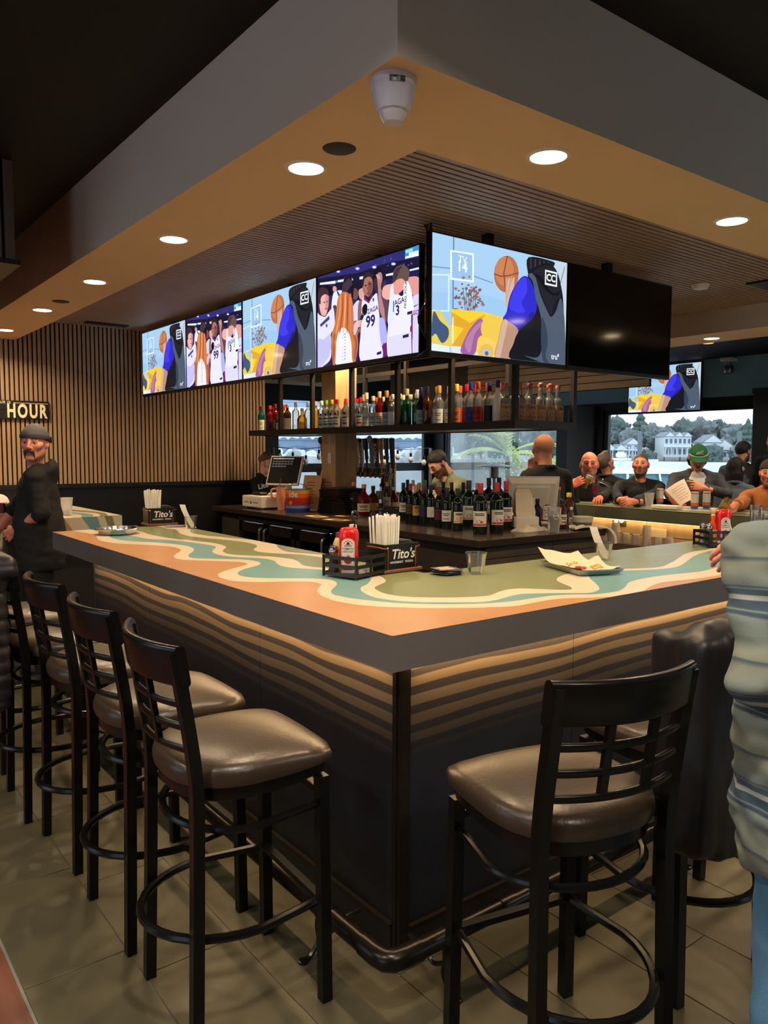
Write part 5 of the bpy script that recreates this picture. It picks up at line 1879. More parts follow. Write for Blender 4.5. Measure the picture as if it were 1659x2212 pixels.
def caddy(loc, rz, w, d, label, ring=True):
	t = thing('condiment_caddy', label, 'caddy', loc, rz)
	m = MB()
	m.box((0, 0, 0.004), (w, d, 0.008))
	part('tray', m.mesh('tray', TRACKM), t)
	for z in (0.012, 0.045, 0.078):
		m = MB()
		for a, b in (((0, 0), (w, 0)), ((w, 0), (w, d)), ((w, d), (0, d)), ((0, d), (0, 0))):
			m.beam((*a, z), (*b, z), 0.004, 0.014)
		part('rail', m.mesh('rail', BLACKM), t)
	for x, y in ((0, 0), (w, 0), (w, d), (0, d), (w * 0.5, 0), (w * 0.5, d)):
		m = MB()
		m.box((x - 0.005, y - 0.003, 0), (x + 0.005, y + 0.003, 0.086))
		part('post', m.mesh('post', BLACKM), t)
	if ring:
		m = MB()
		m.tube([(w / 2, d / 2, 0.006), (w / 2, d / 2, 0.215)], 0.004, 8)
		m.tube([(w / 2 + 0.020 * math.cos(a), d / 2, 0.236 + 0.020 * math.sin(a)) for a in np.linspace(0, 2 * PI, 20, False)], 0.0055, 8, closed=True)
		part('ring_handle', m.mesh('ring_handle', BLACKM), t)
	return t

pl, pf, pr_ = onz(700, 1244, BT), onz(769, 1255, BT), onz(831, 1242, BT)
ang = math.atan2(pl[1] - pf[1], pl[0] - pf[0])
cang = math.atan2(pr_[1] - pf[1], pr_[0] - pf[0])
caddy((pf[0], pf[1], Z0), cang, 0.190, 0.165, 'black wire condiment caddy with a ring handle on the near bar corner')
R2 = lambda x, y: (pf[0] + x * math.cos(cang) - y * math.sin(cang), pf[1] + x * math.sin(cang) + y * math.cos(cang))
q = R2(0.045, 0.072)
ketchup((*q, Z0 + 0.010), -0.72, 'red squeeze bottle of tomato ketchup in the near condiment caddy')
q = R2(0.030, 0.138)
shaker((*q, Z0 + 0.010), 'pepper', 'glass pepper shaker with steel cap at the left end of the near caddy')
q = R2(0.066, 0.137)
t = thing('mustard_bottle', 'cloudy yellow mustard bottle with red cap behind the near ketchup', 'bottle', (*q, Z0 + 0.010))
m = MB()
m.lathe([(0, 0), (0.026, 0), (0.027, 0.01), (0.027, 0.115), (0.018, 0.138), (0.014, 0.142)], 14)
part('squeeze_body', m.mesh('squeeze_body', M('mustard', (206, 186, 110), 0.35, trans=0.2)), t)
m = MB()
m.lathe([(0.015, 0.140), (0.017, 0.142), (0.016, 0.160), (0, 0.162)], 12)
part('cap', m.mesh('cap', capm('maroon')), t)
q = R2(0.112, 0.105)
t = thing('sauce_bottle', 'dark sauce bottle with white cap between the ketchup and the straws', 'bottle', (*q, Z0 + 0.010))
m = MB()
m.lathe([(0, 0), (0.020, 0), (0.021, 0.01), (0.021, 0.11), (0.012, 0.14), (0.011, 0.170)], 14)
part('glass', m.mesh('glass', GL['dark']), t)
m = MB()
m.lathe([(0.013, 0.165), (0.0155, 0.167), (0.0150, 0.190), (0, 0.192)], 12)
part('cap', m.mesh('cap', WHITE), t)
q = R2(0.10, 0.03)
m = MB()
m.rbox((-0.035, -0.010, 0), (0.035, 0.010, 0.030), 0.003)
o = m.build('sugar_packets', PAPER, loc=(*q, Z0 + 0.010), rotz=cang)
tag(o, 'white packet stack lying in the front of the near condiment caddy', 'packets')

def straw_box(loc, rz, label, n=26, napkins=True, glabel=''):
	t = thing('napkin_caddy', label, 'napkin caddy', loc, rz)
	w, d, h = 0.185, 0.125, 0.115
	m = MB()
	m.rbox((-0.012, -0.014, 0), (w + 0.012, d + 0.012, 0.012), 0.003)
	part('wood_base', m.mesh('wood_base', DARKWOOD), t)
	m = MB()
	m.box((0, 0, 0.012), (w, 0.004, h))
	m.box((0, d - 0.004, 0.012), (w, d, h))
	m.box((0, 0.004, 0.012), (0.004, d - 0.004, h))
	m.box((w - 0.004, 0.004, 0.012), (w, d - 0.004, h))
	m.box((w * 0.46, 0.004, 0.012), (w * 0.46 + 0.004, d - 0.004, h - 0.004))
	m.box((0.004, 0.004, 0.012), (w - 0.004, d - 0.004, 0.030))
	part('box', m.mesh('box', TRACKM), t)
	for x in (0.012, w - 0.022):
		m = MB()
		m.tube(crom([(x, -0.006, 0.012), (x, -0.006, 0.094), (x + (0.006 if x > 0.1 else -0.004), -0.007, 0.100), (x + (0.02 if x > 0.1 else -0.022), -0.006 + (0 if x > 0.1 else 0.004), 0.101), (x + (0.028 if x > 0.1 else -0.022), 0.02 if x < 0.1 else 0.004, 0.103), (x + (0.03 if x > 0.1 else -0.022), 0.1 if x < 0.1 else 0.01, 0.103)], 4), 0.0028, 8)
		part('copper_rail', m.mesh('copper_rail', COPPER), t)
	m = MB()
	put_text(m, "Tito's", 0.056, frame((w * 0.53, -0.0006, 0.072), (1, 0, 0), (0, 0, 1)), 0, shear=0.22, bold=0.018)
	put_text(m, 'HANDMADE', 0.0125, frame((w * 0.53 - 0.034, -0.0006, 0.040), (1, 0, 0), (0, 0, 1)), 0, bold=0.02)
	put_text(m, 'VODKA', 0.0125, frame((w * 0.53 + 0.034, -0.0006, 0.040), (1, 0, 0), (0, 0, 1)), 0, bold=0.02)
	m.poly([(w * 0.53 + 0.005 * math.cos(a), -0.0006, 0.040 + 0.006 * math.sin(a)) for a in np.linspace(0, 2 * PI, 12, False)], 1)
	part('lettering', m.mesh('lettering', [WHITE, COPPER], fix=False), t)
	r = random.Random(n)
	m = MB()
	m.tube([(0, 0, 0), (0, 0, 0.205)], 0.0043, 6)
	sm = m.mesh('drinking_straw', STRAWM)
	c, s_ = math.cos(rz), math.sin(rz)
	for k in range(n):
		x, y = 0.013 + (k % 8) * 0.0094, 0.016 + (k // 8) * 0.020 + r.uniform(-.003, .003)
		o = bpy.data.objects.new('drinking_straw', sm)
		COL.objects.link(o)
		o.location = (loc[0] + x * c - y * s_, loc[1] + x * s_ + y * c, loc[2] + 0.031)
		o.rotation_euler = ((y - 0.05) * -1.1 + r.uniform(-.04, .04), (x - 0.045) * 1.3 + r.uniform(-.04, .04), rz + r.uniform(0, 3) * 0)
		o.scale.z = r.uniform(0.94, 1.02)
		tag(o, f'white paper-wrapped straw standing in {glabel}', 'straw', f'straws in {glabel}')
	if napkins:
		for k in range(3):
			m = MB()
			m.rbox((w * 0.5, 0.008, h - 0.010 + k * 0.008), (w - 0.008 - 0.01 * k, d - 0.01, h - 0.004 + k * 0.008), 0.002)
			part('napkin', m.mesh('napkin', M('black_napkin', (44, 42, 44), 0.8)), t, rot=(0, 0, 0.02 * k))
	return t

pa, pb = onz(840, 1241, BT), onz(921, 1231, BT)
a = math.atan2(pb[1] - pa[1], pb[0] - pa[0])
straw_box((pa[0] - 0.015, pa[1] + 0.01, Z0), a, 'black napkin caddy with copper rails and script lettering, nearest on the bar', 38, True, 'the near napkin caddy')
pa = onz(318, 1137, BT)
straw_box((pa[0], pa[1] - 0.02, Z0), -0.10, 'black napkin caddy with straws at the far left end of the bar', 32, True, 'the far napkin caddy')

def clear_cup(loc, label, r0=0.031, r1=0.044, h=0.085, name='plastic_cup', mat=None, fill=None, lip=True, group=None, cat='cup'):
	t = thing(name, label, cat, loc, 0, group)
	m = MB()
	pr = [(0.0, 0.0015), (r0, 0.0), (r0 + (r1 - r0) * 0.5, h * 0.5), (r1, h)]
	if lip:
		pr += [(r1 + 0.002, h), (r1 + 0.002, h - 0.004)]
	m.lathe(pr, 24, cap=False)
	part('wall', m.mesh('wall', mat or CLEAR), t)
	if fill:
		rgb, f0, f1 = fill
		m = MB()
		ra, rb = r0 + (r1 - r0) * f0 - 0.001, r0 + (r1 - r0) * f1 - 0.001
		m.lathe([(0, h * f0 + 0.002), (ra, h * f0 + 0.002), (rb, h * f1), (0, h * f1)], 20, cap=False)
		part('drink', m.mesh('drink', M('drink_%d_%d_%d' % rgb, rgb, 0.1, trans=0.5)), t)
	return t

CUPM = clear_mat('cup_plastic', (238, 238, 232), 0.05, 2.0, 0.05)
q = onz(1028, 1240, BT)
clear_cup((q[0], q[1], Z0), 'empty clear plastic cup standing right of the coasters', mat=CUPM)
# coasters
q = onz(966, 1241, BT)
CO = M('coaster_slate', (72, 74, 82), 0.7)
r = random.Random(2)
cmesh = MB()
cmesh.rbox((-0.047, -0.047, 0), (0.047, 0.047, 0.0022), 0.008)
cme = cmesh.mesh('coaster', CO)
cpr = MB()
cpr.rbox((-0.047, -0.047, 0), (0.047, 0.047, 0.0022), 0.008)
for x0_, y0_, x1_, y1_ in ((-0.036, -0.03, 0.030, -0.012), (-0.030, -0.008, 0.034, 0.004), (-0.038, 0.010, 0.026, 0.022), (-0.02, 0.026, 0.036, 0.036)):
	cpr.box((x0_, y0_, 0.0021), (x1_, y1_, 0.0024), 1)
cpm = cpr.mesh('coaster', [CO, M('coaster_print', (214, 150, 110), 0.6, var=0.2, scale=80)])
for k in range(8):
	o = bpy.data.objects.new('coaster', cpm if k == 7 else cme)
	COL.objects.link(o)
	o.location = (q[0] + r.uniform(-.012, .012), q[1] + r.uniform(-.010, .010), Z0 + 0.0028 * k)
	o.rotation_euler.z = r.uniform(-.5, .5)
	tag(o, 'printed coaster lying on top of the stack by the clear cup' if k == 7 else 'dark slate coaster in the low stack by the clear cup', 'coaster', None if k == 7 else 'dark coasters in the stack')
# food tray
p0, p1, p2 = onz(1170, 1224, BT), onz(1252, 1247, BT), onz(1314, 1232, BT)
ta = math.atan2(p0[1] - p1[1], p0[0] - p1[0])
tl = math.hypot(p0[1] - p1[1], p0[0] - p1[0])
tw = 0.20
tt = thing('food_tray', 'small aluminium food tray with parchment and leftovers on the right leg', 'tray', (p1[0], p1[1], Z0), ta - PI / 2)
ALU = M('aluminium', (190, 192, 192), 0.3, metal=0.9, var=0.04)
m = MB()

def rect(ix, z, L=tl, Wd=tw):
	return [(ix, ix, z), (Wd - ix, ix, z), (Wd - ix, L - ix, z), (ix, L - ix, z)]

m.loft([rect(0.012, 0.001), rect(0.0, 0.022), rect(-0.006, 0.022), rect(-0.006, 0.020), rect(0.011, 0.0)], 0, False, False)
m.poly(rect(0.012, 0.0015))
m.poly(rect(0.011, 0.0))
part('pan', m.mesh('pan', ALU), tt)
r = random.Random(8)
m = MB()
N = 13
vs, fs = [], []
for i in range(N):
	for j in range(N):
		u, v = i / (N - 1), j / (N - 1)
		x, y = -0.005 + u * (tw + 0.005), 0.01 + v * (tl + 0.02)
		z = 0.010 + 0.012 * (max(0, abs(u - 0.5) - 0.32) * 6) + 0.012 * (max(0, abs(v - 0.5) - 0.36) * 6) + 0.004 * math.sin(9 * u + 5 * v) * math.sin(7 * v)
		if v > 0.72:
			z += 0.05 * (v - 0.72) / 0.28 * (0.4 + 0.6 * (1 - u))
		if 0.3 < v < 0.75 and u > 0.55:
			z += 0.03 * math.exp(-((v - 0.52) / 0.12) ** 2) * (u - 0.55) / 0.45
		vs.append((x, y, z))
for i in range(N - 1):
	for j in range(N - 1):
		fs.append((i * N + j, (i + 1) * N + j, (i + 1) * N + j + 1, i * N + j + 1))
m.add(vs, fs, 0, True)
o = part('parchment', m.mesh('parchment', M('parchment', (200, 184, 158), 0.6, var=0.05, scale=20)), tt)
m = MB()
m.ell((0.06, 0.10, 0.018), (0.016, 0.024, 0.006), 12, 6)
m.ell((0.075, 0.085, 0.018), (0.010, 0.012, 0.006), 10, 6)
o = m.build('ketchup_smear', KRED, None, None)
o.matrix_world = Matrix.Translation((p1[0], p1[1], Z0)) @ Matrix.Rotation(ta - PI / 2, 4, 'Z')
tag(o, 'dark red ketchup smear on the parchment of the food tray', 'sauce')
for k, (x, y, an, L_) in enumerate(((0.12, 0.05, 0.5, 0.07), (0.14, 0.10, 0.3, 0.06), (0.05, 0.17, 1.2, 0.05), (0.09, 0.19, 0.2, 0.04))):
	m = MB()
	c_, s_ = math.cos(an), math.sin(an)
	m.tube(crom([(x - c_ * L_ / 2, y - s_ * L_ / 2, 0.020), (x, y, 0.026), (x + c_ * L_ / 2, y + s_ * L_ / 2, 0.021)], 3), [0.006] * 6 + [0.005], 6)
	o = m.build('french_fry', M('fry', (222, 178, 108), 0.6, var=0.1))
	o.matrix_world = Matrix.Translation((p1[0], p1[1], Z0)) @ Matrix.Rotation(ta - PI / 2, 4, 'Z')
	tag(o, f'{("long golden fry at the near edge", "golden fry beside the ketchup smear", "short fry at the far end", "small fry under the parchment fold")[k]} of the food tray', 'french fry')

def receipt_cup(loc, label, lab2, lean):
	clear_cup(loc, label, 0.030, 0.042, 0.080, mat=CUPM)
	m = MB()
	N = 8
	w = 0.036
	rings = []
	for i in range(N):
		t_ = i / (N - 1)
		y = 0.0
		x = lean * (-0.020 + 0.052 * t_ + 0.02 * math.sin(t_ * 2))
		rings.append([(x - w / 2, y + 0.004 * math.sin(t_ * 5), 0.004 + 0.150 * t_), (x + w / 2, y - 0.004, 0.004 + 0.148 * t_), (x + w / 2, y - 0.0035, 0.004 + 0.148 * t_), (x - w / 2, y + 0.0005 + 0.004 * math.sin(t_ * 5), 0.004 + 0.15 * t_)])
	m.loft(rings, 0, True, False)
	o = m.build('receipt', PAPER, loc=loc, rotz=-0.65)
	tag(o, lab2, 'receipt')

q = onz(1303, 1211, BT)
receipt_cup((q[0], q[1], Z0), 'clear plastic cup holding a receipt behind the food tray', 'white receipt standing in the clear cup behind the tray', -1)
q = onz(412, 1143, BT)
receipt_cup((q[0], min(q[1], 3.3), Z0), 'clear plastic cup holding a receipt at the far end of the bar', 'white receipt standing in the clear cup by the far napkin caddy', -1)
q = onz(385, 1138, BT)
m = MB()
m.rbox((-0.06, -0.045, 0), (0.06, 0.045, 0.006), 0.01)
tag(m.build('change_tray', M('tray_grey', (128, 128, 132), 0.35, metal=0.3), loc=(q[0] - 0.02, min(q[1], 3.3), Z0), rotz=-0.5), 'small grey tip tray beside the receipt cup at the far end', 'tray')
# foil pie pan and phone
q = onz(262, 1156, BT)
m = MB()
ng = 64
prof = [(0.0, 0.002), (0.100, 0.0), (0.105, 0.004), (0.118, 0.034), (0.128, 0.036), (0.130, 0.033)]
rings = []
for r_, z in prof:
	rings.append([((r_ + (0.0012 * (k % 2) if 0.09 < r_ < 0.125 else 0)) * math.cos(2 * PI * k / ng), (r_ + (0.0012 * (k % 2) if 0.09 < r_ < 0.125 else 0)) * math.sin(2 * PI * k / ng), z + (0.0015 * math.sin(k * 0.7) if r_ > 0.12 else 0)) for k in range(ng)])
m.loft(rings, 0, False, False)
FOIL = M('foil', (206, 206, 204), 0.22, metal=1.0, var=0.05, bump=0.25, bscale=60)
pp = tag(m.build('foil_pan', FOIL, loc=(q[0], q[1] + 0.07, Z0)), 'round crinkled foil pan standing at the left end of the bar', 'pan')
m = MB()
m.rbox((-0.035, -0.075, 0), (0.035, 0.075, 0.009), 0.01)
q2 = onz(214, 1143, BT)
tag(m.build('phone', M('phone_black', (14, 14, 16), 0.15), loc=(q2[0] + 0.02, min(q2[1], 3.28), Z0), rotz=0.9), 'black phone lying behind the foil pan', 'phone')
# beer cups on the second counter
FROST = clear_mat('frosted_cup', (240, 238, 228), 0.3, 1.0, 0.62)
q = onz(146, 1114, BT)
clear_cup((q[0], q[1] + 0.02, Z0 - 0.002), 'frosted beer cup with a little beer left, beside the standing man', 0.034, 0.047, 0.135, 'beer_cup', FROST, ((206, 150, 40), 0.02, 0.30))
q = onz(134, 1110, BT)
clear_cup((max(q[0] - 0.02, 0.25), q[1] + 0.16, Z0 - 0.002), 'second frosted cup half hidden behind the beer cup', 0.034, 0.047, 0.130, 'beer_cup', FROST, ((220, 190, 110), 0.02, 0.2))
# right-hand caddy group
pf2 = onz(1524, 1184, BT)
cw = -0.42
caddy((pf2[0], pf2[1] - 0.02, Z0), cw, 0.17, 0.13, 'black wire condiment caddy on the right leg by the striped sweater', False)
R3 = lambda x, y: (pf2[0] + x * math.cos(cw) - y * math.sin(cw), pf2[1] - 0.02 + x * math.sin(cw) + y * math.cos(cw))
ketchup((*R3(0.115, 0.05), Z0 + 0.010), -0.55, 'red squeeze bottle of tomato ketchup in the right-hand caddy')
shaker((*R3(0.022, 0.035), Z0 + 0.010), 'pepper', 'glass pepper shaker at the front of the right-hand caddy')
shaker((*R3(0.028, 0.092), Z0 + 0.010), 'salt', 'glass salt shaker behind the pepper in the right-hand caddy')
q = R3(0.062, 0.060)
t = thing('hot_sauce_bottle', 'orange-red hot sauce bottle with a wooden ball cap in the right-hand caddy', 'bottle', (*q, Z0 + 0.010))
m = MB()
m.lathe([(0, 0), (0.022, 0), (0.023, 0.008), (0.023, 0.085), (0.019, 0.105), (0.010, 0.125), (0.0095, 0.140)], 14)
part('glass', m.mesh('glass', M('hot_sauce', (196, 54, 24), 0.15, spec=0.6)), t)
m = MB()
m.lathe([(0.0235, 0.012), (0.0235, 0.080)], 14, cap=False)
part('label', m.mesh('label', M('label_hot_sauce', (226, 156, 60), 0.6, var=0.25, scale=50), fix=False), t)
m = MB()
m.lathe([(0.011, 0.125), (0.012, 0.127), (0.012, 0.150), (0, 0.151)], 12)
part('collar', m.mesh('collar', capm('redorange')), t)
m = MB()
m.lathe([(0.008, 0.148), (0.013, 0.153), (0.010, 0.160), (0.016, 0.172), (0.017, 0.182), (0.012, 0.192), (0.0, 0.195)], 14)
part('ball_cap', m.mesh('ball_cap', wood_mat('pale_wood', (200, 160, 116), (222, 184, 140), 0.5)), t)
q = onz(1588, 1190, BT)
clear_cup((q[0], q[1], Z0), 'clear plastic cup with a straw in front of the right-hand ketchup', 0.030, 0.044, 0.075, mat=CUPM, fill=((150, 100, 60), 0.02, 0.25))
m = MB()
m.tube([(0, 0, 0.01), (-0.045, 0.02, 0.15)], 0.0032, 6)
tag(m.build('drinking_straw', M('straw_clear', (210, 212, 214), 0.3), loc=(q[0] + 0.01, q[1], Z0)), 'pale straw leaning in the cup by the right-hand ketchup', 'straw')
GLS = clear_mat('glassware', (238, 240, 240), 0.03, 2.2, 0.04)
for k, (px, py, h_, rr, lb) in enumerate(((1614, 1168, 0.12, 0.034, 'clear pint glass behind the right-hand ketchup'), (1636, 1160, 0.17, 0.030, 'tall clear glass at the right edge by the striped sweater'), (1652, 1160, 0.20, 0.036, 'clear carafe at the very right edge of the bar'), (1628, 1150, 0.20, 0.028, 'slim clear glass between the pint and the carafe'))):
	q = onz(px, py + 18, BT)
	clear_cup((q[0], q[1], Z0), lb, rr * 0.8, rr, h_, 'drinking_glass', GLS, None, False, cat='glass')

# ------------------------------------------------------------------ far leg of the bar
ZF = BT + 0.009

def far(px, py, dx=0.0):
	p = onz(px, py, BT)
	return (max(p[0], XR + 0.05) + dx, p[1], ZF)

clear_cup(far(1286, 1086), 'tall beer glass with red print, nearly empty, in front of the bald man', 0.028, 0.036, 0.20, 'beer_glass', GLS, ((206, 150, 50), 0.02, 0.25), False, cat='glass')
t = bpy.context.scene.objects['beer_glass']
m = MB()
m.lathe([(0.0335, 0.11), (0.0352, 0.16)], 10, cap=False, a0=2.4, a1=4.6)
m.lathe([(0.0325, 0.08), (0.0330, 0.095)], 8, cap=False, a0=2.8, a1=4.2)
part('print', m.mesh('print', M('glass_print', (150, 30, 50), 0.5), fix=False), t)
clear_cup(far(1345, 1093), 'small glass ramekin in front of the man in the dark pullover', 0.036, 0.050, 0.05, 'ramekin', GLS, ((150, 120, 80), 0.05, 0.4), False, cat='bowl')
clear_cup(far(1402, 1098), 'frosty plastic cup with a dark straw left of the reading man', 0.030, 0.042, 0.13, 'plastic_cup', clear_mat('icy_cup', (236, 238, 238), 0.2, 1.2, 0.4), None)
p = far(1402, 1098)
m = MB()
m.tube([(0.0, 0.0, 0.01), (-0.01, 0.06, 0.22)], 0.004, 6)
tag(m.build('drinking_straw', M('straw_dark', (40, 44, 48), 0.4), loc=p), 'dark straw in the frosty cup on the far leg', 'straw')

def striped_can(loc, label):
	t = thing('drink_can', label, 'can', loc)
	for z0, z1, rgb in ((0.0, 0.025, (70, 90, 170)), (0.025, 0.055, (220, 110, 50)), (0.055, 0.13, (216, 214, 206)), (0.13, 0.142, (206, 130, 90)), (0.142, 0.150, (190, 192, 194))):
		m = MB()
		r0_ = 0.033
		m.lathe([(0, z0), (r0_ - (0.005 if z0 == 0 else 0), z0), (r0_ - (0.004 if z1 > 0.145 else 0), z1), (0, z1)], 18)
		part('band', m.mesh('band', M('band_%d_%d_%d' % rgb, rgb, 0.3, metal=0.2)), t)

striped_can(far(1412, 1092, 0.10), 'striped orange and white drink can behind the frosty cup')
striped_can(far(1500, 1101), 'left striped can of the pair in front of the reading man')
p = far(1515, 1101)
striped_can((p[0] + 0.08, p[1], p[2]), 'right striped can of the pair in front of the reading man')
p = far(1440, 1101)
m = MB()
m.rbox((-0.06, -0.12, 0), (0.06, 0.12, 0.03), 0.006)
tag(m.build('napkin_stack', PAPER, loc=p, rotz=0.1), 'white napkin stack on the far leg beside the striped cans', 'napkins')
p = far(1258, 1082)
m = MB()
m.rbox((-0.04, -0.09, 0), (0.04, 0.09, 0.018), 0.004)
tag(m.build('napkin_stack', M('napkin_cream', (236, 224, 180), 0.7), loc=p), 'cream folded napkin at the left end of the far leg', 'napkins')
# outlets on the inner face
for px, lb in ((1338, 'double outlet plate under the far leg'),):
	p = onx(px, 1124, XR + 0.099)
	t = thing('power_outlet', 'steel double outlet plate under the far leg of the bar', 'outlet', tuple(p))
	m = MB()
	m.box((-0.005, -0.075, -0.05), (0.0, 0.075, 0.05))
	part('plate', m.mesh('plate', STEEL), t)
	for dy in (-0.028, 0.028):
		m = MB()
		m.lathe([(0, 0), (0.022, 0), (0.022, 0.004), (0, 0.004)], 14)
		m.v = [(-0.005 - z, y + dy, x) for x, y, z in m.v]
		part('socket', m.mesh('socket', WHITE), t)
p = onx(1418, 1151, XR + 0.099)
m = MB()
m.box((-0.006, -0.10, -0.04), (0, 0.10, 0.04))
tag(m.build('notice_plate', M('notice_cream', (206, 190, 150), 0.5), loc=tuple(p)), 'small cream notice plate on the panel beside the stacked glasses', 'sign')
# glass rack under the far leg
gr = thing('glass_shelf', 'steel undershelf carrying stacked glasses below the far leg', 'shelf', (XR - 0.30, 1.95, 0))
m = MB()
m.box((0.0, 0.0, 0.60), (0.38, 1.55, 0.615))
m.box((0.20, 0.0, 0.745), (0.38, 1.55, 0.76))
m.box((-0.01, 0.0, 0.585), (0.0, 1.55, 0.64))
for y in (0.0, 1.53):
	m.box((0.0, y, 0.0), (0.03, y + 0.02, 0.60))
	m.box((0.35, y, 0.0), (0.38, y + 0.02, 0.75))
part('shelf', m.mesh('shelf', STEEL), gr)
GLW = clear_mat('bar_glassware', (255, 246, 220), 0.05, 3.0, 0.36)
m = MB()
m.lathe([(0.0, 0.088), (0.031, 0.088), (0.034, 0.080), (0.042, 0.0), (0.040, 0.0), (0.033, 0.074), (0.0, 0.076)], 16, cap=False)
rg = m.mesh('rocks_glass', GLW)
r = random.Random(6)
for row, (x, z, n_) in enumerate(((XR - 0.235, 0.616, 13), (XR - 0.135, 0.616, 13), (XR - 0.02, 0.761, 11))):
	for k in range(n_):
		o = bpy.data.objects.new('rocks_glass', rg)
		COL.objects.link(o)
		o.location = (x + r.uniform(-.004, .004), 2.06 + k * 0.108 + row * 0.03, z)
		tag(o, 'upturned rocks glass glowing on the shelf under the far leg', 'glass', 'upturned glasses under the far leg')
for k in range(3):
	o = bpy.data.objects.new('rocks_glass', rg)
	COL.objects.link(o)
	o.location = (XR - 0.02, 2.06 + (2 + k * 3) * 0.108 + 0.06, 0.851)
	tag(o, 'upturned rocks glass on the upper tier under the far leg', 'glass', 'second tier of upturned glasses')

# ------------------------------------------------------------------ things on the back bar
ZI = IZ + 0.001
CREAMP = M('cream_plastic', (222, 212, 194), 0.45, var=0.02)

def isl_at(px, py):
	p = onz(px, py, IZ)
	return (p[0], p[1], ZI)

# cash drawer, its front looking to the left
p = isl_at(572, 1098)
t = thing('cash_drawer', 'white cash drawer with a keyhole at the left of the back bar', 'cash drawer', (IX0 + 0.14, p[1] - 0.17, ZI))
m = MB()
m.rbox((0, 0, 0.015), (0.40, 0.38, 0.125), 0.006)
part('case', m.mesh('case', CREAMP), t)
m = MB()
m.rbox((-0.008, 0.012, 0.022), (0.0, 0.368, 0.112), 0.002)
d_ = part('drawer_front', m.mesh('drawer_front', CREAMP), t)
m = MB()
m.box((-0.0095, 0.05, 0.06), (-0.0075, 0.14, 0.066))
m.box((-0.0095, 0.24, 0.06), (-0.0075, 0.33, 0.066))
m2 = MB()
m2.lathe([(0, 0), (0.012, 0), (0.012, 0.004), (0, 0.004)], 12)
m2.v = [(-0.0075 - z, 0.19 + y, 0.06 + x) for x, y, z in m2.v]
m.join(m2)
part('slot', m.mesh('slot', BLACK), d_)
for x, y in ((0.03, 0.03), (0.37, 0.03), (0.03, 0.35), (0.37, 0.35)):
	m = MB()
	m.lathe([(0, 0), (0.012, 0), (0.012, 0.015), (0, 0.015)], 8, c=(x, y, 0))
	part('foot', m.mesh('foot', CHROME), t)
dy0 = p[1] - 0.17
# card reader lying on the drawer
m = MB()
m.rbox((-0.05, -0.09, 0), (0.05, 0.09, 0.03), 0.02)
tag(m.build('card_reader', BLACK, loc=(IX0 + 0.26, dy0 + 0.25, ZI + 0.126)), 'black card reader lying on the white cash drawer', 'card reader')

def pos_terminal(loc, rz, label, w=0.36, h=0.27, tilt=0.5, screen=True):
	t = thing('pos_terminal', label, 'till', loc, rz)
	m = MB()
	m.rbox((-0.12, -0.10, 0), (0.12, 0.12, 0.025), 0.02)
	part('base', m.mesh('base', CREAMP), t)
	m = MB()
	c_, s_ = math.cos(tilt), math.sin(tilt)
	T = Matrix.Translation((0, -0.02, 0.10)) @ Matrix.Rotation(-tilt, 4, 'X')
	q_ = MB()
	q_.rbox((-0.05, 0.03, -0.09), (0.05, 0.09, 0.12), 0.02)
	q_.xf(Matrix.Translation((0, 0, 0.10)))
	part('stand', q_.mesh('stand', CREAMP), t)
	q_ = MB()
	q_.loft([[(-w / 2, -0.012, 0), (w / 2, -0.012, 0), (w / 2, -0.012, h), (-w / 2, -0.012, h)], [(-w / 2, 0.012, 0), (w / 2, 0.012, 0), (w / 2, 0.012, h), (-w / 2, 0.012, h)],
			 [(-w / 2 + 0.03, 0.042, 0.03), (w / 2 - 0.03, 0.042, 0.03), (w / 2 - 0.03, 0.042, h - 0.035), (-w / 2 + 0.03, 0.042, h - 0.035)]], 0, True, False)
	q_.rbox((-w / 2 + 0.07, 0.040, 0.045), (w / 2 - 0.07, 0.052, h - 0.06), 0.01)
	q_.xf(T)
	hd = part('display', q_.mesh('display', CREAMP), t)
	q_ = MB()
	q_.box((-w / 2 + 0.012, -0.014, 0.014), (w / 2 - 0.012, -0.0125, h - 0.012), 0)
	if screen:
		q_.box((-w / 2 + 0.03, -0.0150, h - 0.034), (w / 2 - 0.10, -0.0142, h - 0.026), 1)
		for i_ in range(3):
			for j_ in range(7 - 2 * (i_ == 2)):
				q_.box((-w / 2 + 0.03 + j_ * 0.036, -0.0150, h - 0.066 - i_ * 0.026), (-w / 2 + 0.058 + j_ * 0.036, -0.0142, h - 0.050 - i_ * 0.026), 2)
	q_.xf(T)
	part('touch_screen', q_.mesh('touch_screen', [M('till_screen', (20, 17, 19), 0.55, spec=0.2), M('till_bar', (200, 210, 220), 0.4, emit=(150, 160, 170), estr=0.4), M('till_keys', (70, 70, 78), 0.4, emit=(70, 72, 80), estr=0.3)]), hd)
	return t

pos_terminal((IX0 + 0.42, dy0 + 0.06, ZI + 0.128), -1.15, 'touch-screen till with a dark display standing on the cash drawer', 0.38, 0.30, 0.35)
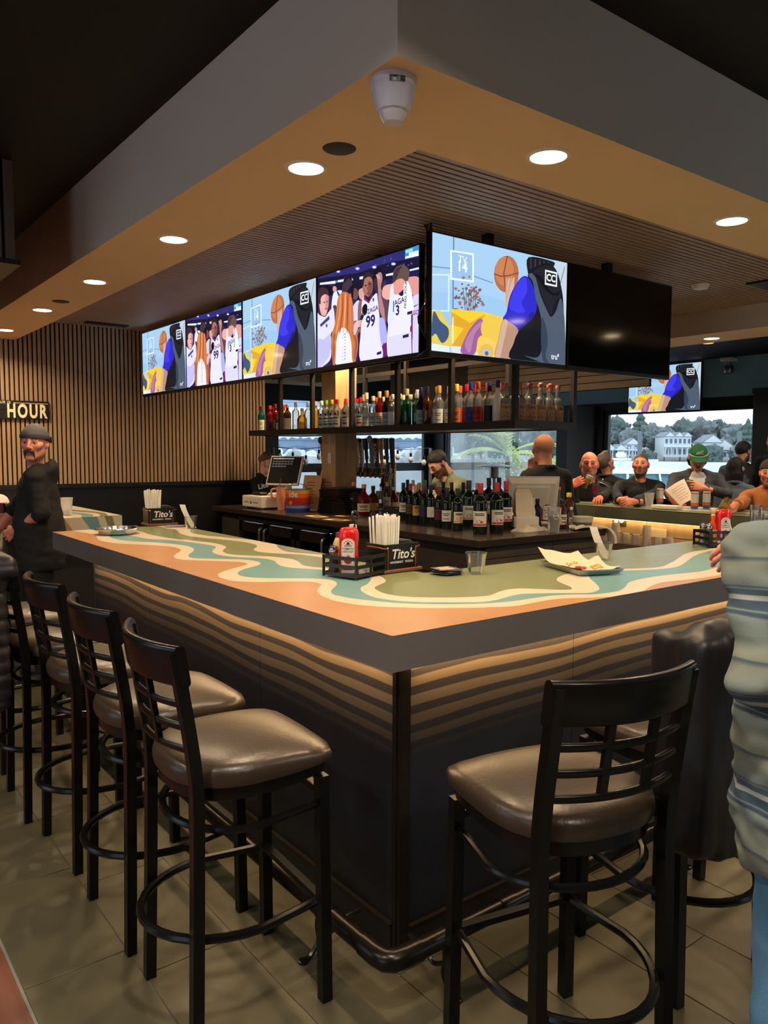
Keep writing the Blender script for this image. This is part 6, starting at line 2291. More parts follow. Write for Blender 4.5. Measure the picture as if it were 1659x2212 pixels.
# tumbler, striped bucket
p = isl_at(607, 1101)
t = thing('tumbler', 'peach travel tumbler with a handle and straw in front of the striped bucket', 'tumbler', p, 2.6)
m = MB()
m.lathe([(0, 0), (0.032, 0), (0.033, 0.07), (0.042, 0.10), (0.045, 0.22), (0, 0.22)], 18)
part('body', m.mesh('body', M('peach_enamel', (226, 150, 112), 0.4)), t)
m = MB()
m.tube(crom([(0.043, 0, 0.20), (0.085, 0, 0.19), (0.09, 0, 0.13), (0.042, 0, 0.11)], 5), 0.010, 8)
part('handle', m.mesh('handle', MATS['peach_enamel']), t)
m = MB()
m.lathe([(0.046, 0.22), (0.046, 0.236), (0, 0.238)], 16)
m.tube([(0.01, 0, 0.236), (0.0, 0, 0.30)], 0.006, 6)
part('lid', m.mesh('lid', STEEL), t)
p = isl_at(624, 1106)
t = thing('striped_bucket', 'metal ice bucket with yellow, orange, red and blue stripes', 'bucket', (p[0] + 0.10, p[1] + 0.0, ZI), 0)
BR0, BR1, BHH = 0.108, 0.125, 0.205
BST = [(0.0, 0.17, (44, 62, 130)), (0.17, 0.30, (110, 140, 206)), (0.30, 0.48, (170, 40, 34)), (0.48, 0.64, (196, 44, 34)), (0.64, 0.83, (222, 110, 40)), (0.83, 0.97, (232, 160, 50)), (0.97, 1.0, (190, 180, 150))]
for f0, f1, rgb in BST:
	m = MB()
	ra, rb = BR0 + (BR1 - BR0) * f0, BR0 + (BR1 - BR0) * f1
	m.lathe([(ra, BHH * f0), (rb, BHH * f1)], 28, cap=False)
	part('stripe', m.mesh('stripe', M('bucket_%d_%d_%d' % rgb, rgb, 0.4, metal=0.1)), t)
m = MB()
m.lathe([(0, 0.0), (BR0, 0.0)], 24, cap=False)
m.lathe([(BR1, BHH), (BR1 + 0.004, BHH + 0.004), (BR1 - 0.003, BHH + 0.004), (BR0 - 0.004, 0.01), (0, 0.01)], 28, cap=False)
part('inside', m.mesh('inside', STEEL), t)
m = MB()
m.tube([(0.126 * math.cos(a) * 0.99, 0.05 + 0.07 * math.sin(a) * 0 - 0.17 * 0 + 0.0, BHH + 0.004 + 0.05 * math.sin(a)) for a in np.linspace(0, PI, 14)], 0.003, 6)
part('bail', m.mesh('bail', STEEL), t)
m = MB()
a0_ = math.atan2(CP[1] - p[1], CP[0] - p[0] - 0.1)
cyl_text(m, 'ide', 0.075, 0.1235, BHH * 0.80, a0_ - 0.38, bold=0.015)
part('lettering', m.mesh('lettering', WHITE, fix=False), t)
m = MB()
for k in range(8):
	th = 2 * PI * k / 8
	r_ = 0.1195
	m.poly([(r_ * math.cos(a0_ - 0.62 + (0.020 * math.cos(th + e)) / r_), r_ * math.sin(a0_ - 0.62 + (0.020 * math.cos(th + e)) / r_), BHH * 0.42 + 0.020 * math.sin(th + e)) if e else (r_ * math.cos(a0_ - 0.62), r_ * math.sin(a0_ - 0.62), BHH * 0.42) for e in (0, 0.05, 0.5)])
part('sun_mark', m.mesh('sun_mark', M('sun_yellow', (236, 186, 60), 0.5), fix=False), t)
# paper menus standing behind
for k, (px, rz_) in enumerate(((672, 0.9), (684, 0.75))):
	p = isl_at(px, 1085)
	p = (IX0 + 0.52 + 0.14 * k, onx(px, 1050, IX0 + 0.55)[1], ZI)
	m = MB()
	rings = [[(-0.10, 0, 0), (0.10, 0, 0), (0.10, 0.0015, 0), (-0.10, 0.0015, 0)], [(-0.10 + 0.02, 0.06, 0.33), (0.10 + 0.02, 0.06, 0.33), (0.10 + 0.02, 0.0615, 0.33), (-0.08, 0.0615, 0.33)]]
	m.loft(rings, 0, True, False)
	for j in range(8):
		z = 0.06 + j * 0.028
		y = -0.0006 + 0.06 * z / 0.33
		m.add([(-0.06 + 0.02 * z / 0.33, y - 0.0006, z), (0.05 - 0.012 * (j % 3), y - 0.0006, z), (0.05 - 0.012 * (j % 3), y + 0.001, z + 0.010), (-0.06 + 0.02 * z / 0.33, y + 0.001, z + 0.010)], [(0, 1, 2, 3)], 1)
	tag(m.build('paper_menu', [M('kraft_paper', (196, 150, 104), 0.7, var=0.05), M('kraft_print', (130, 92, 60), 0.7)], loc=p, rotz=-1.1 + 0.2 * k), ('kraft paper menu leaning behind the striped bucket, darker front one', 'kraft paper menu beside the wooden column, half hidden')[k], 'menu')
# stack of black folders
p = isl_at(712, 1108)
r = random.Random(12)
BF = M('black_leatherette', (18, 17, 17), 0.38, var=0.1, bump=0.1, bscale=120)
FW, FD, FT = 0.36, 0.26, 0.020
z = ZI
m = MB()
m.rbox((-FD / 2, -FW / 2, 0), (FD / 2, FW / 2, 0.005), 0.004)
m.rbox((-FD / 2, -FW / 2, FT - 0.006), (FD / 2, FW / 2, FT - 0.001), 0.004)
m.box((-FD / 2 + 0.004, -FW / 2 + 0.006, 0.005), (FD / 2 - 0.006, FW / 2 - 0.006, FT - 0.006), 1)
m.box((-FD / 2, -FW / 2 + 0.002, 0.002), (-FD / 2 + 0.004, FW / 2 - 0.002, FT - 0.003), 0)
fm = m.mesh('menu_folder', [BF, M('folder_pages', (40, 38, 38), 0.6)])
for k in range(11):
	o = bpy.data.objects.new('menu_folder', fm)
	COL.objects.link(o)
	o.location = (p[0] + 0.16 + r.uniform(-.008, .008), p[1] + 0.02 + r.uniform(-.018, .018), z)
	o.rotation_euler.z = r.uniform(-.06, .06) + (0.12 if k < 5 else -0.05)
	z += FT + 0.0006
	tag(o, f'black menu folder in the stack on the back bar, {NTH[k]} from the bottom', 'folder', 'stacked black menu folders')
# loose yellow sheets
for k, (px, py, dx) in enumerate(((680, 1116, 0.02), (722, 1124, 0.02), (735, 1117, 0.08))):
	p = isl_at(px, py)
	m = MB()
	m.box((-0.06, -0.11, 0), (0.06, 0.11, 0.0015), 0)
	m.box((-0.045, -0.10, 0.0015), (-0.01, 0.02, 0.0019), 1)
	m.box((0.0, -0.06, 0.0015), (0.045, 0.09, 0.0019), 1)
	tag(m.build('printed_card', [M('yellow_card', (222, 180, 100), 0.6), M('card_black', (30, 26, 24), 0.6)], loc=(max(p[0], IX0 + 0.07) + dx, p[1], ZI + 0.002 * k), rotz=0.25 * k - 0.1), ('yellow printed card at the counter edge below the folders, left one', 'yellow printed card at the counter edge behind the ketchup', 'yellow printed card under the other two, further in')[k], 'card')
# spirit bottles by the column and glassware
SB_ = [(764, 1108, 'whisky', 'amber', 'copper', None, None, 1.25, 'round amber whisky bottle right of the folder stack'), (786, 1112, 'whisky', 'red', 'cork', 'cream', 'script', 1.2, 'dark cognac bottle with a pale label next to the round amber one'),
	   (806, 1108, 'whisky', 'brown', 'black', 'gold', None, 1.1, 'brown liqueur bottle behind the dark cognac'), (836, 1105, 'spirit', 'amber', 'tan', 'cream', 'script', 0.95, 'amber bottle with cream label left of the wine bottles'),
	   (850, 1104, 'whisky', 'red', 'silver', 'cream', None, 1.0, 'red bottle with cream label beside the tap column'), (824, 1102, 'small', 'clear', 'black', None, 'pourer', 1.4, 'steel-topped bitters bottle with a pour spout behind the straws')]
for px, py, shp, gl, cp, lb, art, sc_, lbl in SB_:
	p = isl_at(px, py)
	bottle(shp, gl, cp, lb, free(max(p[0], IX0 + 0.08), p[1], SHAPES[shp][0] * sc_, ZI, (0.6, 0.8)), lbl, 'spirits by the beer taps', face=-2.3, art=art, sc=sc_)
m = MB()
m.lathe([(0.0, 0.0), (0.026, 0.0), (0.030, 0.012), (0.022, 0.030), (0.008, 0.036), (0.007, 0.042), (0.034, 0.052), (0.038, 0.062), (0.036, 0.062), (0.030, 0.055), (0.0, 0.048)], 14, cap=False)
cg = m.mesh('coupe_glass', GLS)
r = random.Random(21)
for k in range(10):
	p = isl_at(806 + (k % 5) * 13.5, 1116 - (k // 5) * 6)
	o = bpy.data.objects.new('stacked_glass', cg)
	COL.objects.link(o)
	o.location = (max(p[0], IX0 + 0.05) + 0.09 * (k // 5), p[1], ZI)
	tag(o, 'small upturned glass in the cluster behind the straws', 'glass', 'upturned small glasses behind the straws')
# beer tower with tap handles
TWX = 3.30
tp = onx(800, 1020, TWX)
bt = thing('beer_tower', 'beer tap tower with a wooden crossbar and chrome column behind the bottles', 'beer tower', (TWX, tp[1], ZI))
yl, yr = onx(696, 1020, TWX)[1] - tp[1], onx(836, 1020, TWX)[1] - tp[1]
zt_ = tp[2] - ZI
m = MB()
m.rbox((-0.045, yr - 0.02, zt_ - 0.045), (0.045, yl + 0.05, zt_ + 0.045), 0.01)
part('crossbar', m.mesh('crossbar', wood_mat('tower_wood', (70, 52, 38), (100, 76, 56), 0.4, 'Y')), bt)
m = MB()
m.rbox((-0.04, yr - 0.03, 0), (0.04, yr + 0.04, zt_ - 0.045), 0.01)
part('leg', m.mesh('leg', MATS['tower_wood']), bt)
m = MB()
m.rbox((-0.04, yl - 0.02, 0), (0.04, yl + 0.05, zt_ - 0.045), 0.01)
part('leg', m.mesh('leg', MATS['tower_wood']), bt)
m = MB()
m.lathe([(0.06, 0), (0.045, 0.02), (0.040, 0.05), (0.040, zt_ + 0.09), (0.044, zt_ + 0.10), (0.0, zt_ + 0.105)], 18, c=(-0.02, yr - 0.10, 0))
part('chrome_column', m.mesh('chrome_column', CHROME), bt)
HD = [(700, 'gold'), (774, 'cream'), (784, 'white'), (794, 'black'), (806, 'grey'), (816, 'brown'), (826, 'orange'), (838, 'navy'), (850, 'brown')]
for k, (px, c_) in enumerate(HD):
	y = onx(px, 1000, TWX - 0.06)[1] - tp[1]
	m = MB()
	m.tube([(-0.045, y, zt_), (-0.085, y, zt_ - 0.005), (-0.09, y, zt_ - 0.05)], 0.011, 8)
	fa = part('faucet', m.mesh('faucet', CHROME), bt)
	m = MB()
	w0, w1, hh = 0.016, 0.026, 0.33
	if c_ in ('white', 'cream', 'brown', 'grey', 'gold'):
		m.loft([[(-0.066 - 0.012, y - w0, zt_ + 0.05), (-0.066 + 0.012, y - w0, zt_ + 0.05), (-0.066 + 0.012, y + w0, zt_ + 0.05), (-0.066 - 0.012, y + w0, zt_ + 0.05)],
				[(-0.085 - 0.014, y - w1, zt_ + hh), (-0.085 + 0.014, y - w1, zt_ + hh), (-0.085 + 0.014, y + w1, zt_ + hh), (-0.085 - 0.014, y + w1, zt_ + hh)]], 0, True, False)
	else:
		m.tube(crom([(-0.066, y, zt_ + 0.05), (-0.070, y, zt_ + 0.14), (-0.080, y, zt_ + 0.24), (-0.086, y, zt_ + hh)], 4), [0.012] * 4 + [0.018] * 4 + [0.026] * 4 + [0.024], 10)
	m.tube([(-0.062, y, zt_ + 0.0), (-0.066, y, zt_ + 0.055)], 0.007, 8)
	h_ = part('tap_handle', m.mesh('tap_handle', M('tap_' + c_, {'gold': (206, 150, 50), 'cream': (206, 196, 170), 'white': (222, 214, 214), 'black': (26, 26, 34), 'grey': (120, 126, 128), 'brown': (60, 40, 30), 'orange': (206, 120, 40), 'navy': (50, 66, 76)}[c_], 0.35)), bt)
	m = MB()
	if c_ == 'white':
		put_text(m, 'ASBURY PARK', 0.046, frame((-0.094, y, zt_ + 0.175), (0.06, 0, -1), (0, -1, 0)), bold=0.02)
		m.box((-0.103, y - 0.02, zt_ + 0.29), (-0.099, y + 0.02, zt_ + 0.325))
		part('lettering', m.mesh('lettering', BLACK, fix=False), h_)
	elif px == 816:
		put_text(m, 'KONA', 0.062, frame((-0.0935, y, zt_ + 0.19), (0.06, 0, -1), (0, -1, 0)), bold=0.02)
		part('lettering', m.mesh('lettering', labm('cream'), fix=False), h_)
	elif c_ in ('gold', 'grey'):
		m.lathe([(0, 0), (0.038, 0), (0.038, 0.012), (0, 0.012)], 16)
		m.v = [(-0.098 - z_, y + y_, zt_ + 0.32 + x_) for x_, y_, z_ in m.v]
		part('medallion', m.mesh('medallion', M('tap_disc_' + c_, (24, 22, 22) if c_ == 'gold' else (170, 166, 160), 0.3)), h_)
# second till, receipt printer, jars and bottles on the right end of the island
p = isl_at(1140, 1105)
p = isl_at(1146, 1131)
pos_terminal((p[0], p[1], ZI), 2.45, 'white till seen from behind at the right end of the back bar', 0.40, 0.30, 0.45, False)
t = thing('receipt_printer', 'cream receipt printer standing in front of the white till', 'printer', (isl_at(1131, 1139)[0], isl_at(1131, 1139)[1], ZI), -0.55)
m = MB()
m.rbox((-0.09, -0.10, 0), (0.09, 0.10, 0.085), 0.012)
part('base', m.mesh('base', CREAMP), t)
m = MB()
m.loft([[(-0.07, -0.06, 0.085), (0.07, -0.06, 0.085), (0.07, 0.03, 0.085), (-0.07, 0.03, 0.085)], [(-0.075, -0.05, 0.12), (0.075, -0.05, 0.12), (0.075, 0.05, 0.12), (-0.075, 0.05, 0.12)],
		[(-0.06, 0.02, 0.26), (0.06, 0.02, 0.26), (0.06, 0.08, 0.26), (-0.06, 0.08, 0.26)], [(-0.045, 0.035, 0.285), (0.045, 0.035, 0.285), (0.045, 0.075, 0.285), (-0.045, 0.075, 0.285)]], 0, True, False)
part('upright', m.mesh('upright', M('cream_dark', (206, 190, 160), 0.45)), t)
RB = [(1160, 1136, 'small', 'purple', 'black', None, None, 1.25, 'purple jar with black lid beside the receipt printer'), (1178, 1132, 'syrup', 'red', 'tan', 'white', 'script', 1.0, 'red syrup bottle with a tan cap right of the purple jar'),
	  (1188, 1128, 'syrup', 'red', 'tan', None, None, 1.0, 'second red syrup bottle just behind the first'), (1205, 1130, 'liter', 'clear', 'redorange', None, None, 0.95, 'tall clear bottle with red cap among the syrups'), (1214, 1140, 'small', 'brown', 'black', 'cream', 'script', 1.25, 'brown syrup bottle with cream label right of the dark cup'),
	  (1228, 1130, 'small', 'brown', 'yellow', None, None, 1.45, 'small bottle with a yellow cap at the back of the syrups'), (1233, 1138, 'small', 'clear', 'white', 'white', 'script', 0.9, 'small white-labelled bottle beside the grey tub')]
for px, py, shp, gl, cp, lb, art, sc_, lbl in RB:
	p = isl_at(px, py)
	bottle(shp, gl, cp, lb, free(p[0], max(p[1], IY0 + 0.06), SHAPES[shp][0] * sc_, ZI, (0.6, 0.8)), lbl, 'syrups at the right end of the back bar', face=-2.0, art=art, sc=sc_)
p = isl_at(1196, 1150)
clear_cup((p[0], max(p[1], IY0 + 0.06), ZI), 'plastic quart cup of dark syrup with a round white logo', 0.038, 0.050, 0.175, 'plastic_cup', clear_mat('quart_cup', (236, 234, 230), 0.2, 1.0, 0.25), ((44, 14, 20), 0.02, 0.66))
t = [o for o in SC.objects if o.get('label', '').startswith('plastic quart')][0]
m = MB()
for k in range(16):
	a_, b_ = 2 * PI * k / 16, 2 * PI * (k + 1) / 16
	rr_ = 0.0475
	f_ = lambda th, q_: (rr_ * math.cos(-2.1 + q_ * math.cos(th) / rr_), rr_ * math.sin(-2.1 + q_ * math.cos(th) / rr_), 0.118 + q_ * math.sin(th))
	m.poly([f_(a_, 0.024), f_(b_, 0.024), f_(b_, 0.0215), f_(a_, 0.0215)])
m.poly([(rr_ * math.cos(-2.1 + x / rr_), rr_ * math.sin(-2.1 + x / rr_), 0.118 + z) for x, z in ((-0.018, -0.004), (0.018, -0.004), (0.018, 0.004), (-0.018, 0.004))])
part('logo', m.mesh('logo', WHITE, fix=False), t)
p = isl_at(1258, 1142)
t = thing('plastic_tub', 'grey plastic tub with a pale cloth rim at the island right end', 'tub', (p[0], max(p[1], IY0 + 0.09), ZI))
m = MB()
m.lathe([(0, 0), (0.062, 0), (0.070, 0.05), (0, 0.05)], 20)
part('tub', m.mesh('tub', M('tub_grey', (84, 82, 76), 0.5)), t)
m = MB()
m.lathe([(0.070, 0.05), (0.073, 0.052), (0.078, 0.088), (0.074, 0.09), (0, 0.086)], 20)
part('lid', m.mesh('lid', M('tub_pale', (206, 196, 176), 0.5, trans=0.2)), t)

def cloth_heap(name, loc, w, d, h, seed, label, mat, droop=0.0):
	N = 22
	vs, fs = [], []
	for i in range(N):
		for j in range(N):
			u, v = i / (N - 1) * 2 - 1, j / (N - 1) * 2 - 1
			rr_ = max(abs(u), abs(v))
			nx = mnoise.noise(Vector((u * 1.6 + seed, v * 1.6, seed)))
			z = h * max(0.05, (1 - rr_ ** 3)) * (0.55 + 0.9 * abs(nx)) + 0.006
			x = u * w * (1 + 0.12 * mnoise.noise(Vector((u, v, seed + 3))))
			y = v * d * (1 + 0.12 * mnoise.noise(Vector((u, v, seed + 9))))
			vs.append((x, y, z))
	for i in range(N - 1):
		for j in range(N - 1):
			fs.append((i * N + j, (i + 1) * N + j, (i + 1) * N + j + 1, i * N + j + 1))
	b = [i * N for i in range(N)] + [(N - 1) * N + j for j in range(1, N)] + [i * N + N - 1 for i in range(N - 2, -1, -1)] + [j for j in range(N - 2, 0, -1)]
	k = len(vs)
	vs += [(vs[i][0], vs[i][1], 0.0) for i in b]
	for q_ in range(len(b)):
		fs.append((b[q_], b[(q_ + 1) % len(b)], k + (q_ + 1) % len(b), k + q_))
	m_ = MB()
	m_.add(vs, fs, 0, True)
	return tag(m_.build(name, mat, loc=loc), label, 'towel')

TOWEL = M('bar_towel', (222, 208, 184), 0.9, var=0.05, bump=0.3, bscale=200)
p = isl_at(1140, 1148)
cloth_heap('bar_towel', (p[0] + 0.02, max(p[1], IY0 + 0.075), ZI), 0.13, 0.06, 0.05, 1.0, 'cream bar towel crumpled right of the wine bottles', TOWEL)
N = 26
path = [np.array(p_) for p_ in crom([(-0.15, 0.05, 0.004), (-0.07, 0.035, 0.012), (0.0, 0.01, 0.010), (0.06, -0.015, 0.008), (0.108, -0.050, 0.004), (0.130, -0.085, -0.045), (0.132, -0.092, -0.105)], 4)]
rings = []
for i, p_ in enumerate(path):
	row = []
	for s_ in (1, -1):
		for j in range(9) if s_ > 0 else range(8, -1, -1):
			v_ = j / 8 - 0.5
			f_ = 0.010 * math.sin(v_ * 14 + i * 0.35) + 0.012 * mnoise.noise(Vector((i * 0.2, v_ * 3, 2)))
			row.append(tuple(p_ + np.array([0.05, 0.10, 0]) * v_ + np.array([0, 0, max(0.001, 0.012 + f_) if i < 15 else 0.01]) * (1 if s_ > 0 else 0.4) + (np.array([0.014, -0.014, 0]) * (f_ * 40) if i >= 15 else 0) * 0.4 + (np.array([0.006, -0.006, 0]) * s_ if i >= 15 else 0)))
	rings.append(row)
t = MB()
t.loft(rings, 0, True, True)
tag(t.build('bar_towel', TOWEL, loc=(IX1 - 0.10, IY0 + 0.06, ZI)), 'cream bar towel draped over the right corner of the back bar', 'towel')
# ================================================================== people
def L3(x, a):
	return np.sqrt((x * x).sum(-1)) if a is None else np.sqrt(((x / a) ** 2).sum(-1))

def sd_rc(P, a, b, r1, r2):
	a, b = np.asarray(a, float), np.asarray(b, float)
	ab = b - a
	t = np.clip(((P - a) @ ab) / max(ab @ ab, 1e-9), 0, 1)
	q = P - a - t[..., None] * ab
	return np.sqrt((q * q).sum(-1)) - (r1 + (r2 - r1) * t)

def sd_el(P, c, r, B=None):
	q = P - np.asarray(c, float)
	if B is not None:
		q = q @ np.asarray(B, float).T
	r = np.asarray(r, float)
	k0 = np.sqrt(((q / r) ** 2).sum(-1))
	k1 = np.sqrt(((q / (r * r)) ** 2).sum(-1))
	return k0 * (k0 - 1) / np.maximum(k1, 1e-6)

def smin(a, b, k):
	h = np.clip(0.5 + 0.5 * (b - a) / k, 0, 1)
	return b + (a - b) * h - k * h * (1 - h)

def smax(a, b, k):
	return -smin(-a, -b, k)

def nets(fn, lo, hi, h):
	"""surface nets of fn over a box"""
	lo, hi = np.asarray(lo, float), np.asarray(hi, float)
	n = np.maximum(np.ceil((hi - lo) / h).astype(int) + 1, 3)
	gx, gy, gz = [lo[i] + h * np.arange(n[i]) for i in range(3)]
	F = np.empty(n)
	yz = np.stack(np.meshgrid(gy, gz, indexing='ij'), -1)
	step = max(1, int(400000 / (n[1] * n[2])))
	for i in range(0, n[0], step):
		xs = gx[i:i + step]
		P = np.empty((len(xs), n[1], n[2], 3))
		P[..., 0] = xs[:, None, None]
		P[..., 1:] = yz[None]
		F[i:i + step] = fn(P)
	S = F < 0
	c = np.array(n) - 1
	cnt = np.zeros(c, int)
	pos = np.zeros((*c, 3))
	for ax in range(3):
		for o1 in (0, 1):
			for o2 in (0, 1):
				sl0, sl1 = [None] * 3, [None] * 3
				others = [a for a in range(3) if a != ax]
				off = np.zeros(3)
				off[others[0]], off[others[1]] = o1, o2
				for a, o in ((others[0], o1), (others[1], o2)):
					sl0[a] = sl1[a] = slice(o, o + c[a])
				sl0[ax], sl1[ax] = slice(0, c[ax]), slice(1, c[ax] + 1)
				f0, f1 = F[tuple(sl0)], F[tuple(sl1)]
				m = (f0 < 0) != (f1 < 0)
				t = np.where(m, f0 / np.where(m, f0 - f1, 1), 0)
				cnt += m
				pos += m[..., None] * off
				pos[..., ax] += np.where(m, t, 0)
	act = cnt > 0
	idx = -np.ones(c, int)
	idx[act] = np.arange(act.sum())
	base = np.stack(np.nonzero(act), -1)
	V = lo + h * (base + pos[act] / cnt[act][:, None])
	Q = []
	for ax in range(3):
		u, w = (ax + 1) % 3, (ax + 2) % 3
		sl0, sl1 = [slice(1, -1)] * 3, [slice(1, -1)] * 3
		sl0[ax], sl1[ax] = slice(0, -1), slice(1, None)
		s0, s1 = S[tuple(sl0)], S[tuple(sl1)]
		e = np.stack(np.nonzero(s0 != s1), -1)
		if not len(e):
			continue
		ins = s0[tuple(e.T)]
		g = e.copy()
		g[:, u] += 1
		g[:, w] += 1

		def cell(du, dw):
			k = g.copy()
			k[:, u] -= du
			k[:, w] -= dw
			return idx[k[:, 0], k[:, 1], k[:, 2]]
		q = np.stack([cell(1, 1), cell(0, 1), cell(0, 0), cell(1, 0)], -1)
		q[~ins] = q[~ins][:, ::-1]
		Q.append(q)
	Q = np.concatenate(Q)
	return V, Q[(Q >= 0).all(1)]

def np_mesh(name, V, Q, mats, col=None, smooth=True):
	me = bpy.data.meshes.new(name)
	me.from_pydata(V.tolist(), [], Q.tolist())
	for m in (mats if isinstance(mats, (list, tuple)) else [mats]):
		me.materials.append(m)
	me.polygons.foreach_set('use_smooth', np.full(len(me.polygons), smooth))
	if col is not None:
		ca = me.color_attributes.new('Col', 'FLOAT_COLOR', 'POINT')
		arr = np.ones((len(V), 4), np.float32)
		arr[:, :3] = col
		ca.data.foreach_set('color', arr.ravel())
	me.update()
	return me

def vnoise(V, s, amp, seed=0.0):
	out = np.empty(len(V))
	for i, v in enumerate(V):
		out[i] = mnoise.noise(Vector((v[0] * s[0] + seed, v[1] * s[1] + seed * 1.7, v[2] * s[2] - seed)))
	return out * amp

def vnormals(V, Q):
	n = np.zeros_like(V)
	fn = np.cross(V[Q[:, 2]] - V[Q[:, 0]], V[Q[:, 3]] - V[Q[:, 1]])
	for k in range(4):
		np.add.at(n, Q[:, k], fn)
	return n / np.maximum(np.linalg.norm(n, axis=1, keepdims=True), 1e-9)

def relax(V, Q, it=1, f=0.5):
	for _ in range(it):
		s = np.zeros_like(V)
		c = np.zeros(len(V))
		for k in range(4):
			for d in (1, 3):
				np.add.at(s, Q[:, k], V[Q[:, (k + d) % 4]])
				np.add.at(c, Q[:, k], 1)
		V = V + f * (s / np.maximum(c, 1)[:, None] - V)
	return V

def M3(x, y, z):
	return np.stack([x, y, z])          # rows: local axes in world

MX = np.array([-1.0, 1, 1])

def head_field(female=False, mouth=0.0, wide=1.0):
	def fn(P0):
		P = P0 / np.array([wide, 1, 1])
		A = P.copy()
		A[..., 0] = np.abs(A[..., 0])
		d = sd_el(P, (0, -0.012, 0.030), (0.075, 0.094, 0.090))
		d = smin(d, sd_el(P, (0, 0.020, -0.042), (0.058 if not female else 0.054, 0.064, 0.070)), 0.03)
		jw = 0.022 if not female else 0.017
		d = smin(d, sd_rc(A, (0.046, -0.006, -0.052), (0.016, 0.066, -0.096), jw, 0.018), 0.025)
		d = smin(d, sd_rc(A, (0.0, 0.074, -0.099), (0.008, 0.073, -0.099), 0.017, 0.016), 0.02)
		d = smin(d, sd_rc(A, (0.0, 0.079, 0.024), (0.040, 0.066, 0.026), 0.011, 0.010), 0.018)
		d = smin(d, sd_rc(A, (0.042, 0.058, -0.014), (0.052, 0.040, -0.006), 0.020, 0.016), 0.025)
		d = smax(d, -sd_el(A, (0.031, 0.098, 0.004), (0.019, 0.019, 0.013)), 0.014)
		d = smin(d, sd_rc(A, (0.019, 0.080, 0.0125), (0.043, 0.073, 0.011), 0.0045, 0.004), 0.006)
		d = smin(d, sd_rc(A, (0.019, 0.078, -0.005), (0.043, 0.071, -0.003), 0.0035, 0.0035), 0.006)
		nz = 1.0 if not female else 0.85
		d = smin(d, sd_rc(P, (0, 0.083, 0.020), (0, 0.080 + 0.027 * nz, -0.024), 0.0085, 0.0115 * nz), 0.012)
		d = smin(d, sd_rc(A, (0.0, 0.104, -0.027), (0.0125, 0.095, -0.030), 0.0105 * nz, 0.0082), 0.008)
		d = smin(d, sd_rc(A, (0.0, 0.0905, -0.0575), (0.022, 0.080, -0.061), 0.0065, 0.004), 0.008)
		d = smin(d, sd_rc(A, (0.0, 0.0890, -0.070 - mouth), (0.018, 0.080, -0.066 - mouth * 0.6), 0.0075, 0.004), 0.008)
		d = smax(d, -sd_rc(A, (0.0, 0.101, -0.0637 - mouth / 2), (0.020, 0.088, -0.0635 - mouth / 3), 0.0045 + mouth * 0.5, 0.002), 0.004)
		ear = sd_el(A, (0.078, -0.012, -0.004), (0.011, 0.020, 0.032), M3(np.array([0.94, 0.34, 0]), np.array([-0.34, 0.94, 0.1]), np.array([0, -0.1, 0.99])))
		ear = smax(ear, -sd_el(A, (0.090, -0.004, 0.002), (0.010, 0.012, 0.019)), 0.006)
		d = smin(d, ear, 0.008)
		d = smin(d, sd_rc(P, (0, -0.020, -0.070), (0, -0.034, -0.170), 0.055 if not female else 0.046, 0.056 if not female else 0.047), 0.035)
		return d
	return fn

def hand_field(side, curl=(40, 55, 30), thumb=0.5, spread=1.0, fing=(1, 1, 1, 1)):
	sy = 1.0 if side > 0 else -1.0
	fs = []
	for k, (y, l1, l2, l3, r) in enumerate(((0.031, 0.042, 0.025, 0.021, 0.0086), (0.010, 0.047, 0.029, 0.022, 0.0088), (-0.011, 0.044, 0.027, 0.021, 0.0083), (-0.030, 0.034, 0.020, 0.019, 0.0074))):
		p = np.array([0.090 - 0.004 * abs(k - 1.2), y * sy, 0.002 - 0.003 * abs(k - 1.3)])
		base0 = np.array([0.018, y * 0.5 * sy, 0])
		a = 0.0
		yaw = (1.2 - k) * -0.06 * spread * -1 * sy
		seg = [(base0, p, 0.017, 0.0125)]
		for l, c in zip((l1, l2, l3), curl):
			a += math.radians(c * fing[k])
			d = np.array([math.cos(a) * math.cos(yaw), math.sin(yaw) * math.cos(a), -math.sin(a)])
			q = p + d * l
			seg.append((p, q, r * 1.04, r * 0.92))
			p = q
			r *= 0.93
		fs.append(seg)
	t0, t1 = np.array([0.022, 0.024 * sy, -0.008]), np.array([0.058 - 0.005 * thumb, (0.052 - 0.012 * thumb) * sy, -0.014 - 0.020 * thumb])
	t2 = t1 + np.array([0.030, (0.010 - 0.026 * thumb) * sy, -0.006 - 0.008 * thumb])
	t3 = t2 + np.array([0.022, (0.004 - 0.018 * thumb) * sy, -0.002])

	def fn(P):
		palm = None
		fing_d = None
		for seg in fs:
			d = sd_rc(P, *seg[0])
			palm = d if palm is None else smin(palm, d, 0.012)
			c = None
			for s in seg[1:]:
				e = sd_rc(P, *s)
				c = e if c is None else smin(c, e, 0.003)
			fing_d = c if fing_d is None else np.minimum(fing_d, c)
		palm = smin(palm, sd_el(P, (0.045, 0, -0.004), (0.045, 0.036, 0.016)), 0.010)
		d = smin(palm, fing_d, 0.007)
		th = smin(sd_rc(P, t0, t1, 0.017, 0.0120), smin(sd_rc(P, t1, t2, 0.0118, 0.0105), sd_rc(P, t2, t3, 0.0105, 0.0088), 0.003), 0.004)
		d = smin(d, th, 0.008)
		return smin(d, sd_rc(P, (-0.06, 0, 0), (0.015, 0, 0), 0.027, 0.026), 0.015)
	return fn

SKIN = M('skin', (255, 255, 255), 0.48, var=0.06, scale=40, attr='Col', spec=0.4, bump=0.05, bscale=300)
HAIRM = M('hair', (255, 255, 255), 0.5, var=0.25, scale=60, attr='Col', bump=0.5, bscale=120, stretch=(3, 3, 0.6))
EYEM = M('eye', (255, 255, 255), 0.15, var=0.01, attr='Col', spec=0.6)

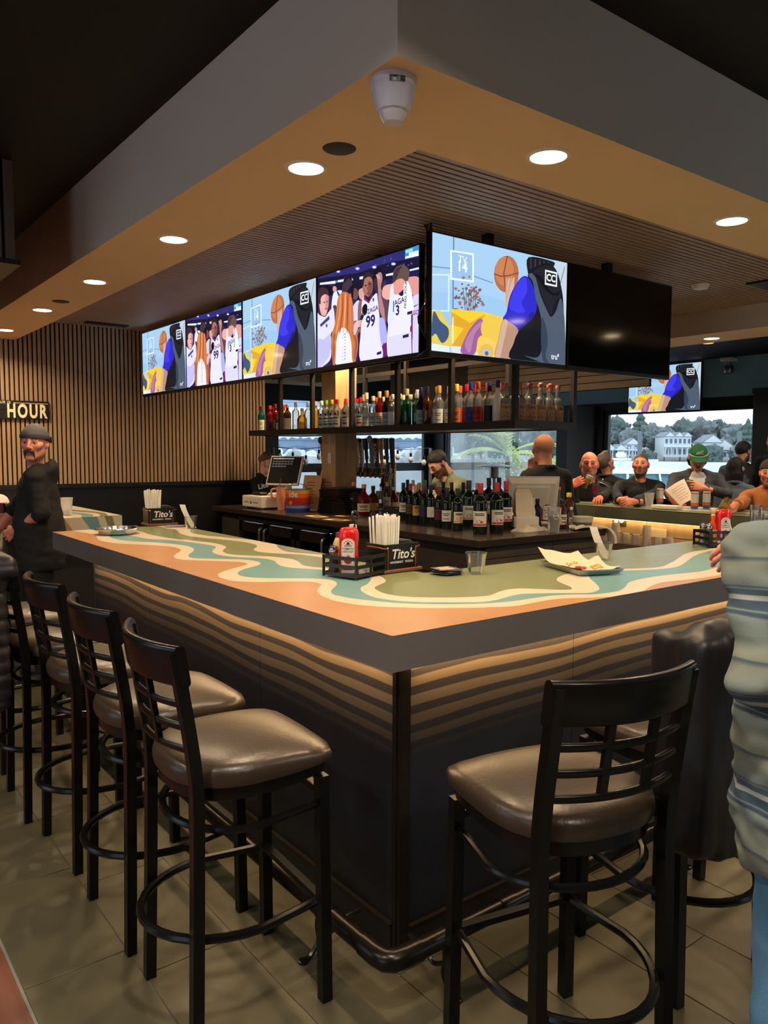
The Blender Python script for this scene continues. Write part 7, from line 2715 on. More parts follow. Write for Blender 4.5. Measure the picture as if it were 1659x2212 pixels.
def clothm(name, rgb, rough=0.85, bump=0.15, bscale=250, var=0.08):
	return M('cloth_' + name, rgb, rough, var=var, scale=14, bump=bump, bscale=bscale)

FWD = np.array([0.6078, 0.7941, 0.0])
RGT = np.array([0.7941, -0.6078, 0.0])
UPV = np.array([0.0, 0, 1])

def vdir(th):
	"""0 looks at the camera, 90 to the picture's right, 180 away"""
	t = math.radians(th)
	return -FWD * math.cos(t) + RGT * math.sin(t)

def nrm(v):
	return v / np.linalg.norm(v)

def basis(fwd, up=UPV):
	y = nrm(np.asarray(fwd, float))
	x = nrm(np.cross(y, up))
	return M3(x, y, np.cross(x, y))

def person(label, head, face, pitch=0, roll=0, body=None, lean=(0, 0, 0), female=False, skin=(214, 160, 134), hair=None, haircol=(60, 44, 36), beard=None, browc=None,
		   top=('tee', 'black', (22, 22, 24)), pants=(34, 36, 44), armL=None, armR=None, hands=True, handL=None, handR=None, mouth=0.0, headwear=None, stand=True, scale=1.0, eye=(70, 60, 50),
		   hem=0.10, sleeve=1.0, res=0.0135, wrinkle=0.007, sh=None, extra=None, eyes=True, floor_z=0.0, seat=None, glasses=False, wide=1.0, waist=1.0):
	body = face if body is None else body
	skin = tuple(min(250, int(v * 1.08 + 14)) for v in skin)
	Hc = atd(*head) if len(head) == 3 and head[0] > 20 or len(head) == 3 and head[2] < 40 and head[0] < -5 or True else np.array(head)
	fw = vdir(face)
	B0 = basis(fw)
	cp, sp = math.cos(math.radians(pitch)), math.sin(math.radians(pitch))
	y = B0[1] * cp + B0[2] * sp
	HB = basis(y, nrm(B0[2] * cp - B0[1] * sp))
	if roll:
		c, s = math.cos(math.radians(roll)), math.sin(math.radians(roll))
		HB = M3(HB[0] * c + HB[2] * s, HB[1], HB[2] * c - HB[0] * s)
	S = scale
	toW = lambda p: Hc + (np.asarray(p) * S) @ HB
	neck = Hc + S * (0.55 * (np.array([0, -0.035, -0.150]) @ HB) + 0.45 * (np.array([0, -0.035, -0.150]) @ basis(vdir(body))))
	TB0 = basis(vdir(body))
	u = nrm(UPV + TB0[1] * lean[0] * -1 + TB0[0] * lean[1])      # from pelvis to neck, leaning forward = positive lean[0]
	u = nrm(UPV + TB0[1] * lean[0] + TB0[0] * lean[1])
	TX = nrm(np.cross(TB0[1], u))
	TY = np.cross(u, TX)
	TB = M3(TX, TY, u)
	T = lambda x, y_, z: neck + S * (TX * x + TY * y_ + u * z)   # torso frame hung from the neck base
	sw = (sh or (0.185 if not female else 0.155))
	SHL, SHR = T(-sw, -0.01, -0.082), T(sw, -0.01, -0.082)
	pel = T(0, -0.01, -0.53)
	loc = np.array([pel[0], pel[1], floor_z])
	root = thing('person', label, 'person', tuple(loc))

	def arm(spec, shd, sx):
		if spec is None:
			e = shd + S * (TX * sx * 0.05 - u * 0.28 - TY * 0.03)
			w = e + S * (TY * 0.10 - UPV * 0.22 - TX * sx * 0.01)
			return e, w
		return np.asarray(spec[0], float), np.asarray(spec[1], float)
	EL, WL = arm(armL, SHL, -1)
	ER, WR = arm(armR, SHR, 1)
	V_all, Q_all, C_all = [], [], []
	nv = 0

	def push(V, Q, C):
		nonlocal nv
		V_all.append(V)
		Q_all.append(Q + nv)
		C_all.append(C)
		nv += len(V)
	# ---- head
	hf = head_field(female, mouth, wide)
	V, Q = nets(hf, (-0.10 * wide, -0.12, -0.225), (0.10 * wide, 0.128, 0.132), 0.0047)
	base = np.array(s2l(skin))
	C = np.tile(base, (len(V), 1))
	x, yy, z = np.abs(V[:, 0]), V[:, 1], V[:, 2]

	def mixc(mask, rgb, a=1.0):
		nonlocal C
		m = np.clip(mask, 0, 1)[:, None] * a
		C = C * (1 - m) + np.array(s2l(rgb)) * m
	red = tuple(int(v * f) for v, f in zip(skin, (0.97, 0.72, 0.70)))
	mixc(np.exp(-((x - 0.038) / 0.02) ** 2 - ((z + 0.022) / 0.02) ** 2) * (yy > 0.03), red, 0.5)
	mixc((yy > 0.098) * (z < 0) * 1.0, red, 0.45)
	mixc((np.abs(V[:, 0]) > 0.076) * (yy < 0.02) * (np.abs(z) < 0.04) * 1.0, red, 0.4)
	lips = (x < 0.024) * (yy > 0.076) * (z < -0.052) * (z > -0.0785 - mouth)
	mixc(lips * np.clip((0.026 - x) / 0.006, 0, 1), (170, 92, 88) if not female else (176, 84, 88), 0.75)
	mixc((x < 0.020) * (np.abs(z + 0.0637 + mouth / 2) < 0.0028 + mouth * 0.5) * (yy > 0.07), (70, 30, 30), 0.85)
	bc = browc or tuple(int(v * 0.8) for v in haircol)
	bz = 0.0275 + 0.004 * np.sin(np.clip((x - 0.012) / 0.038, 0, 1) * 3.1)
	mixc((np.abs(z - bz) < 0.0048) * (x > 0.011) * (x < 0.048) * (yy > 0.04), bc, 0.85)
	mixc((np.abs(z - 0.0095) < 0.0032) * (x > 0.018) * (x < 0.045) * (yy > 0.06), (60, 40, 36), 0.7)
	if beard:
		bcol, dens = beard
		jaw = (z < -0.030 - 0.55 * np.clip(0.045 - x, 0, 1) * (yy > 0.06)) * (yy > -0.012) * (z > -0.150)
		jaw = jaw * (1 - lips * (np.abs(z + 0.065) < 0.010))
		up = ((x < 0.032) * (z < -0.041) * (z > -0.056) * (yy > 0.07))
		side = (z < 0.0) * (yy > -0.006) * (yy < 0.022) * (x > 0.055)
		chin_ok = (z < -0.030) * 1.0
		mixc(np.clip(jaw * chin_ok + up + side, 0, 1) * (1 - np.clip((yy - 0.06) / 0.02, 0, 1) * (z > -0.052) * (x > 0.032) * 0.9), bcol, dens)
	if hair in ('buzz', 'bald'):
		sc_ = (z - 0.70 * yy > 0.018) * (z > -0.05)
		mixc(sc_ * (np.clip((0.075 - z) / 0.03, 0, 1) if hair == 'bald' else 1.0), haircol, 0.22 if hair == 'bald' else 0.9)
	push(Hc + (V * S) @ HB, Q, C)
	# ---- hands, forearms
	hcol = tuple(int(v * f) for v, f in zip(skin, (0.98, 0.90, 0.88)))
	if hands:
		for spec, E_, W_, sd in ((handL, EL, WL, -1), (handR, ER, WR, 1)):
			if spec == 'none':
				continue
			d = nrm(W_ - E_)
			spec = spec or {}
			hd = nrm(np.asarray(spec.get('dir', d), float))
			dors = np.asarray(spec.get('back', UPV if abs(d[2]) < 0.8 else TX * sd), float)
			n_ = nrm(dors - hd * (dors @ hd))
			HBm = M3(hd, np.cross(n_, hd), n_)
			V, Q = nets(hand_field(sd, spec.get('curl', (35, 45, 25)), spec.get('thumb', 0.5), spec.get('spread', 1.0), spec.get('fing', (1, 1, 1, 1))), (-0.075, -0.085, -0.105), (0.205, 0.085, 0.045), 0.0042)
			hs = S * (0.97 if not female else 0.88)
			Vw = W_ + (V * hs) @ HBm
			Ch = np.tile(np.array(s2l(hcol)), (len(V), 1))
			tip = np.clip((V[:, 0] - 0.10) / 0.05, 0, 1)[:, None] * 0.35
			Ch = Ch * (1 - tip) + np.array(s2l(red)) * tip
			push(Vw, Q, Ch)
			f0, f1 = E_ + (W_ - E_) * (0.55 if sleeve == 1.0 else -0.02), W_ + hd * 0.01
			lo_, hi_ = np.minimum(f0, f1) - 0.06, np.maximum(f0, f1) + 0.06
			V, Q = nets(lambda P: sd_rc(P, f0, f1, 0.043 * S, 0.0265 * S), lo_, hi_, 0.011)
			push(V, Q, np.tile(np.array(s2l(hcol)), (len(V), 1)))
	# ---- hidden trunk joining neck and arms, kept inside the clothes
	def trunk(P):
		d = sd_rc(P, T(0, 0.01, 0.0), T(0, 0.015, -0.1), 0.04 * S, 0.06 * S)
		d = smin(d, sd_rc(P, SHL, SHR, 0.036 * S, 0.036 * S), 0.02)
		d = smin(d, sd_rc(P, T(0, 0.01, -0.16), pel, 0.085 * S, 0.08 * S), 0.03)
		for a, b in ((SHL, EL), (SHR, ER)):
			d = smin(d, sd_rc(P, a, b, 0.042 * S, 0.034 * S), 0.02)
		return d
	pts = np.stack([T(0, 0, 0.04), SHL, SHR, pel, EL, ER])
	V, Q = nets(trunk, pts.min(0) - 0.14, pts.max(0) + 0.14, 0.028)
	push(V, Q, np.tile(base, (len(V), 1)))
	V, Q, C = np.concatenate(V_all), np.concatenate(Q_all), np.concatenate(C_all)
	part('body', np_mesh('body', V - loc, Q, SKIN, C), root)
	# ---- eyes
	if eyes:
		for sx in (-1, 1):
			m = MB()
			cen = np.array([0.031 * sx * wide, 0.0725, 0.0035])
			m.ell((0, 0, 0), (0.0112 * S,) * 3, 14, 10)
			gaze = HB[1]
			vs = np.array(m.v)
			cols = []
			for f in m.f:
				d_ = nrm(vs[list(f)].mean(0)) @ gaze
				cols.append(s2l((20, 16, 14)) if d_ > 0.965 else (s2l(eye) if d_ > 0.86 else s2l((172, 158, 150))))
			m.c = cols
			m.v = [tuple(np.array(v) + toW(cen) - loc) for v in m.v]
			part('eye', m.mesh('eye', EYEM), root)
	if glasses:
		m = MB()
		for sx in (-1, 1):
			pts_ = [toW((sx * (0.033 + 0.022 * math.cos(a)), 0.092, 0.004 + 0.017 * math.sin(a))) - loc for a in np.linspace(0, 2 * PI, 16, False)]
			m.tube(pts_, 0.0018, 6, closed=True)
			m.tube([toW((sx * 0.055, 0.090, 0.006)) - loc, toW((sx * 0.078, 0.0, 0.008)) - loc], 0.0018, 6)
		m.tube([toW((-0.011, 0.094, 0.006)) - loc, toW((0.011, 0.094, 0.006)) - loc], 0.0018, 6)
		part('glasses', m.mesh('glasses', BLACK), root)
	# ---- hair
	if hair and hair not in ('bald', 'buzz'):
		hc = np.array(s2l(haircol))

		def hf_(P):
			d = sd_el(P, (0, -0.014, 0.034), (0.084, 0.102, 0.096 if hair != 'curly' else 0.10))
			cut = 0.0175 + 0.70 * P[..., 1] - P[..., 2]
			if hair in ('long', 'curly', 'bun'):
				cut = np.minimum(cut, np.maximum(P[..., 1] + 0.004, -0.20 - P[..., 2]))
			d = smax(d, cut, 0.008)
			if hair == 'long':
				h2 = sd_el(P, (0, -0.045, -0.085), (0.098, 0.078, 0.185))
				h2 = smax(h2, P[..., 1] - 0.028 - np.clip(-P[..., 2] - 0.05, 0, 1) * 0.35, 0.01)
				h2 = smax(h2, -sd_el(P, (0, 0.05, -0.05), (0.068, 0.075, 0.12)), 0.01)
				d = smin(d, h2, 0.02)
			if hair == 'curly':
				h2 = sd_el(P, (0, -0.050, -0.045), (0.092, 0.066, 0.095))
				d = smin(d, h2, 0.02)
			if hair == 'bun':
				d = smin(d, sd_el(P, (0, -0.125, 0.02), (0.034, 0.036, 0.036)), 0.02)
				d = smin(d, sd_rc(np.abs(P) * np.array([1, 0, 0]) + P * np.array([0, 1, 1]), (0.074, 0.030, 0.02), (0.070, 0.036, -0.050), 0.007, 0.004), 0.01)
			if hair == 'crop':
				d = smin(d, sd_el(P, (0, 0.045, 0.110), (0.050, 0.040, 0.022)), 0.02)
			if headwear:
				d = smax(d, P[..., 2] - 0.028 - 0.1 * P[..., 1], 0.006)
			return d
		V, Q = nets(hf_, (-0.115, -0.175, -0.29 if hair == 'long' else -0.16), (0.115, 0.115, 0.148), 0.0055)
		N_ = vnormals(V, Q)
		amp = {'curly': 0.014, 'long': 0.006, 'bun': 0.004}.get(hair, 0.004)
		V = V + N_ * (vnoise(V, (45, 45, 25) if hair == 'curly' else (60, 60, 14), amp, 3.0))[:, None]
		Vc = hc * (1 + 0.5 * vnoise(V, (90, 90, 12), 1.0, 7.0))[:, None]
		part('hair', np_mesh('hair', Hc + (V * S) @ HB - loc, Q, HAIRM, np.clip(Vc, 0, 1)), root)
	if extra == 'moustache':
		def mf(P):
			A = P.copy()
			A[..., 0] = np.abs(A[..., 0])
			d = sd_rc(A, (0.0, 0.100, -0.046), (0.026, 0.089, -0.055), 0.0085, 0.008)
			return smin(d, sd_rc(A, (0.026, 0.089, -0.055), (0.031, 0.076, -0.098), 0.008, 0.0055), 0.006)
		V, Q = nets(mf, (-0.05, 0.06, -0.12), (0.05, 0.12, -0.03), 0.003)
		V = V + vnormals(V, Q) * vnoise(V, (160, 160, 60), 0.002, 1.0)[:, None]
		part('moustache', np_mesh('moustache', Hc + (V * S) @ HB - loc, Q, HAIRM, np.tile(np.array(s2l((92, 62, 44))), (len(V), 1))), root)
	# ---- top
	style, cname, crgb = top
	thick = {'tee': 0.0, 'polo': 0.002, 'hoodie': 0.014, 'jacket': 0.012, 'suit': 0.010, 'sweater': 0.012}[style]
	bw = 0.92 if female else 1.0

	def topf(P):
		d = sd_el(P, T(0, 0.005, -0.20), np.array([0.170 * bw + thick * 0.7, 0.120 + thick * 0.7, 0.19]) * S, TB)
		d = smin(d, sd_el(P, T(0, 0.012, -0.40), np.array([(0.165 * bw + thick) * waist, (0.130 + thick) * waist, 0.20]) * S, TB), 0.06 * S)
		d = smin(d, sd_el(P, T(0, -0.005, -0.56), np.array([(0.172 + thick) * waist, (0.132 + thick) * waist, 0.15 + hem * 1.3]) * S, TB), 0.06 * S)
		d = smin(d, sd_rc(P, T(-0.05, -0.015, -0.035), SHL, (0.048 + thick * 0.5) * S, (0.054 + thick * 0.5) * S), 0.05 * S)
		d = smin(d, sd_rc(P, T(0.05, -0.015, -0.035), SHR, (0.048 + thick * 0.5) * S, (0.054 + thick * 0.5) * S), 0.05 * S)
		if female:
			d = smin(d, sd_rc(P, T(-0.07, 0.085, -0.24), T(0.07, 0.085, -0.24), 0.06 * S, 0.06 * S), 0.05 * S)
		for s_, e_, w_ in ((SHL, EL, WL), (SHR, ER, WR)):
			ra, rb, rc_ = (0.056 + thick * 0.45) * S * bw, (0.046 + thick * 0.6) * S * bw, (0.036 + thick * 0.7) * S * bw
			if sleeve >= 1.0:
				q = e_ + (w_ - e_) * (1.0 if sleeve == 1.0 else sleeve - 1)
				a_ = smin(sd_rc(P, s_, e_, ra, rb), sd_rc(P, e_, q, rb, rc_ if sleeve == 1.0 else rb), 0.02 * S)
				n_ = nrm(w_ - e_)
				a_ = smax(a_, np.where(((P - e_) @ n_) > 0.05, (P - q) @ n_, -1.0), 0.006)
			else:
				q = s_ + (e_ - s_) * sleeve
				a_ = sd_rc(P, s_, q, ra * 1.05, ra)
				n_ = nrm(e_ - s_)
				a_ = smax(a_, (P - q) @ n_, 0.006)
			d = smin(d, a_, 0.028 * S)
		if style == 'hoodie':
			d = smin(d, sd_el(P, T(0, -0.088, -0.035), np.array([0.110, 0.042, 0.080]) * S, TB), 0.03 * S)
			for k in range(8):
				t0, t1 = PI * (k / 8) * 1.5 + PI * 0.75, PI * ((k + 1) / 8) * 1.5 + PI * 0.75
				f_ = lambda t: T(0.082 * math.cos(t + PI / 2 + PI * 0.0), -0.01 + 0.078 * math.sin(t + PI / 2), -0.012 - 0.05 * max(0, math.sin(t + PI / 2)))
				d = smin(d, sd_rc(P, f_(t0), f_(t1), 0.020 * S, 0.020 * S), 0.02 * S)
		else:
			for k in range(10):
				t0, t1 = 2 * PI * k / 10, 2 * PI * (k + 1) / 10
				f_ = lambda t: T(0.070 * math.cos(t), -0.014 + 0.068 * math.sin(t), 0.008 - 0.045 * max(0, math.sin(t)))
				d = smin(d, sd_rc(P, f_(t0), f_(t1), 0.012 * S, 0.012 * S), 0.018 * S)
		d = smax(d, (T(0, 0, -0.53 - hem) - P) @ u, 0.01)
		nk0, nk1 = Hc + (np.array([0, -0.02, -0.07]) * S) @ HB, T(0, 0.016, 0.004)
		d = smax(d, -sd_rc(P, nk0, nk1, (0.050 if female else 0.058) * S, (0.046 if female else 0.054) * S), 0.008)
		if style in ('jacket', 'suit'):
			v0, v1 = T(0, 0.06, -0.01), T(0, 0.24, -0.34)
			d = smax(d, -sd_rc(P, v0, v1, 0.055 * S, 0.006 * S), 0.008)
		return d
	pts = np.stack([T(0, 0, 0.08), SHL, SHR, pel - u * (hem + 0.1), EL, ER, WL, WR])
	V, Q = nets(topf, pts.min(0) - 0.24 * S, pts.max(0) + 0.24 * S, res)
	V = relax(V, Q, 1, 0.4)
	if wrinkle > 0:
		N_ = vnormals(V, Q)
		V = V + N_ * (vnoise(V, (9, 9, 24), wrinkle, label.__len__() * 0.37) + vnoise(V, (22, 22, 34), wrinkle * 0.45, 5.0))[:, None]
	tm_ = crgb if isinstance(crgb, bpy.types.Material) else clothm(cname, crgb)
	names = {'tee': 't_shirt', 'polo': 'polo_shirt', 'hoodie': 'hoodie', 'jacket': 'jacket', 'suit': 'suit_jacket', 'sweater': 'sweater'}
	tp_ = part(names[style], np_mesh(names[style], V - loc, Q, tm_), root)
	if style in ('jacket', 'suit'):
		def inner(P):
			d = sd_el(P, T(0, 0.008, -0.20), np.array([0.150, 0.118, 0.21]) * S, TB)
			d = smin(d, sd_rc(P, T(0, 0.0, -0.04), T(0, 0.04, -0.14), 0.066 * S, 0.08 * S), 0.03)
			return smax(d, -sd_rc(P, Hc + (np.array([0, -0.02, -0.07]) * S) @ HB, T(0, -0.002, -0.02), 0.060 * S, 0.058 * S), 0.006)
		V, Q = nets(inner, T(0, 0, -0.15) - 0.26, T(0, 0, -0.15) + 0.26, 0.016)
		part('undershirt', np_mesh('undershirt', V - loc, Q, clothm('white_shirt', (220, 216, 212)) if top[1] != 'black_coat' else clothm('dark_shirt', (24, 24, 26))), root)
	# ---- legs
	hz = pel[2] - 0.02
	hipL, hipR = pel - TX * 0.09 * S - UPV * 0.02, pel + TX * 0.09 * S - UPV * 0.02
	fy = TB0[1]
	legs = []
	if stand:
		for hp, sx in ((hipL, -1), (hipR, 1)):
			ft = np.array([hp[0], hp[1], floor_z + 0.08]) + TB0[0] * sx * 0.03 - fy * (lean[0] * 0.25)
			kn = hp * 0.52 + ft * 0.48 + fy * 0.03
			legs.append((hp, kn, ft))
	else:
		for hp, sx in ((hipL, -1), (hipR, 1)):
			kn = hp + fy * 0.36 + TB0[0] * sx * 0.06 - UPV * 0.10
			ft = kn - UPV * (kn[2] - floor_z - 0.36) - fy * 0.10
			legs.append((hp, kn, ft))

	def legf(P):
		d = sd_el(P, pel - UPV * 0.03, np.array([0.165, 0.125, 0.13]) * S, TB)
		for a, b, c in legs:
			d = smin(d, smin(sd_rc(P, a, b, 0.088 * S, 0.064 * S), sd_rc(P, b, c, 0.062 * S, 0.050 * S), 0.03), 0.03)
		return d
	pts = np.concatenate([np.stack(l) for l in legs] + [pel[None]])
	V, Q = nets(legf, pts.min(0) - 0.2, pts.max(0) + 0.2, 0.022)
	V = V + vnormals(V, Q) * vnoise(V, (10, 10, 20), 0.006, 2.0)[:, None]
	pm_ = pants if isinstance(pants, bpy.types.Material) else clothm('trousers_%d_%d_%d' % pants, pants)
	part('trousers', np_mesh('trousers', V - loc, Q, pm_), root)
	for a, b, c in legs:
		toe = c + fy * 0.15 - UPV * 0.045
		heel = c - fy * 0.04 - UPV * 0.045
		V, Q = nets(lambda P: smax(smin(sd_rc(P, heel, toe, 0.036, 0.038), sd_rc(P, c, heel + fy * 0.04, 0.045, 0.04), 0.03), (c[2] - 0.08) - P[..., 2], 0.004), np.minimum(heel, toe) - 0.08, np.maximum(c, toe) + 0.08, 0.014)
		part('shoe', np_mesh('shoe', V - loc, Q, clothm('shoe', (30, 28, 28), 0.6)), root)
	# ---- headwear
	if headwear:
		kind, rgb = headwear
		hm = clothm('cap_%d_%d_%d' % rgb, rgb, 0.85)
		back = kind == 'backcap'

		def capf(P):
			d = sd_el(P, (0, -0.013, 0.036), (0.086, 0.104, 0.095))
			lim = 0.030 + (0.10 * P[..., 1] if back else 0.25 * P[..., 1] * (P[..., 1] < 0) + 0.02 * (P[..., 1] > 0))
			if kind == 'beanie':
				lim = 0.034 + 0.15 * P[..., 1]
			return smax(d, lim - P[..., 2], 0.005)
		V, Q = nets(capf, (-0.11, -0.14, -0.03), (0.11, 0.12, 0.155), 0.0055)
		V = V + vnormals(V, Q) * vnoise(V, (22, 22, 22), 0.003, 1.0)[:, None]
		cap_ = part('cap', np_mesh('cap', Hc + (V * S) @ HB - loc, Q, hm), root)
		if back:
			def band(P):
				d = np.abs(sd_el(P, (0, -0.013, 0.036), (0.0885, 0.1065, 0.096))) - 0.0045
				zc_ = 0.030 + 0.10 * P[..., 1]
				return smax(d, np.abs(P[..., 2] - zc_ - 0.010) - 0.014, 0.003)
			V, Q = nets(band, (-0.11, -0.14, -0.01), (0.11, 0.12, 0.10), 0.004)
			part('band', np_mesh('band', Hc + (V * S) @ HB - loc, Q, clothm('cap_band', (62, 60, 66))), cap_)
		if kind in ('cap', 'backcap'):
			sgn = -1 if back else 1
			m = MB()
			rings = []
			for k in range(13):
				a = PI * (k / 12)
				xx = math.cos(a)
				for_ = []
				e0 = np.array([0.086 * xx, sgn * (0.062 + 0.034 * math.sin(a)) - 0.013, 0.046 - 0.010 * (1 - math.sin(a))])
				e1 = np.array([0.082 * xx, sgn * (0.078 + 0.088 * math.sin(a)) - 0.013, 0.028 - 0.020 * (1 - math.sin(a)) - (0.03 if back else 0.010) * math.sin(a)])
				rings.append([tuple(toW(p) - loc) for p in (e0 - [0, 0, 0.002], e1 - [0, 0, 0.002], e1 + [0, 0, 0.002], e0 + [0, 0, 0.003])])
			m.loft(rings, 0, True, True)
			part('brim', m.mesh('brim', hm), cap_)
			if kind == 'cap' and rgb[1] > rgb[0] + 40:
				m = MB()
				m.tube([toW((0.089 * math.cos(a), -0.013 + 0.106 * math.sin(a), 0.050)) - loc for a in np.linspace(0.25, PI - 0.25, 14)], 0.0035, 6)
				part('cord', m.mesh('cord', clothm('cord_white', (226, 222, 210))), cap_)
				m = MB()
				for k in range(9):
					a = 1.25 + 0.085 * k
					f_ = lambda a_, z_: toW((0.0905 * math.cos(a_) * (1 - (z_ - 0.06) * 2.2), -0.013 + 0.1085 * math.sin(a_) * (1 - (z_ - 0.06) * 2.2), z_)) - loc
					m.tube([f_(a, 0.082 + 0.004 * k * 0.5), f_(a + 0.05, 0.098 + 0.004 * k * 0.5), f_(a + 0.07, 0.080 + 0.004 * k * 0.5)], 0.0022, 5)
				m.tube([f_(1.2, 0.073), f_(2.0, 0.079)], 0.0018, 5)
				part('script_mark', m.mesh('script_mark', clothm('cord_white', (226, 222, 210))), cap_)
	return root, dict(H=Hc, HB=HB, neck=neck, T=T, EL=EL, ER=ER, WL=WL, WR=WR, loc=loc, toW=toW, pel=pel)

A = atd
OB = onz
# 1 standing man, left
person('standing man in a dark backwards cap and black hooded jacket, hand in pocket', (74, 957, 5.2), 4, -2, 3, body=-74, skin=(206, 140, 116), hair='buzz', haircol=(70, 56, 48), beard=((120, 92, 76), 0.35), extra='moustache', browc=(96, 70, 54),
	   top=('hoodie', 'black_jacket', (25, 24, 23)), pants=(18, 18, 20), armL=(A(90, 1108, 5.06), A(33, 1146, 5.17)), armR=(A(30, 1100, 5.45), A(-10, 1150, 5.4)), sleeve=1.12, headwear=('backcap', (96, 94, 98)), hem=0.17, waist=1.06, res=0.012,
	   handL={'curl': (20, 30, 20), 'back': -FWD}, handR={'curl': (30, 40, 20)})
# 2 blonde woman at the left edge
person('blonde woman at the left edge holding a burgundy clutch, facing right', (-33, 1022, 5.75), 62, -6, 0, body=62, female=True, skin=(222, 172, 150), hair='long', haircol=(214, 178, 120), top=('sweater', 'white_knit', (214, 206, 196)), pants=(120, 112, 112), stand=True,
	   armR=(A(-64, 1150, 5.55), A(-10, 1112, 5.45)), armL=(A(-26, 1150, 5.9), A(-10, 1112, 5.65)), floor_z=0.0, handR={'curl': (50, 60, 30), 'back': -FWD})
m = MB()
q = A(-6, 1097, 5.40)
m.rbox((-0.055, -0.015, -0.035), (0.055, 0.015, 0.035), 0.012)
o = tag(m.build('clutch_bag', clothm('burgundy', (96, 34, 38), 0.5), loc=tuple(q), rotz=-0.65), 'burgundy clutch bag in the blonde woman hand at the left edge', 'bag')
# 3 bartender with pinned-up hair
r3, J3 = person('bartender with pinned-up light brown hair in a black t-shirt at the left till', (579, 1000, 8.62), 50, -12, 0, body=58, female=True, skin=(222, 170, 148), hair='bun', haircol=(128, 92, 64), top=('tee', 'black', (22, 22, 24)), pants=(24, 24, 28), sleeve=0.62, scale=0.95,
				armR=(A(564, 1080, 8.45), A(598, 1072, 8.3)), armL=(A(590, 1082, 8.7), A(608, 1072, 8.5)), lean=(0.08, 0, 0))
m = MB()
put_text(m, 'Lite', 0.075, frame(tuple(A(568, 1050, 8.36) - J3['loc']), RGT * 0.95 + UPV * 0.25, UPV - RGT * 0.2), shear=0.1, bold=0.03)
part('lettering', m.mesh('lettering', clothm('print_white', (220, 218, 214)), fix=False), r3)
# 4 bartender in green polo, bent over
person('bartender in a sage green polo bending over the glasses, dark hair and beard', (946, 1002, 7.8), -62, -38, 0, body=-60, lean=(0.62, 0, 0), skin=(212, 158, 134), hair='short', haircol=(34, 28, 26), beard=((40, 32, 30), 0.85), glasses=True,
	   top=('polo', 'sage_polo', (128, 136, 104)), pants=(30, 30, 34), sleeve=0.75, scale=1.06, armL=(A(968, 1070, 7.65), A(925, 1090, 7.55)), armR=(A(955, 1070, 8.2), A(918, 1090, 8.0)))
# 5 bald man in black from behind
person('bald man in a black top seen from behind, between the till and the far leg', (1173, 970, 6.9), -150, -2, 0, body=-152, scale=1.08, skin=(198, 132, 98), hair='bald', haircol=(90, 66, 52), top=('sweater', 'black_top', (20, 20, 22)), pants=(24, 24, 28), wrinkle=0.004,
	   armL=(A(1135, 1085, 6.9), A(1147, 1016, 7.05)), armR=(A(1232, 1110, 7.0), A(1200, 1160, 7.2)), handL={'dir': UPV * 0.9 + RGT * 0.1, 'back': -RGT - FWD, 'curl': (55, 60, 30)}, sh=0.19, waist=1.1)
# 6 bald man drinking beer
rr6, J6 = person('bald bearded man in a black track jacket drinking a glass of beer', (1273, 1004, 8.0), -14, 4, 0, body=-2, scale=1.1, skin=(214, 132, 108), hair='bald', haircol=(130, 96, 80), beard=((150, 116, 100), 0.5), browc=(110, 70, 56), top=('jacket', 'black_coat', (26, 26, 28)), pants=(30, 30, 36), stand=False, sh=0.165,
				 armR=(A(1238, 1082, 7.75), A(1236, 1050, 7.62)), armL=(A(1310, 1070, 7.95), A(1296, 1076, 7.6)), handR={'dir': RGT * 0.75 + UPV * 0.55 - FWD * 0.1, 'back': -FWD - RGT * 0.3 + UPV * 0.2, 'curl': (45, 55, 25), 'thumb': 0.8}, lean=(0.18, 0, 0))
for k in range(3):
	m = MB()
	for sx in (-1, 1):
		pts = [J6['T'](sx * (0.075 + 0.016 * k), 0.02, -0.005), J6['T'](sx * (0.14 + 0.012 * k), 0.055, -0.02 - 0.012 * k), J6['T'](sx * 0.20, 0.058 - 0.02 * k, -0.06 - 0.01 * k)]
		m.tube([p - J6['loc'] for p in crom(pts, 4)], 0.004, 5)
		break
	part('sleeve_stripe', m.mesh('sleeve_stripe', clothm('stripe_white', (190, 188, 186))), rr6)
gq = A(1262, 1038, 7.66)
t = thing('beer_glass', 'tilted glass of beer at the bald man mouth', 'glass', tuple(gq - np.array([0, 0, 0.075])))
m = MB()
m.lathe([(0, 0), (0.026, 0.0), (0.030, 0.08), (0.036, 0.16)], 18, cap=False)
part('glass', m.mesh('glass', GLS), t)
m = MB()
m.lathe([(0, 0.004), (0.0255, 0.004), (0.032, 0.105), (0, 0.115)], 16, cap=False)
part('beer', m.mesh('beer', M('beer', (226, 176, 60), 0.1, trans=0.6)), t)
m = MB()
m.lathe([(0, 0.115), (0.032, 0.105), (0.034, 0.135), (0, 0.14)], 16, cap=False)
part('foam', m.mesh('foam', M('foam', (236, 226, 200), 0.8)), t)
t.rotation_euler = (0.35, 0.25, 0)
# 7 man in a suit looking up, far side
person('man in a dark suit and white shirt looking up away to the right', (1308, 1000, 9.0), 118, 28, 0, body=140, skin=(206, 146, 118), hair='crop', haircol=(112, 98, 88), top=('suit', 'dark_suit', (28, 28, 32)), pants=(28, 28, 32), beard=((150, 120, 104), 0.4))
m = MB()
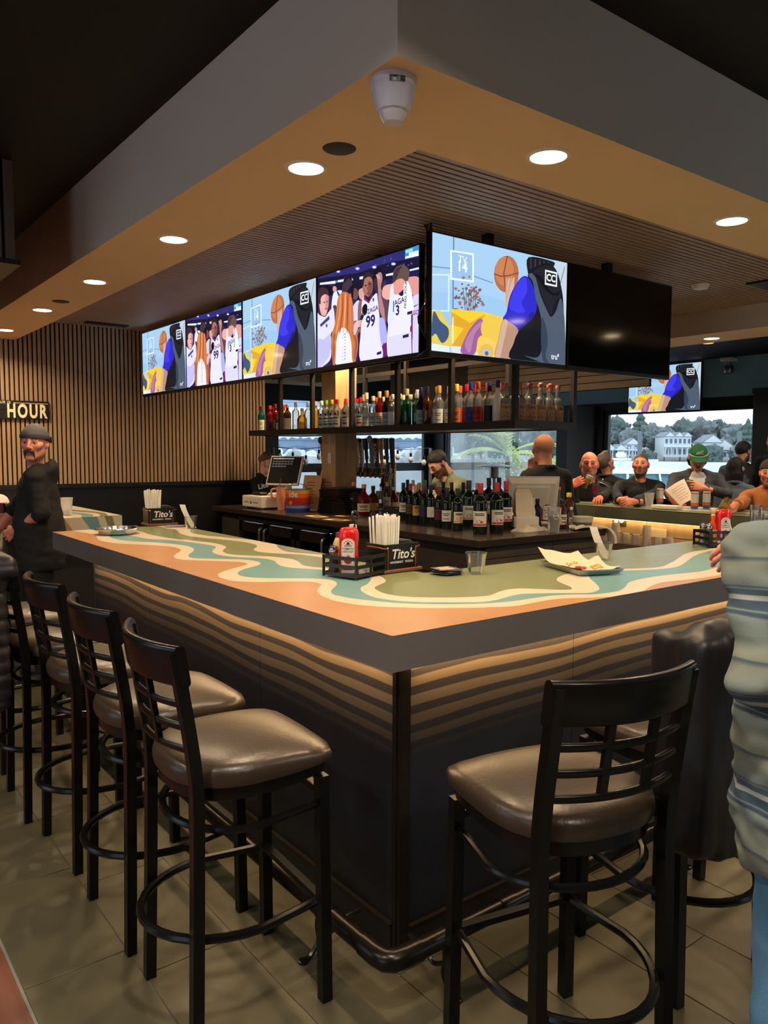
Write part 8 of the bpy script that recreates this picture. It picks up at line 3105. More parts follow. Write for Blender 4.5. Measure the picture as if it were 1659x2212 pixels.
# 8 man in dark pullover
person('man in a dark hooded pullover, hands folded on the far leg, looking up', (1384, 1004, 8.2), -24, 8, 0, body=-4, skin=(206, 136, 108), hair='buzz', haircol=(44, 34, 32), beard=((60, 46, 42), 0.75), browc=(40, 30, 28), mouth=0.008, top=('hoodie', 'dark_pullover', (24, 26, 32)), pants=(30, 30, 36), stand=False,
	   armR=(A(1328, 1064, 8.05), OB(1338, 1080, 1.125)), armL=(A(1422, 1064, 8.05), OB(1372, 1084, 1.125)), handR={'dir': RGT * 0.2 - FWD * 0.8 + UPV * 0.25, 'back': UPV - RGT * 0.3, 'curl': (50, 60, 30)}, handL={'dir': -RGT * 0.9 - FWD * 0.2, 'back': UPV * 0.6 - FWD, 'curl': (40, 55, 25)}, sh=0.20)
# 9 man with green cap reading
person('man in a green cap and grey overshirt reading a sheet of paper', (1508, 988, 8.05), -16, -26, 0, body=-6, skin=(212, 156, 130), hair='curly', haircol=(60, 42, 32), beard=((112, 80, 62), 0.45), top=('jacket', 'grey_overshirt', (70, 73, 78)), pants=(40, 40, 46), stand=True, headwear=('cap', (36, 104, 62)),
	   scale=1.05, armR=(A(1448, 1068, 7.85), A(1450, 1074, 7.45)), armL=(A(1570, 1068, 7.9), A(1522, 1055, 7.5)), handR={'dir': RGT * 0.3 - FWD * 0.4 - UPV * 0.7, 'back': -RGT, 'curl': (35, 40, 20)}, handL={'dir': -RGT * 0.95 + UPV * 0.25, 'back': -FWD + UPV * 0.3, 'curl': (45, 60, 30), 'fing': (0.25, 1, 1, 1), 'thumb': 0.8}, sh=0.20, lean=(0.05, 0, 0))
# the sheet he holds
q0, q1, q2, q3 = A(1437, 1059, 7.40), A(1478, 1034, 7.52), A(1499, 1078, 7.43), A(1470, 1093, 7.35)
m = MB()
N = 8
rings = []
for i in range(N):
	u_ = i / (N - 1)
	a, b = q0 + (q1 - q0) * u_, q3 + (q2 - q3) * u_
	cv = UPV * 0.012 * math.sin(u_ * PI) - FWD * 0.015 * math.sin(u_ * PI)
	rings.append([tuple(a + cv), tuple(b + cv), tuple(b + cv + FWD * 0.0015), tuple(a + cv + FWD * 0.0015)])
m.loft(rings, 0, True, False)
for k in range(6):
	f = 0.15 + 0.12 * k
	a, b = q0 + (q3 - q0) * f, q1 + (q2 - q1) * f
	nn = -FWD * 0.019 + UPV * 0.006
	s_, e_ = a + (b - a) * 0.15 + nn, a + (b - a) * (0.8 - 0.1 * (k % 2)) + nn
	dn = (q3 - q0) * 0.03
	m.poly([tuple(s_), tuple(e_), tuple(e_ + dn), tuple(s_ + dn)], 1)
sheet = m.build('paper_sheet', [M('paper_warm', (232, 214, 196), 0.7, var=0.03), M('print_grey', (176, 160, 150), 0.7)])
tag(sheet, 'sheet of paper held by the man in the green cap', 'paper')
# 10, 11 couple behind
person('dark-haired woman in a denim shirt seen from behind, facing right', (1590, 1012, 8.6), 128, 6, 0, body=150, female=True, skin=(196, 140, 116), hair='long', haircol=(26, 20, 20), top=('tee', 'denim_shirt', (96, 106, 116)), pants=(40, 44, 56), sleeve=1.0, stand=False)
person('short-haired man in a grey sweatshirt behind the dark-haired woman', (1606, 976, 9.4), 120, -5, 0, body=150, skin=(176, 128, 104), hair='short', haircol=(28, 22, 20), top=('sweater', 'grey_sweat', (86, 88, 92)), pants=(40, 40, 46), stand=True)
# 12 man in tan hoodie
person('bearded man in a tan hoodie and dark cap at the right edge', (1662, 1022, 7.2), -30, -4, 0, body=-24, skin=(212, 140, 112), hair='short', haircol=(60, 46, 40), beard=((70, 52, 44), 0.7), top=('hoodie', 'tan_hoodie', (168, 104, 52)), pants=(44, 42, 44), stand=False, headwear=('beanie', (54, 48, 46)),
	   armR=(A(1602, 1088, 6.85), A(1590, 1090, 6.4)), armL=(A(1735, 1092, 7.0), A(1690, 1090, 6.45)), handR={'dir': -RGT * 0.7 - FWD * 0.4 - UPV * 0.1, 'back': UPV * 0.7 - FWD * 0.5, 'curl': (40, 55, 25)})
# glass mug in his hand
q = A(1566, 1090, 6.33)
t = thing('beer_glass', 'glass tipped in the hand of the man in the tan hoodie', 'glass', tuple(q))
m = MB()
m.lathe([(0, -0.07), (0.028, -0.07), (0.036, 0.05), (0.036, 0.055)], 18, cap=False)
part('glass', m.mesh('glass', GLS), t)
m = MB()
m.lathe([(0, -0.066), (0.0275, -0.066), (0.033, 0.0), (0, 0.0)], 16, cap=False)
part('beer', m.mesh('beer', MATS['beer']), t)
t.rotation_euler = (0.7, -0.5, 0)
# 13 white-haired person
person('white-haired person at the right edge beside the dark pillar', (1674, 954, 9.0), -60, 0, 0, body=-50, skin=(222, 176, 156), hair='short', haircol=(206, 196, 182), top=('tee', 'black', (22, 22, 24)), pants=(30, 30, 34))
# 14 man in the striped sweater, close to the camera
SM = bpy.data.materials.new('striped_knit')
SM.use_nodes = True
nt = SM.node_tree
pr = nt.nodes['Principled BSDF']
tc = nt.nodes.new('ShaderNodeTexCoord')
sx = nt.nodes.new('ShaderNodeSeparateXYZ')
nt.links.new(tc.outputs['Object'], sx.inputs[0])
nz = nt.nodes.new('ShaderNodeTexNoise')
nz.inputs['Scale'].default_value = 3.0
nt.links.new(tc.outputs['Object'], nz.inputs['Vector'])
zz = mth('ADD', sx.outputs[2], mth('MULTIPLY', mth('SUBTRACT', nz.outputs['Fac'], 0.5), 0.05))
zz = mth('ADD', zz, mth('MULTIPLY', sx.outputs[0], 0.12))
fr = mth('FRACT', mth('MULTIPLY', mth('ADD', zz, 0.040), 1 / 0.205))
rp = nt.nodes.new('ShaderNodeValToRGB')
rp.color_ramp.interpolation = 'LINEAR'
el = rp.color_ramp.elements
STR = [(0.0, (110, 120, 113)), (0.10, (113, 124, 118)), (0.12, (52, 67, 80)), (0.15, (55, 70, 84)), (0.16, (113, 124, 120)), (0.18, (53, 69, 82)), (0.26, (53, 69, 82)), (0.27, (151, 155, 149)), (0.31, (151, 155, 149)), (0.32, (63, 78, 88)), (0.37, (63, 78, 88)), (0.38, (105, 118, 116)), (0.40, (66, 80, 90)), (0.42, (110, 120, 113)), (0.66, (118, 122, 105)), (0.70, (72, 84, 88)), (0.715, (72, 84, 88)), (0.73, (118, 122, 105)), (1.0, (110, 120, 113))]
el[0].position = STR[0][0]
el[0].color = (*s2l(STR[0][1]), 1)
el[1].position = 1.0
el[1].color = (*s2l(STR[-1][1]), 1)
for p_, c_ in STR[1:-1]:
	e = el.new(p_)
	e.color = (*s2l(c_), 1)
nt.links.new(fr, rp.inputs[0])
nt.links.new(rp.outputs[0], pr.inputs['Base Color'])
pr.inputs['Roughness'].default_value = 0.9
n2 = nt.nodes.new('ShaderNodeTexNoise')
n2.inputs['Scale'].default_value = 350
nt.links.new(tc.outputs['Object'], n2.inputs['Vector'])
bp = nt.nodes.new('ShaderNodeBump')
bp.inputs['Strength'].default_value = 0.2
bp.inputs['Distance'].default_value = 0.004
nt.links.new(n2.outputs['Fac'], bp.inputs['Height'])
nt.links.new(bp.outputs[0], pr.inputs['Normal'])
JEAN = M('jeans_blue', (86, 128, 158), 0.85, var=0.12, scale=10, bump=0.2, bscale=260)
person('man in a striped sage and blue sweater and jeans, close at the right edge', (1858, 962, 1.62), 170, -4, 0, body=152, skin=(206, 150, 126), hair='short', haircol=(80, 66, 56), top=('sweater', 'striped', SM), pants=JEAN, stand=True,
	   armL=(A(1640, 1470, 1.58), A(1676, 1222, 1.90)), armR=(A(2000, 1500, 1.75), A(1960, 1300, 2.05)), hem=0.235, waist=1.22, res=0.0095, wrinkle=0.014, sh=0.195, handL={'dir': UPV * 0.35 - RGT * 0.85 + FWD * 0.2, 'back': -FWD * 0.6 + UPV * 0.6, 'curl': (35, 40, 20)})
# hidden stools under the seated guests
for k, (px, d, lb) in enumerate(((1273, 7.45, 'black bar stool under the bald man drinking beer'), (1384, 7.9, 'black bar stool under the man in the dark pullover'), (1662, 7.0, 'black bar stool under the man in the tan hoodie'))):
	p = A(px, 1000, d)
	dup(st0, (max(p[0], 5.72), p[1], 0), math.radians(90), lb)

# ------------------------------------------------------------------ jackets hung on two stools
def drape(name, label, mat, f, lo, hi, h, wr, seed):
	V, Q = nets(f, lo, hi, h)
	V = relax(V, Q, 1, 0.4)
	V = V + vnormals(V, Q) * (vnoise(V, (19, 19, 3.2), wr, seed) + vnoise(V, (34, 34, 9), wr * 0.35, seed + 4))[:, None]
	c = np.array([V[:, 0].mean(), V[:, 1].mean(), V[:, 2].min()])
	o = bpy.data.objects.new(name, np_mesh(name, V - c, Q, mat))
	COL.objects.link(o)
	o.location = c
	return tag(o, label, 'jacket')

def stool_frame(x, y, a):
	a = math.radians(a)
	ex, ey = np.array([math.cos(a), math.sin(a), 0]), np.array([-math.sin(a), math.cos(a), 0])
	return lambda p, q, z: np.array([x, y, 0]) + ex * p + ey * q + np.array([0, 0, z])

K = stool_frame(0.87, -0.31, -7)

def slab(P, fr_, c, half, r, taper=0.0):
	o = fr_(0, 0, 0)
	ex, ey = fr_(1, 0, 0) - o, fr_(0, 1, 0) - o
	q = P - fr_(*c)
	z = q[..., 2]
	x, y_ = (q @ ex) / (1 - taper * z / half[2]), q @ ey
	d = np.stack([np.abs(x) - half[0], np.abs(y_) - half[1], np.abs(z) - half[2]], -1)
	return np.sqrt((np.maximum(d, 0) ** 2).sum(-1)) + np.minimum(d.max(-1), 0) - r

def leather(P):
	d = slab(P, K, (0, -0.300, 0.80), (0.185, 0.008, 0.285), 0.030, 0.14)
	d = smin(d, sd_rc(P, K(-0.20, -0.245, 1.09), K(0.20, -0.245, 1.09), 0.034, 0.034), 0.05)
	d = smin(d, slab(P, K, (-0.235, -0.215, 0.84), (0.006, 0.075, 0.22), 0.022), 0.05)
	return smin(d, sd_rc(P, K(-0.215, -0.27, 1.05), K(-0.275, -0.29, 0.56), 0.042, 0.058), 0.04)

LEA = M('black_leather', (18, 17, 18), 0.44, var=0.12, bump=0.06, bscale=120, spec=0.5)
drape('leather_jacket', 'black leather jacket draped over the back of the second right-hand stool', LEA, leather, K(0, 0, 0.7) - np.array([0.5, 0.5, 0.40]), K(0, 0, 0.7) + np.array([0.5, 0.3, 0.50]), 0.012, 0.011, 2.0)
K2 = stool_frame(-0.335, 1.985, -92)

def puffer(P):
	d = slab(P, K2, (0, -0.300, 0.82), (0.19, 0.012, 0.27), 0.034, 0.10)
	d = smin(d, sd_rc(P, K2(-0.20, -0.245, 1.09), K2(0.20, -0.245, 1.09), 0.036, 0.036), 0.05)
	d = smin(d, sd_rc(P, K2(-0.225, -0.25, 1.04), K2(-0.25, -0.24, 0.66), 0.040, 0.055), 0.04)
	return d - 0.009 * np.abs(np.sin(PI * P[..., 2] / 0.055)) ** 0.5

drape('quilted_jacket', 'dark quilted puffer jacket hung over the back of a left-hand stool', M('quilt_black', (34, 32, 34), 0.45, var=0.1), puffer, K2(0, 0, 0.8) - np.array([0.5, 0.45, 0.40]), K2(0, 0, 0.8) + np.array([0.4, 0.45, 0.40]), 0.010, 0.006, 5.0)
# ================================================================== outside the windows
def X(m):
	m['kind'] = 'structure'
	return m

WATER = M('water', (120, 130, 134), 0.25, var=0.1, scale=0.05, bump=0.3, bscale=1.5)
m = MB()
m.add([(30, -150, -4.2), (420, -150, -4.2), (420, 420, -4.2), (30, 420, -4.2)], [(0, 1, 2, 3)])
X(m.build('water', WATER))
# terrace outside
m = MB()
m.box((XW + 0.25, -6, -0.3), (26, 11.5, -0.03))
m.box((-6, 11.6, -0.3), (26, 34, -0.03))
m.box((-40, 34, -0.9), (150, 170, -0.3))
X(m.build('ground', M('pale_concrete', (206, 204, 200), 0.9, var=0.05, scale=1)))
# far shore
sh_pts = [A(px, 1004, 250)[:2] for px in (500, 800, 1100, 1300, 1500, 1700, 2000)]
m = MB()
rings = []
for x, y in sh_pts:
	d = nrm(np.array([x - CP[0], y - CP[1]]))
	rings.append([(x - d[0] * 6, y - d[1] * 6, -4.4), (x + d[0] * 4, y + d[1] * 4, -2.2), (x + d[0] * 40, y + d[1] * 40, 1.5), (x + d[0] * 120, y + d[1] * 120, 7), (x + d[0] * 120, y + d[1] * 120, -6), (x - d[0] * 6, y - d[1] * 6, -6)])
m.loft(rings, 0, True, True)
X(m.build('ground_far_shore', M('shore_brown', (142, 136, 122), 0.9, var=0.15, scale=0.2)))
TGR = [M('tree_haze_a', (104, 114, 106), 0.95, var=0.25, scale=0.6), M('tree_haze_b', (126, 130, 126), 0.95, var=0.25, scale=0.6), M('tree_haze_c', (92, 106, 96), 0.95, var=0.25, scale=0.6)]
BARK = M('bark_grey', (110, 104, 100), 0.9)

def crown_mesh(seed, kind):
	bm = bmesh.new()
	bmesh.ops.create_icosphere(bm, subdivisions=5, radius=1.0)
	for v in bm.verts:
		p = v.co.copy()
		n = mnoise.noise(p * 1.8 + Vector((seed, 0, 0))) * 0.45 + mnoise.noise(p * 5 + Vector((0, seed, 0))) * 0.28 + mnoise.noise(p * 12 + Vector((0, 0, seed))) * 0.14
		if kind == 'pine':
			f = (1 - (p.z + 1) / 2.3) * (0.75 + 0.4 * abs(math.sin(p.z * 9)))
			v.co = Vector((p.x * f * (1 + n), p.y * f * (1 + n), p.z * 1.15))
		else:
			v.co = p * (1 + n)
	me = bpy.data.meshes.new('crown')
	bm.to_mesh(me)
	bm.free()
	me.materials.append(TGR[seed % 3])
	me.shade_smooth()
	return me

CR = [crown_mesh(k, 'pine' if k == 2 else 'round') for k in range(5)]

def bare_mesh(seed):
	r = random.Random(seed)
	m = MB()

	def grow(p, d, l, w, n):
		q = p + d * l
		m.tube([tuple(p), tuple(q)], [w, w * 0.65], 4, cap=False)
		if n == 0:
			return
		for _ in range(3 if n > 1 else 4):
			e = (d + Vector((r.uniform(-.75, .75), r.uniform(-.75, .75), r.uniform(-.15, .5)))).normalized()
			grow(q, e, l * r.uniform(0.6, 0.82), w * 0.6, n - 1)
	grow(Vector((0, 0, 0)), Vector((0, 0, 1)), 0.34, 0.035, 5)
	return m.mesh('branches', BARK, weld=False)

BR = bare_mesh(4)
tk = MB()
tk.tube([(0, 0, -3.2), (0.02, 0, 0)], [0.05, 0.035], 6)
tkm = tk.mesh('trunk', BARK)
r = random.Random(9)
TREES = [(1310, 948, 250, 24, 0), (1336, 930, 255, 26, 3), (1362, 952, 245, 22, 1), (1383, 922, 262, 26, 2), (1412, 945, 250, 26, 4), (1436, 950, 258, 24, 1), (1470, 940, 262, 30, 3), (1520, 942, 262, 32, 1), (1556, 935, 262, 26, 0), (1585, 945, 255, 24, 4), (1615, 940, 250, 26, 2), (1650, 945, 250, 30, 0),
		 (1320, 985, 238, 18, 4), (1400, 988, 238, 16, 0), (1540, 985, 238, 20, 3), (1600, 985, 238, 22, 1),
		 (950, 930, 95, 46, 0), (990, 915, 110, 55, 4), (1040, 920, 105, 50, 0), (1090, 915, 112, 60, 3), (1150, 925, 100, 50, 4), (1195, 920, 105, 45, 2), (890, 950, 95, 50, 1), (850, 965, 100, 45, 4)]
for k, (px, py, d, rp_, v) in enumerate(TREES):
	p = A(px, py, d)
	R_ = rp_ / FPX * d
	t = thing('shore_tree', ['hazy grey-green tree on the far shore', 'pale grey tree on the far shore', 'tall dark pine on the far shore'][0 if v in (0, 3) else (2 if v == 2 else 1)] if d > 200 else 'dense grey-green tree beyond the parking lot', 'tree', tuple(p), r.uniform(0, 6), 'trees beyond the windows')
	t.scale = (R_, R_, R_ * (1.25 if v == 2 else 1.0))
	part('crown', CR[v], t)
	part('trunk', tkm, t)
for px, py, d, h_, lb in ((1500, 985, 255, 13, 'big bare winter tree behind the white house'), (1345, 985, 262, 10, 'smaller bare tree left of the tall pine'), (1575, 985, 265, 11, 'bare tree right of the green cap')):
	p = A(px, py, d)
	t = thing('bare_tree', lb, 'tree', tuple(p))
	t.scale = (h_ * 0.75,) * 3
	part('branches', BR, t)
HW = M('house_white', (226, 226, 224), 0.8, var=0.03, scale=0.3)
HR = M('house_roof', (140, 142, 146), 0.85, var=0.1, scale=0.4)
HG = M('house_window', (96, 108, 118), 0.2)

def house(px, py, d, w, h_, dep, label, gables=((0.0, 1.0),), floors=2, nwin=4, porch=True):
	p = A(px, py, d)
	t = thing('house', label, 'house', tuple(p), math.atan2(-FWD[0], FWD[1]))
	m = MB()
	m.box((-w / 2, 0, 0), (w / 2, dep, h_))
	part('wall', m.mesh('wall', HW), t)
	for a, b in gables:
		x0, x1 = -w / 2 + a * w - 0.4, -w / 2 + b * w + 0.4
		rh = (x1 - x0) * 0.36
		m = MB()
		m.loft([[(x0, -0.5, h_), (x1, -0.5, h_), ((x0 + x1) / 2, -0.5, h_ + rh)], [(x0, dep, h_), (x1, dep, h_), ((x0 + x1) / 2, dep, h_ + rh)]], 0, True, False)
		rf = part('roof', m.mesh('roof', HR), t)
		m = MB()
		m.loft([[(x0 + 0.5, -0.6, h_), (x1 - 0.5, -0.6, h_), ((x0 + x1) / 2, -0.6, h_ + rh * 0.86)], [(x0 + 0.5, -0.52, h_), (x1 - 0.5, -0.52, h_), ((x0 + x1) / 2, -0.52, h_ + rh * 0.86)]], 0, True, False)
		part('gable', m.mesh('gable', HW), rf)
	for f in range(floors):
		for k in range(nwin):
			x = -w / 2 + (k + 0.5) * w / nwin
			z0 = h_ * (f + 0.25) / floors
			m = MB()
			ww, hh = w / nwin * 0.28, h_ / floors * 0.5
			m.box((x - ww - 0.12, -0.10, z0 - 0.12), (x + ww + 0.12, -0.02, z0 + hh + 0.12))
			fr_ = part('window', m.mesh('window', HW), t)
			m = MB()
			m.box((x - ww, -0.14, z0), (x + ww, -0.10, z0 + hh))
			part('pane', m.mesh('pane', HG), fr_)
	if porch:
		m = MB()
		m.box((-w / 2 - 0.3, -1.6, h_ / floors - 0.2), (w / 2 + 0.3, 0, h_ / floors))
		m.box((-w / 2 - 0.3, -1.6, h_ / floors + 0.8), (w / 2 + 0.3, -1.5, h_ / floors + 0.95))
		for k in range(6):
			x = -w / 2 + k * w / 5
			m.box((x - 0.1, -1.6, 0), (x + 0.1, -1.4, h_ / floors + 0.9))
		part('porch', m.mesh('porch', HW), t)
	return t

house(1463, 987, 236, 8.2, 6.2, 8, 'white three-gabled house with balcony on the far shore', ((0.0, 0.38), (0.36, 0.70), (0.68, 1.0)), 2, 6)
house(1538, 985, 240, 6, 4.2, 7, 'grey house with a steep white gable right of the white house', ((0.0, 1.0),), 1, 2, False)
house(1562, 990, 244, 9, 2.6, 7, 'low grey-roofed house behind the dark-haired woman', ((0.0, 1.0),), 1, 3, False)
house(1326, 990, 236, 8, 2.6, 7, 'low white house at the left of the far shore', ((0.0, 0.6), (0.5, 1.0)), 1, 3)
house(1366, 985, 238, 4.5, 3.6, 5, 'small white house between the low one and the piling', ((0.0, 1.0),), 2, 2)
PIL = M('piling_grey', (116, 118, 120), 0.85, var=0.15)
for px, lb in ((1383, 'grey wooden piling behind the man in the dark pullover'), (1598, 'grey wooden piling right of the green cap')):
	p = A(px, 936, 52)
	m = MB()
	m.lathe([(0.15, -8), (0.15, 0), (0.12, 0.10), (0.0, 0.16)], 12)
	tag(m.build('dock_piling', PIL, loc=tuple(p)), lb, 'piling')
# motor yacht
p = A(1385, 1062, 44)
yt = thing('motor_yacht', 'white motor yacht with tinted cabin windows moored outside', 'boat', tuple(p), math.atan2(-RGT[0], RGT[1]) + PI / 2)
YW_ = M('gelcoat_white', (232, 234, 236), 0.25, var=0.01)
YG = M('yacht_glass', (92, 128, 132), 0.1)
m = MB()

def oval(xa, xb, hw, z):
	return [(xa + (xb - xa) * (0.5 - 0.5 * math.cos(2 * PI * k / 24)), hw * math.sin(2 * PI * k / 24) * (1 if k else 1), z) for k in range(24)]

m.loft([oval(-4.5, 5.0, 1.4, -3.0), oval(-4.8, 6.2, 1.9, -0.6), oval(-4.8, 6.6, 1.9, 0.0)], 0)
part('hull', m.mesh('hull', YW_), yt)
m = MB()
m.loft([oval(-2.6, 2.6, 1.55, 0.0), oval(-2.4, 1.6, 1.45, 1.05)], 0)
part('cabin', m.mesh('cabin', YG), yt)
m = MB()
m.loft([oval(-3.2, 2.4, 1.65, 1.05), oval(-3.1, 2.1, 1.6, 1.22), oval(-2.6, 1.2, 1.2, 1.32)], 0)
part('hardtop', m.mesh('hardtop', YW_), yt)
m = MB()
for k in range(5):
	a = -2.2 + k * 0.95
	m.beam((a, -1.52, 0.0), (a * 0.92 - 0.1, -1.45, 1.05), 0.12, 0.1)
	m.beam((a, 1.52, 0.0), (a * 0.92 - 0.1, 1.45, 1.05), 0.12, 0.1)
part('window_posts', m.mesh('window_posts', YW_), yt)
m = MB()
m.tube([(-1.2, 0, 1.3), (-1.2, 0, 1.75)], 0.12, 8)
m.rbox((-1.6, -0.7, 1.75), (-0.8, 0.7, 1.88), 0.08)
m.ell((-1.2, 0, 2.05), (0.3, 0.3, 0.2), 12, 8)
part('radar_arch', m.mesh('radar_arch', YW_), yt)
# dock with white steps on the far side
m = MB()
p = A(1440, 1012, 150)
for k in range(7):
	m.box((k * 0.8, 0, k * 0.45), (k * 0.8 + 0.9, 3, k * 0.45 + 0.5))
o = tag(m.build('dock_stairs', HW, loc=tuple(p - [0, 0, 1.5]), rotz=0.9), 'white dock stairs below the white house', 'stairs')
# potted palm with green lights outside the second window
p = A(1095, 1100, 19.5)
pm = thing('palm', 'palm with drooping yellow-green fronds and green fairy lights outside', 'palm', (p[0], p[1], -0.03))
m = MB()
m.tube(crom([(0, 0, 0), (0.03, 0, 0.6), (0.0, 0.02, 1.5)], 4), [0.09, 0.085, 0.08, 0.075, 0.07, 0.065, 0.06, 0.06, 0.05], 8)
part('stem', m.mesh('stem', M('palm_stem', (120, 104, 80), 0.9)), pm)
FR = M('palm_frond', (196, 200, 112), 0.7, var=0.25, scale=3)
r = random.Random(14)
for k in range(15):
	a = 2 * PI * k / 15 * 2.4
	el_ = r.uniform(0.35, 1.35)
	L_ = r.uniform(1.2, 1.8)
	d = np.array([math.cos(a), math.sin(a), 0])
	sp = [np.array([0, 0, 1.5]) + d * (L_ * t * math.cos(el_) * (1 + 0.3 * t)) + UPV * (L_ * math.sin(el_) * t - 0.75 * L_ * t * t * math.cos(el_)) for t in np.linspace(0, 1, 12)]
	m = MB()
	m.tube(sp, 0.008, 4)
	sd = np.array([-d[1], d[0], 0])
	for j in range(2, 12):
		for s_ in (-1, 1):
			b = sp[j]
			tl_ = 0.30 * (1 - abs(j - 6) / 9)
			tip = b + sd * s_ * tl_ * 0.75 + (sp[j] - sp[j - 1]) * 1.8 - UPV * tl_ * 0.45
			e = (sp[j] - sp[j - 1]) * 0.42
			m.add([b - e, b + e, tip], [(0, 1, 2)], 0)
	part('frond', m.mesh('frond', FR, fix=False), pm)
m = MB()
for k in range(90):
	m.ell((r.gauss(0, 0.30), r.gauss(0, 0.30), r.uniform(0.75, 2.0)), (0.010, 0.010, 0.010), 5, 4)
o = part('fairy_lights', m.mesh('fairy_lights', M('green_bulb', (80, 255, 120), 0.4, emit=(80, 255, 130), estr=1.6)), pm)
o['kind'] = 'stuff'
# parked truck, posts and low wall past the terrace
p = A(966, 982, 60)
t = thing('box_truck', 'small white truck parked far behind the bartender in green', 'truck', tuple(p), math.atan2(-FWD[0], FWD[1]))
m = MB()
m.rbox((-0.9, 0, -1.65), (0.5, 3, 0.6), 0.1)
part('body', m.mesh('body', YW_), t)
m = MB()
m.rbox((0.5, 0.2, -1.65), (1.1, 2.8, 0.1), 0.1)
part('cab', m.mesh('cab', YW_), t)
for k, px in enumerate((975, 1022)):
	p = A(px, 958, 24)
	m = MB()
	m.lathe([(0.045, -1.9), (0.045, 0), (0.0, 0.03)], 10)
	tag(m.build('fence_post', PIL, loc=tuple(p)), ('thin grey post beside the white truck', 'thin grey post left of the palm')[k], 'post')
m = MB()
a, b = A(930, 1000, 30), A(1230, 1000, 30)
m.beam(a - UPV * 0.4, b - UPV * 0.4, 0.4, 1.1)
tag(m.build('low_wall', M('stone_beige', (176, 166, 150), 0.9, var=0.15, scale=2)), 'long low beige stone wall behind the palm', 'wall')
# patio heater
p = A(1068, 1006, 14.2)
t = thing('patio_heater', 'patio heater with a flat metal hood below the palm', 'heater', (p[0], p[1], -0.03))
m = MB()
m.lathe([(0.0, p[2] + 0.08), (0.05, p[2] + 0.075), (0.36, p[2] + 0.02), (0.36, p[2] + 0.01), (0, p[2] + 0.03)], 20)
part('hood', m.mesh('hood', STEEL), t)
m = MB()
m.lathe([(0.2, 0), (0.2, 0.5), (0.03, 0.55), (0.03, p[2] - 0.2), (0.09, p[2] - 0.18), (0.09, p[2] + 0.02)], 14)
part('pole', m.mesh('pole', STEEL), t)
# neighbouring building with scalloped awning and a string of bulbs outside the first window
bl0, bl1 = A(560, 985, 27), A(940, 985, 27)
L_ = np.linalg.norm(bl1 - bl0)
nb = thing('neighbour_building', 'pale blue sided building with a scalloped white awning next door', 'building', tuple(bl0 - UPV * 1.5), math.atan2((bl1 - bl0)[1], (bl1 - bl0)[0]))
m = MB()
m.box((0, 0, 0), (L_, 3, 4.5))
part('wall', m.mesh('wall', M('siding_blue', (150, 170, 196), 0.8, var=0.04)), nb)
for k in range(14):
	m = MB()
	m.box((0, -0.03, 0.5 + k * 0.22), (L_, 0.0, 0.5 + k * 0.22 + 0.20))
	part('siding_board', m.mesh('siding_board', MATS['siding_blue']), nb)
for k, x in enumerate((0.22, 0.47, 0.75)):
	m = MB()
	pts = [(L_ * x - 0.6, 0.5), (L_ * x + 0.6, 0.5)] + [(L_ * x + 0.6 * math.cos(a), 1.35 + 0.5 * math.sin(a)) for a in np.linspace(0, PI, 10)]
	m.loft([[(a, -0.06, b) for a, b in pts], [(a, -0.031, b) for a, b in pts]], 0, True, False)
	part('arched_shutter', m.mesh('arched_shutter', M('shutter_blue', (112, 134, 166), 0.8)), nb)
m = MB()
N = 60
zt, zb_ = 2.55, 2.05
pts = [(0, zt), (L_, zt)] + [(L_ * (1 - k / N), zb_ + 0.10 * abs(math.sin(PI * k / N * 22))) for k in range(N * 1 + 1)]
m.loft([[(a, -0.9, b) for a, b in pts], [(a, -0.88, b) for a, b in pts]], 0, True, False)
m.add([(0, -0.9, zt), (L_, -0.9, zt), (L_, 0, 3.2), (0, 0, 3.2)], [(0, 1, 2, 3)])
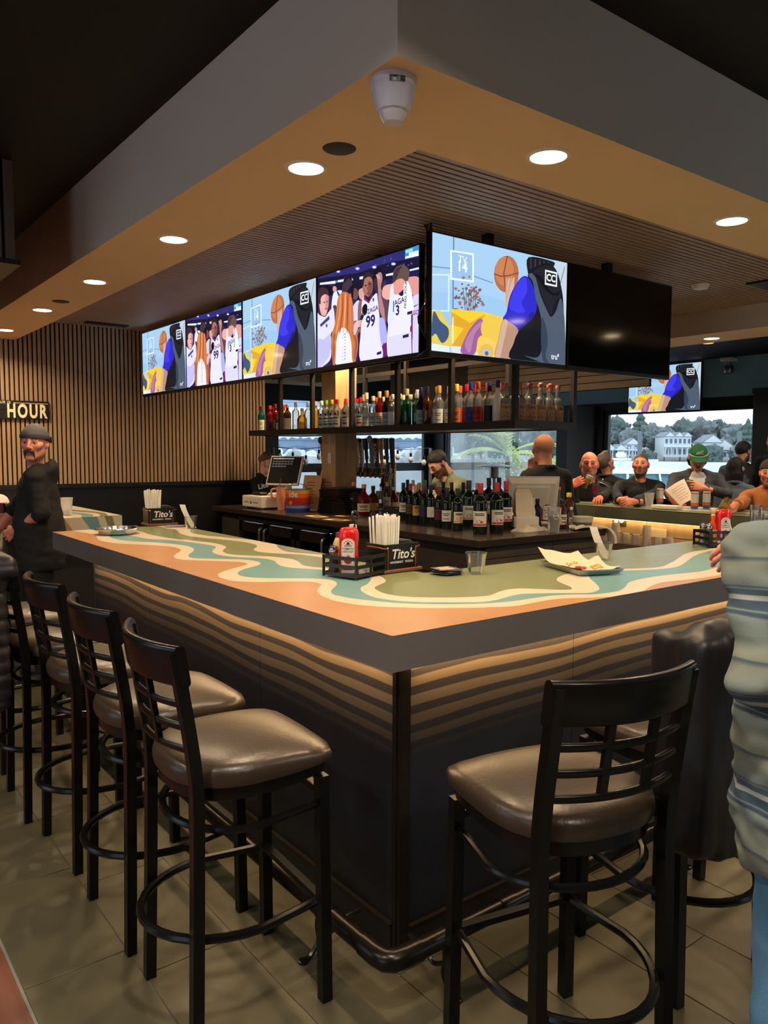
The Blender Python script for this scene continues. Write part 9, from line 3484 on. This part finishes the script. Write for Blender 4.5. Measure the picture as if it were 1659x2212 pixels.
part('awning', m.mesh('awning', M('awning_white', (236, 236, 234), 0.9)), nb)
rk = M('white_rock', (222, 222, 220), 0.9, var=0.1, scale=5)
r = random.Random(3)
m = MB()
m.ell((0, 0, 0), (1, 1, 0.75), 8, 5)
rk0 = m.mesh('white_stone', rk)
for k in range(60):
	p = A(r.uniform(590, 930), r.uniform(978, 1000), 20 + r.uniform(-2, 2))
	o = bpy.data.objects.new('white_stone', rk0)
	COL.objects.link(o)
	o.location = p
	s_ = r.uniform(0.07, 0.17)
	o.scale = (s_ * 1.3, s_, s_)
	o.rotation_euler = (r.uniform(0, 1), r.uniform(0, 1), r.uniform(0, 6))
	tag(o, 'white boulder on the bank outside the first window', 'stone', 'white boulders on the bank')
m = MB()
a, b = A(540, 1030, 20.5), A(960, 1030, 20.5)
m.beam(a - UPV * 0.45, b - UPV * 0.45, 3.0, 2.0)
tag(m.build('stone_bank', rk), 'pale rocky bank under the boulders outside the first window', 'bank')
sl = thing('string_lights', 'string of dark-socketed bulbs hanging outside the first window', 'string lights', (0, 0, 0))
a, b = A(590, 966, 14), A(930, 968, 14)
m = MB()
cp_ = [a + (b - a) * t - UPV * 0.03 * math.sin(t * PI * 3) ** 2 for t in np.linspace(0, 1, 25)]
m.tube(cp_, 0.006, 5)
part('cable', m.mesh('cable', BLACK), sl)
for e in (a, b):
	m = MB()
	m.tube([e, (e[0], e[1], -0.03)], 0.03, 8)
	part('post', m.mesh('post', PIL), sl)
for k in range(12):
	q = a + (b - a) * (k + 0.5) / 12 - UPV * (0.06 + 0.05 * (k % 3))
	m = MB()
	m.tube([q + UPV * 0.12, q], 0.004, 4)
	m.lathe([(0.0, 0.02), (0.022, 0.02), (0.022, -0.05), (0, -0.05)], 8, c=tuple(q))
	sk_ = part('socket', m.mesh('socket', BLACK), sl)
	m = MB()
	m.ell(tuple(q - UPV * 0.10), (0.045, 0.045, 0.06), 8, 6)
	part('bulb', m.mesh('bulb', M('bulb_milky', (236, 232, 214), 0.3)), sk_)
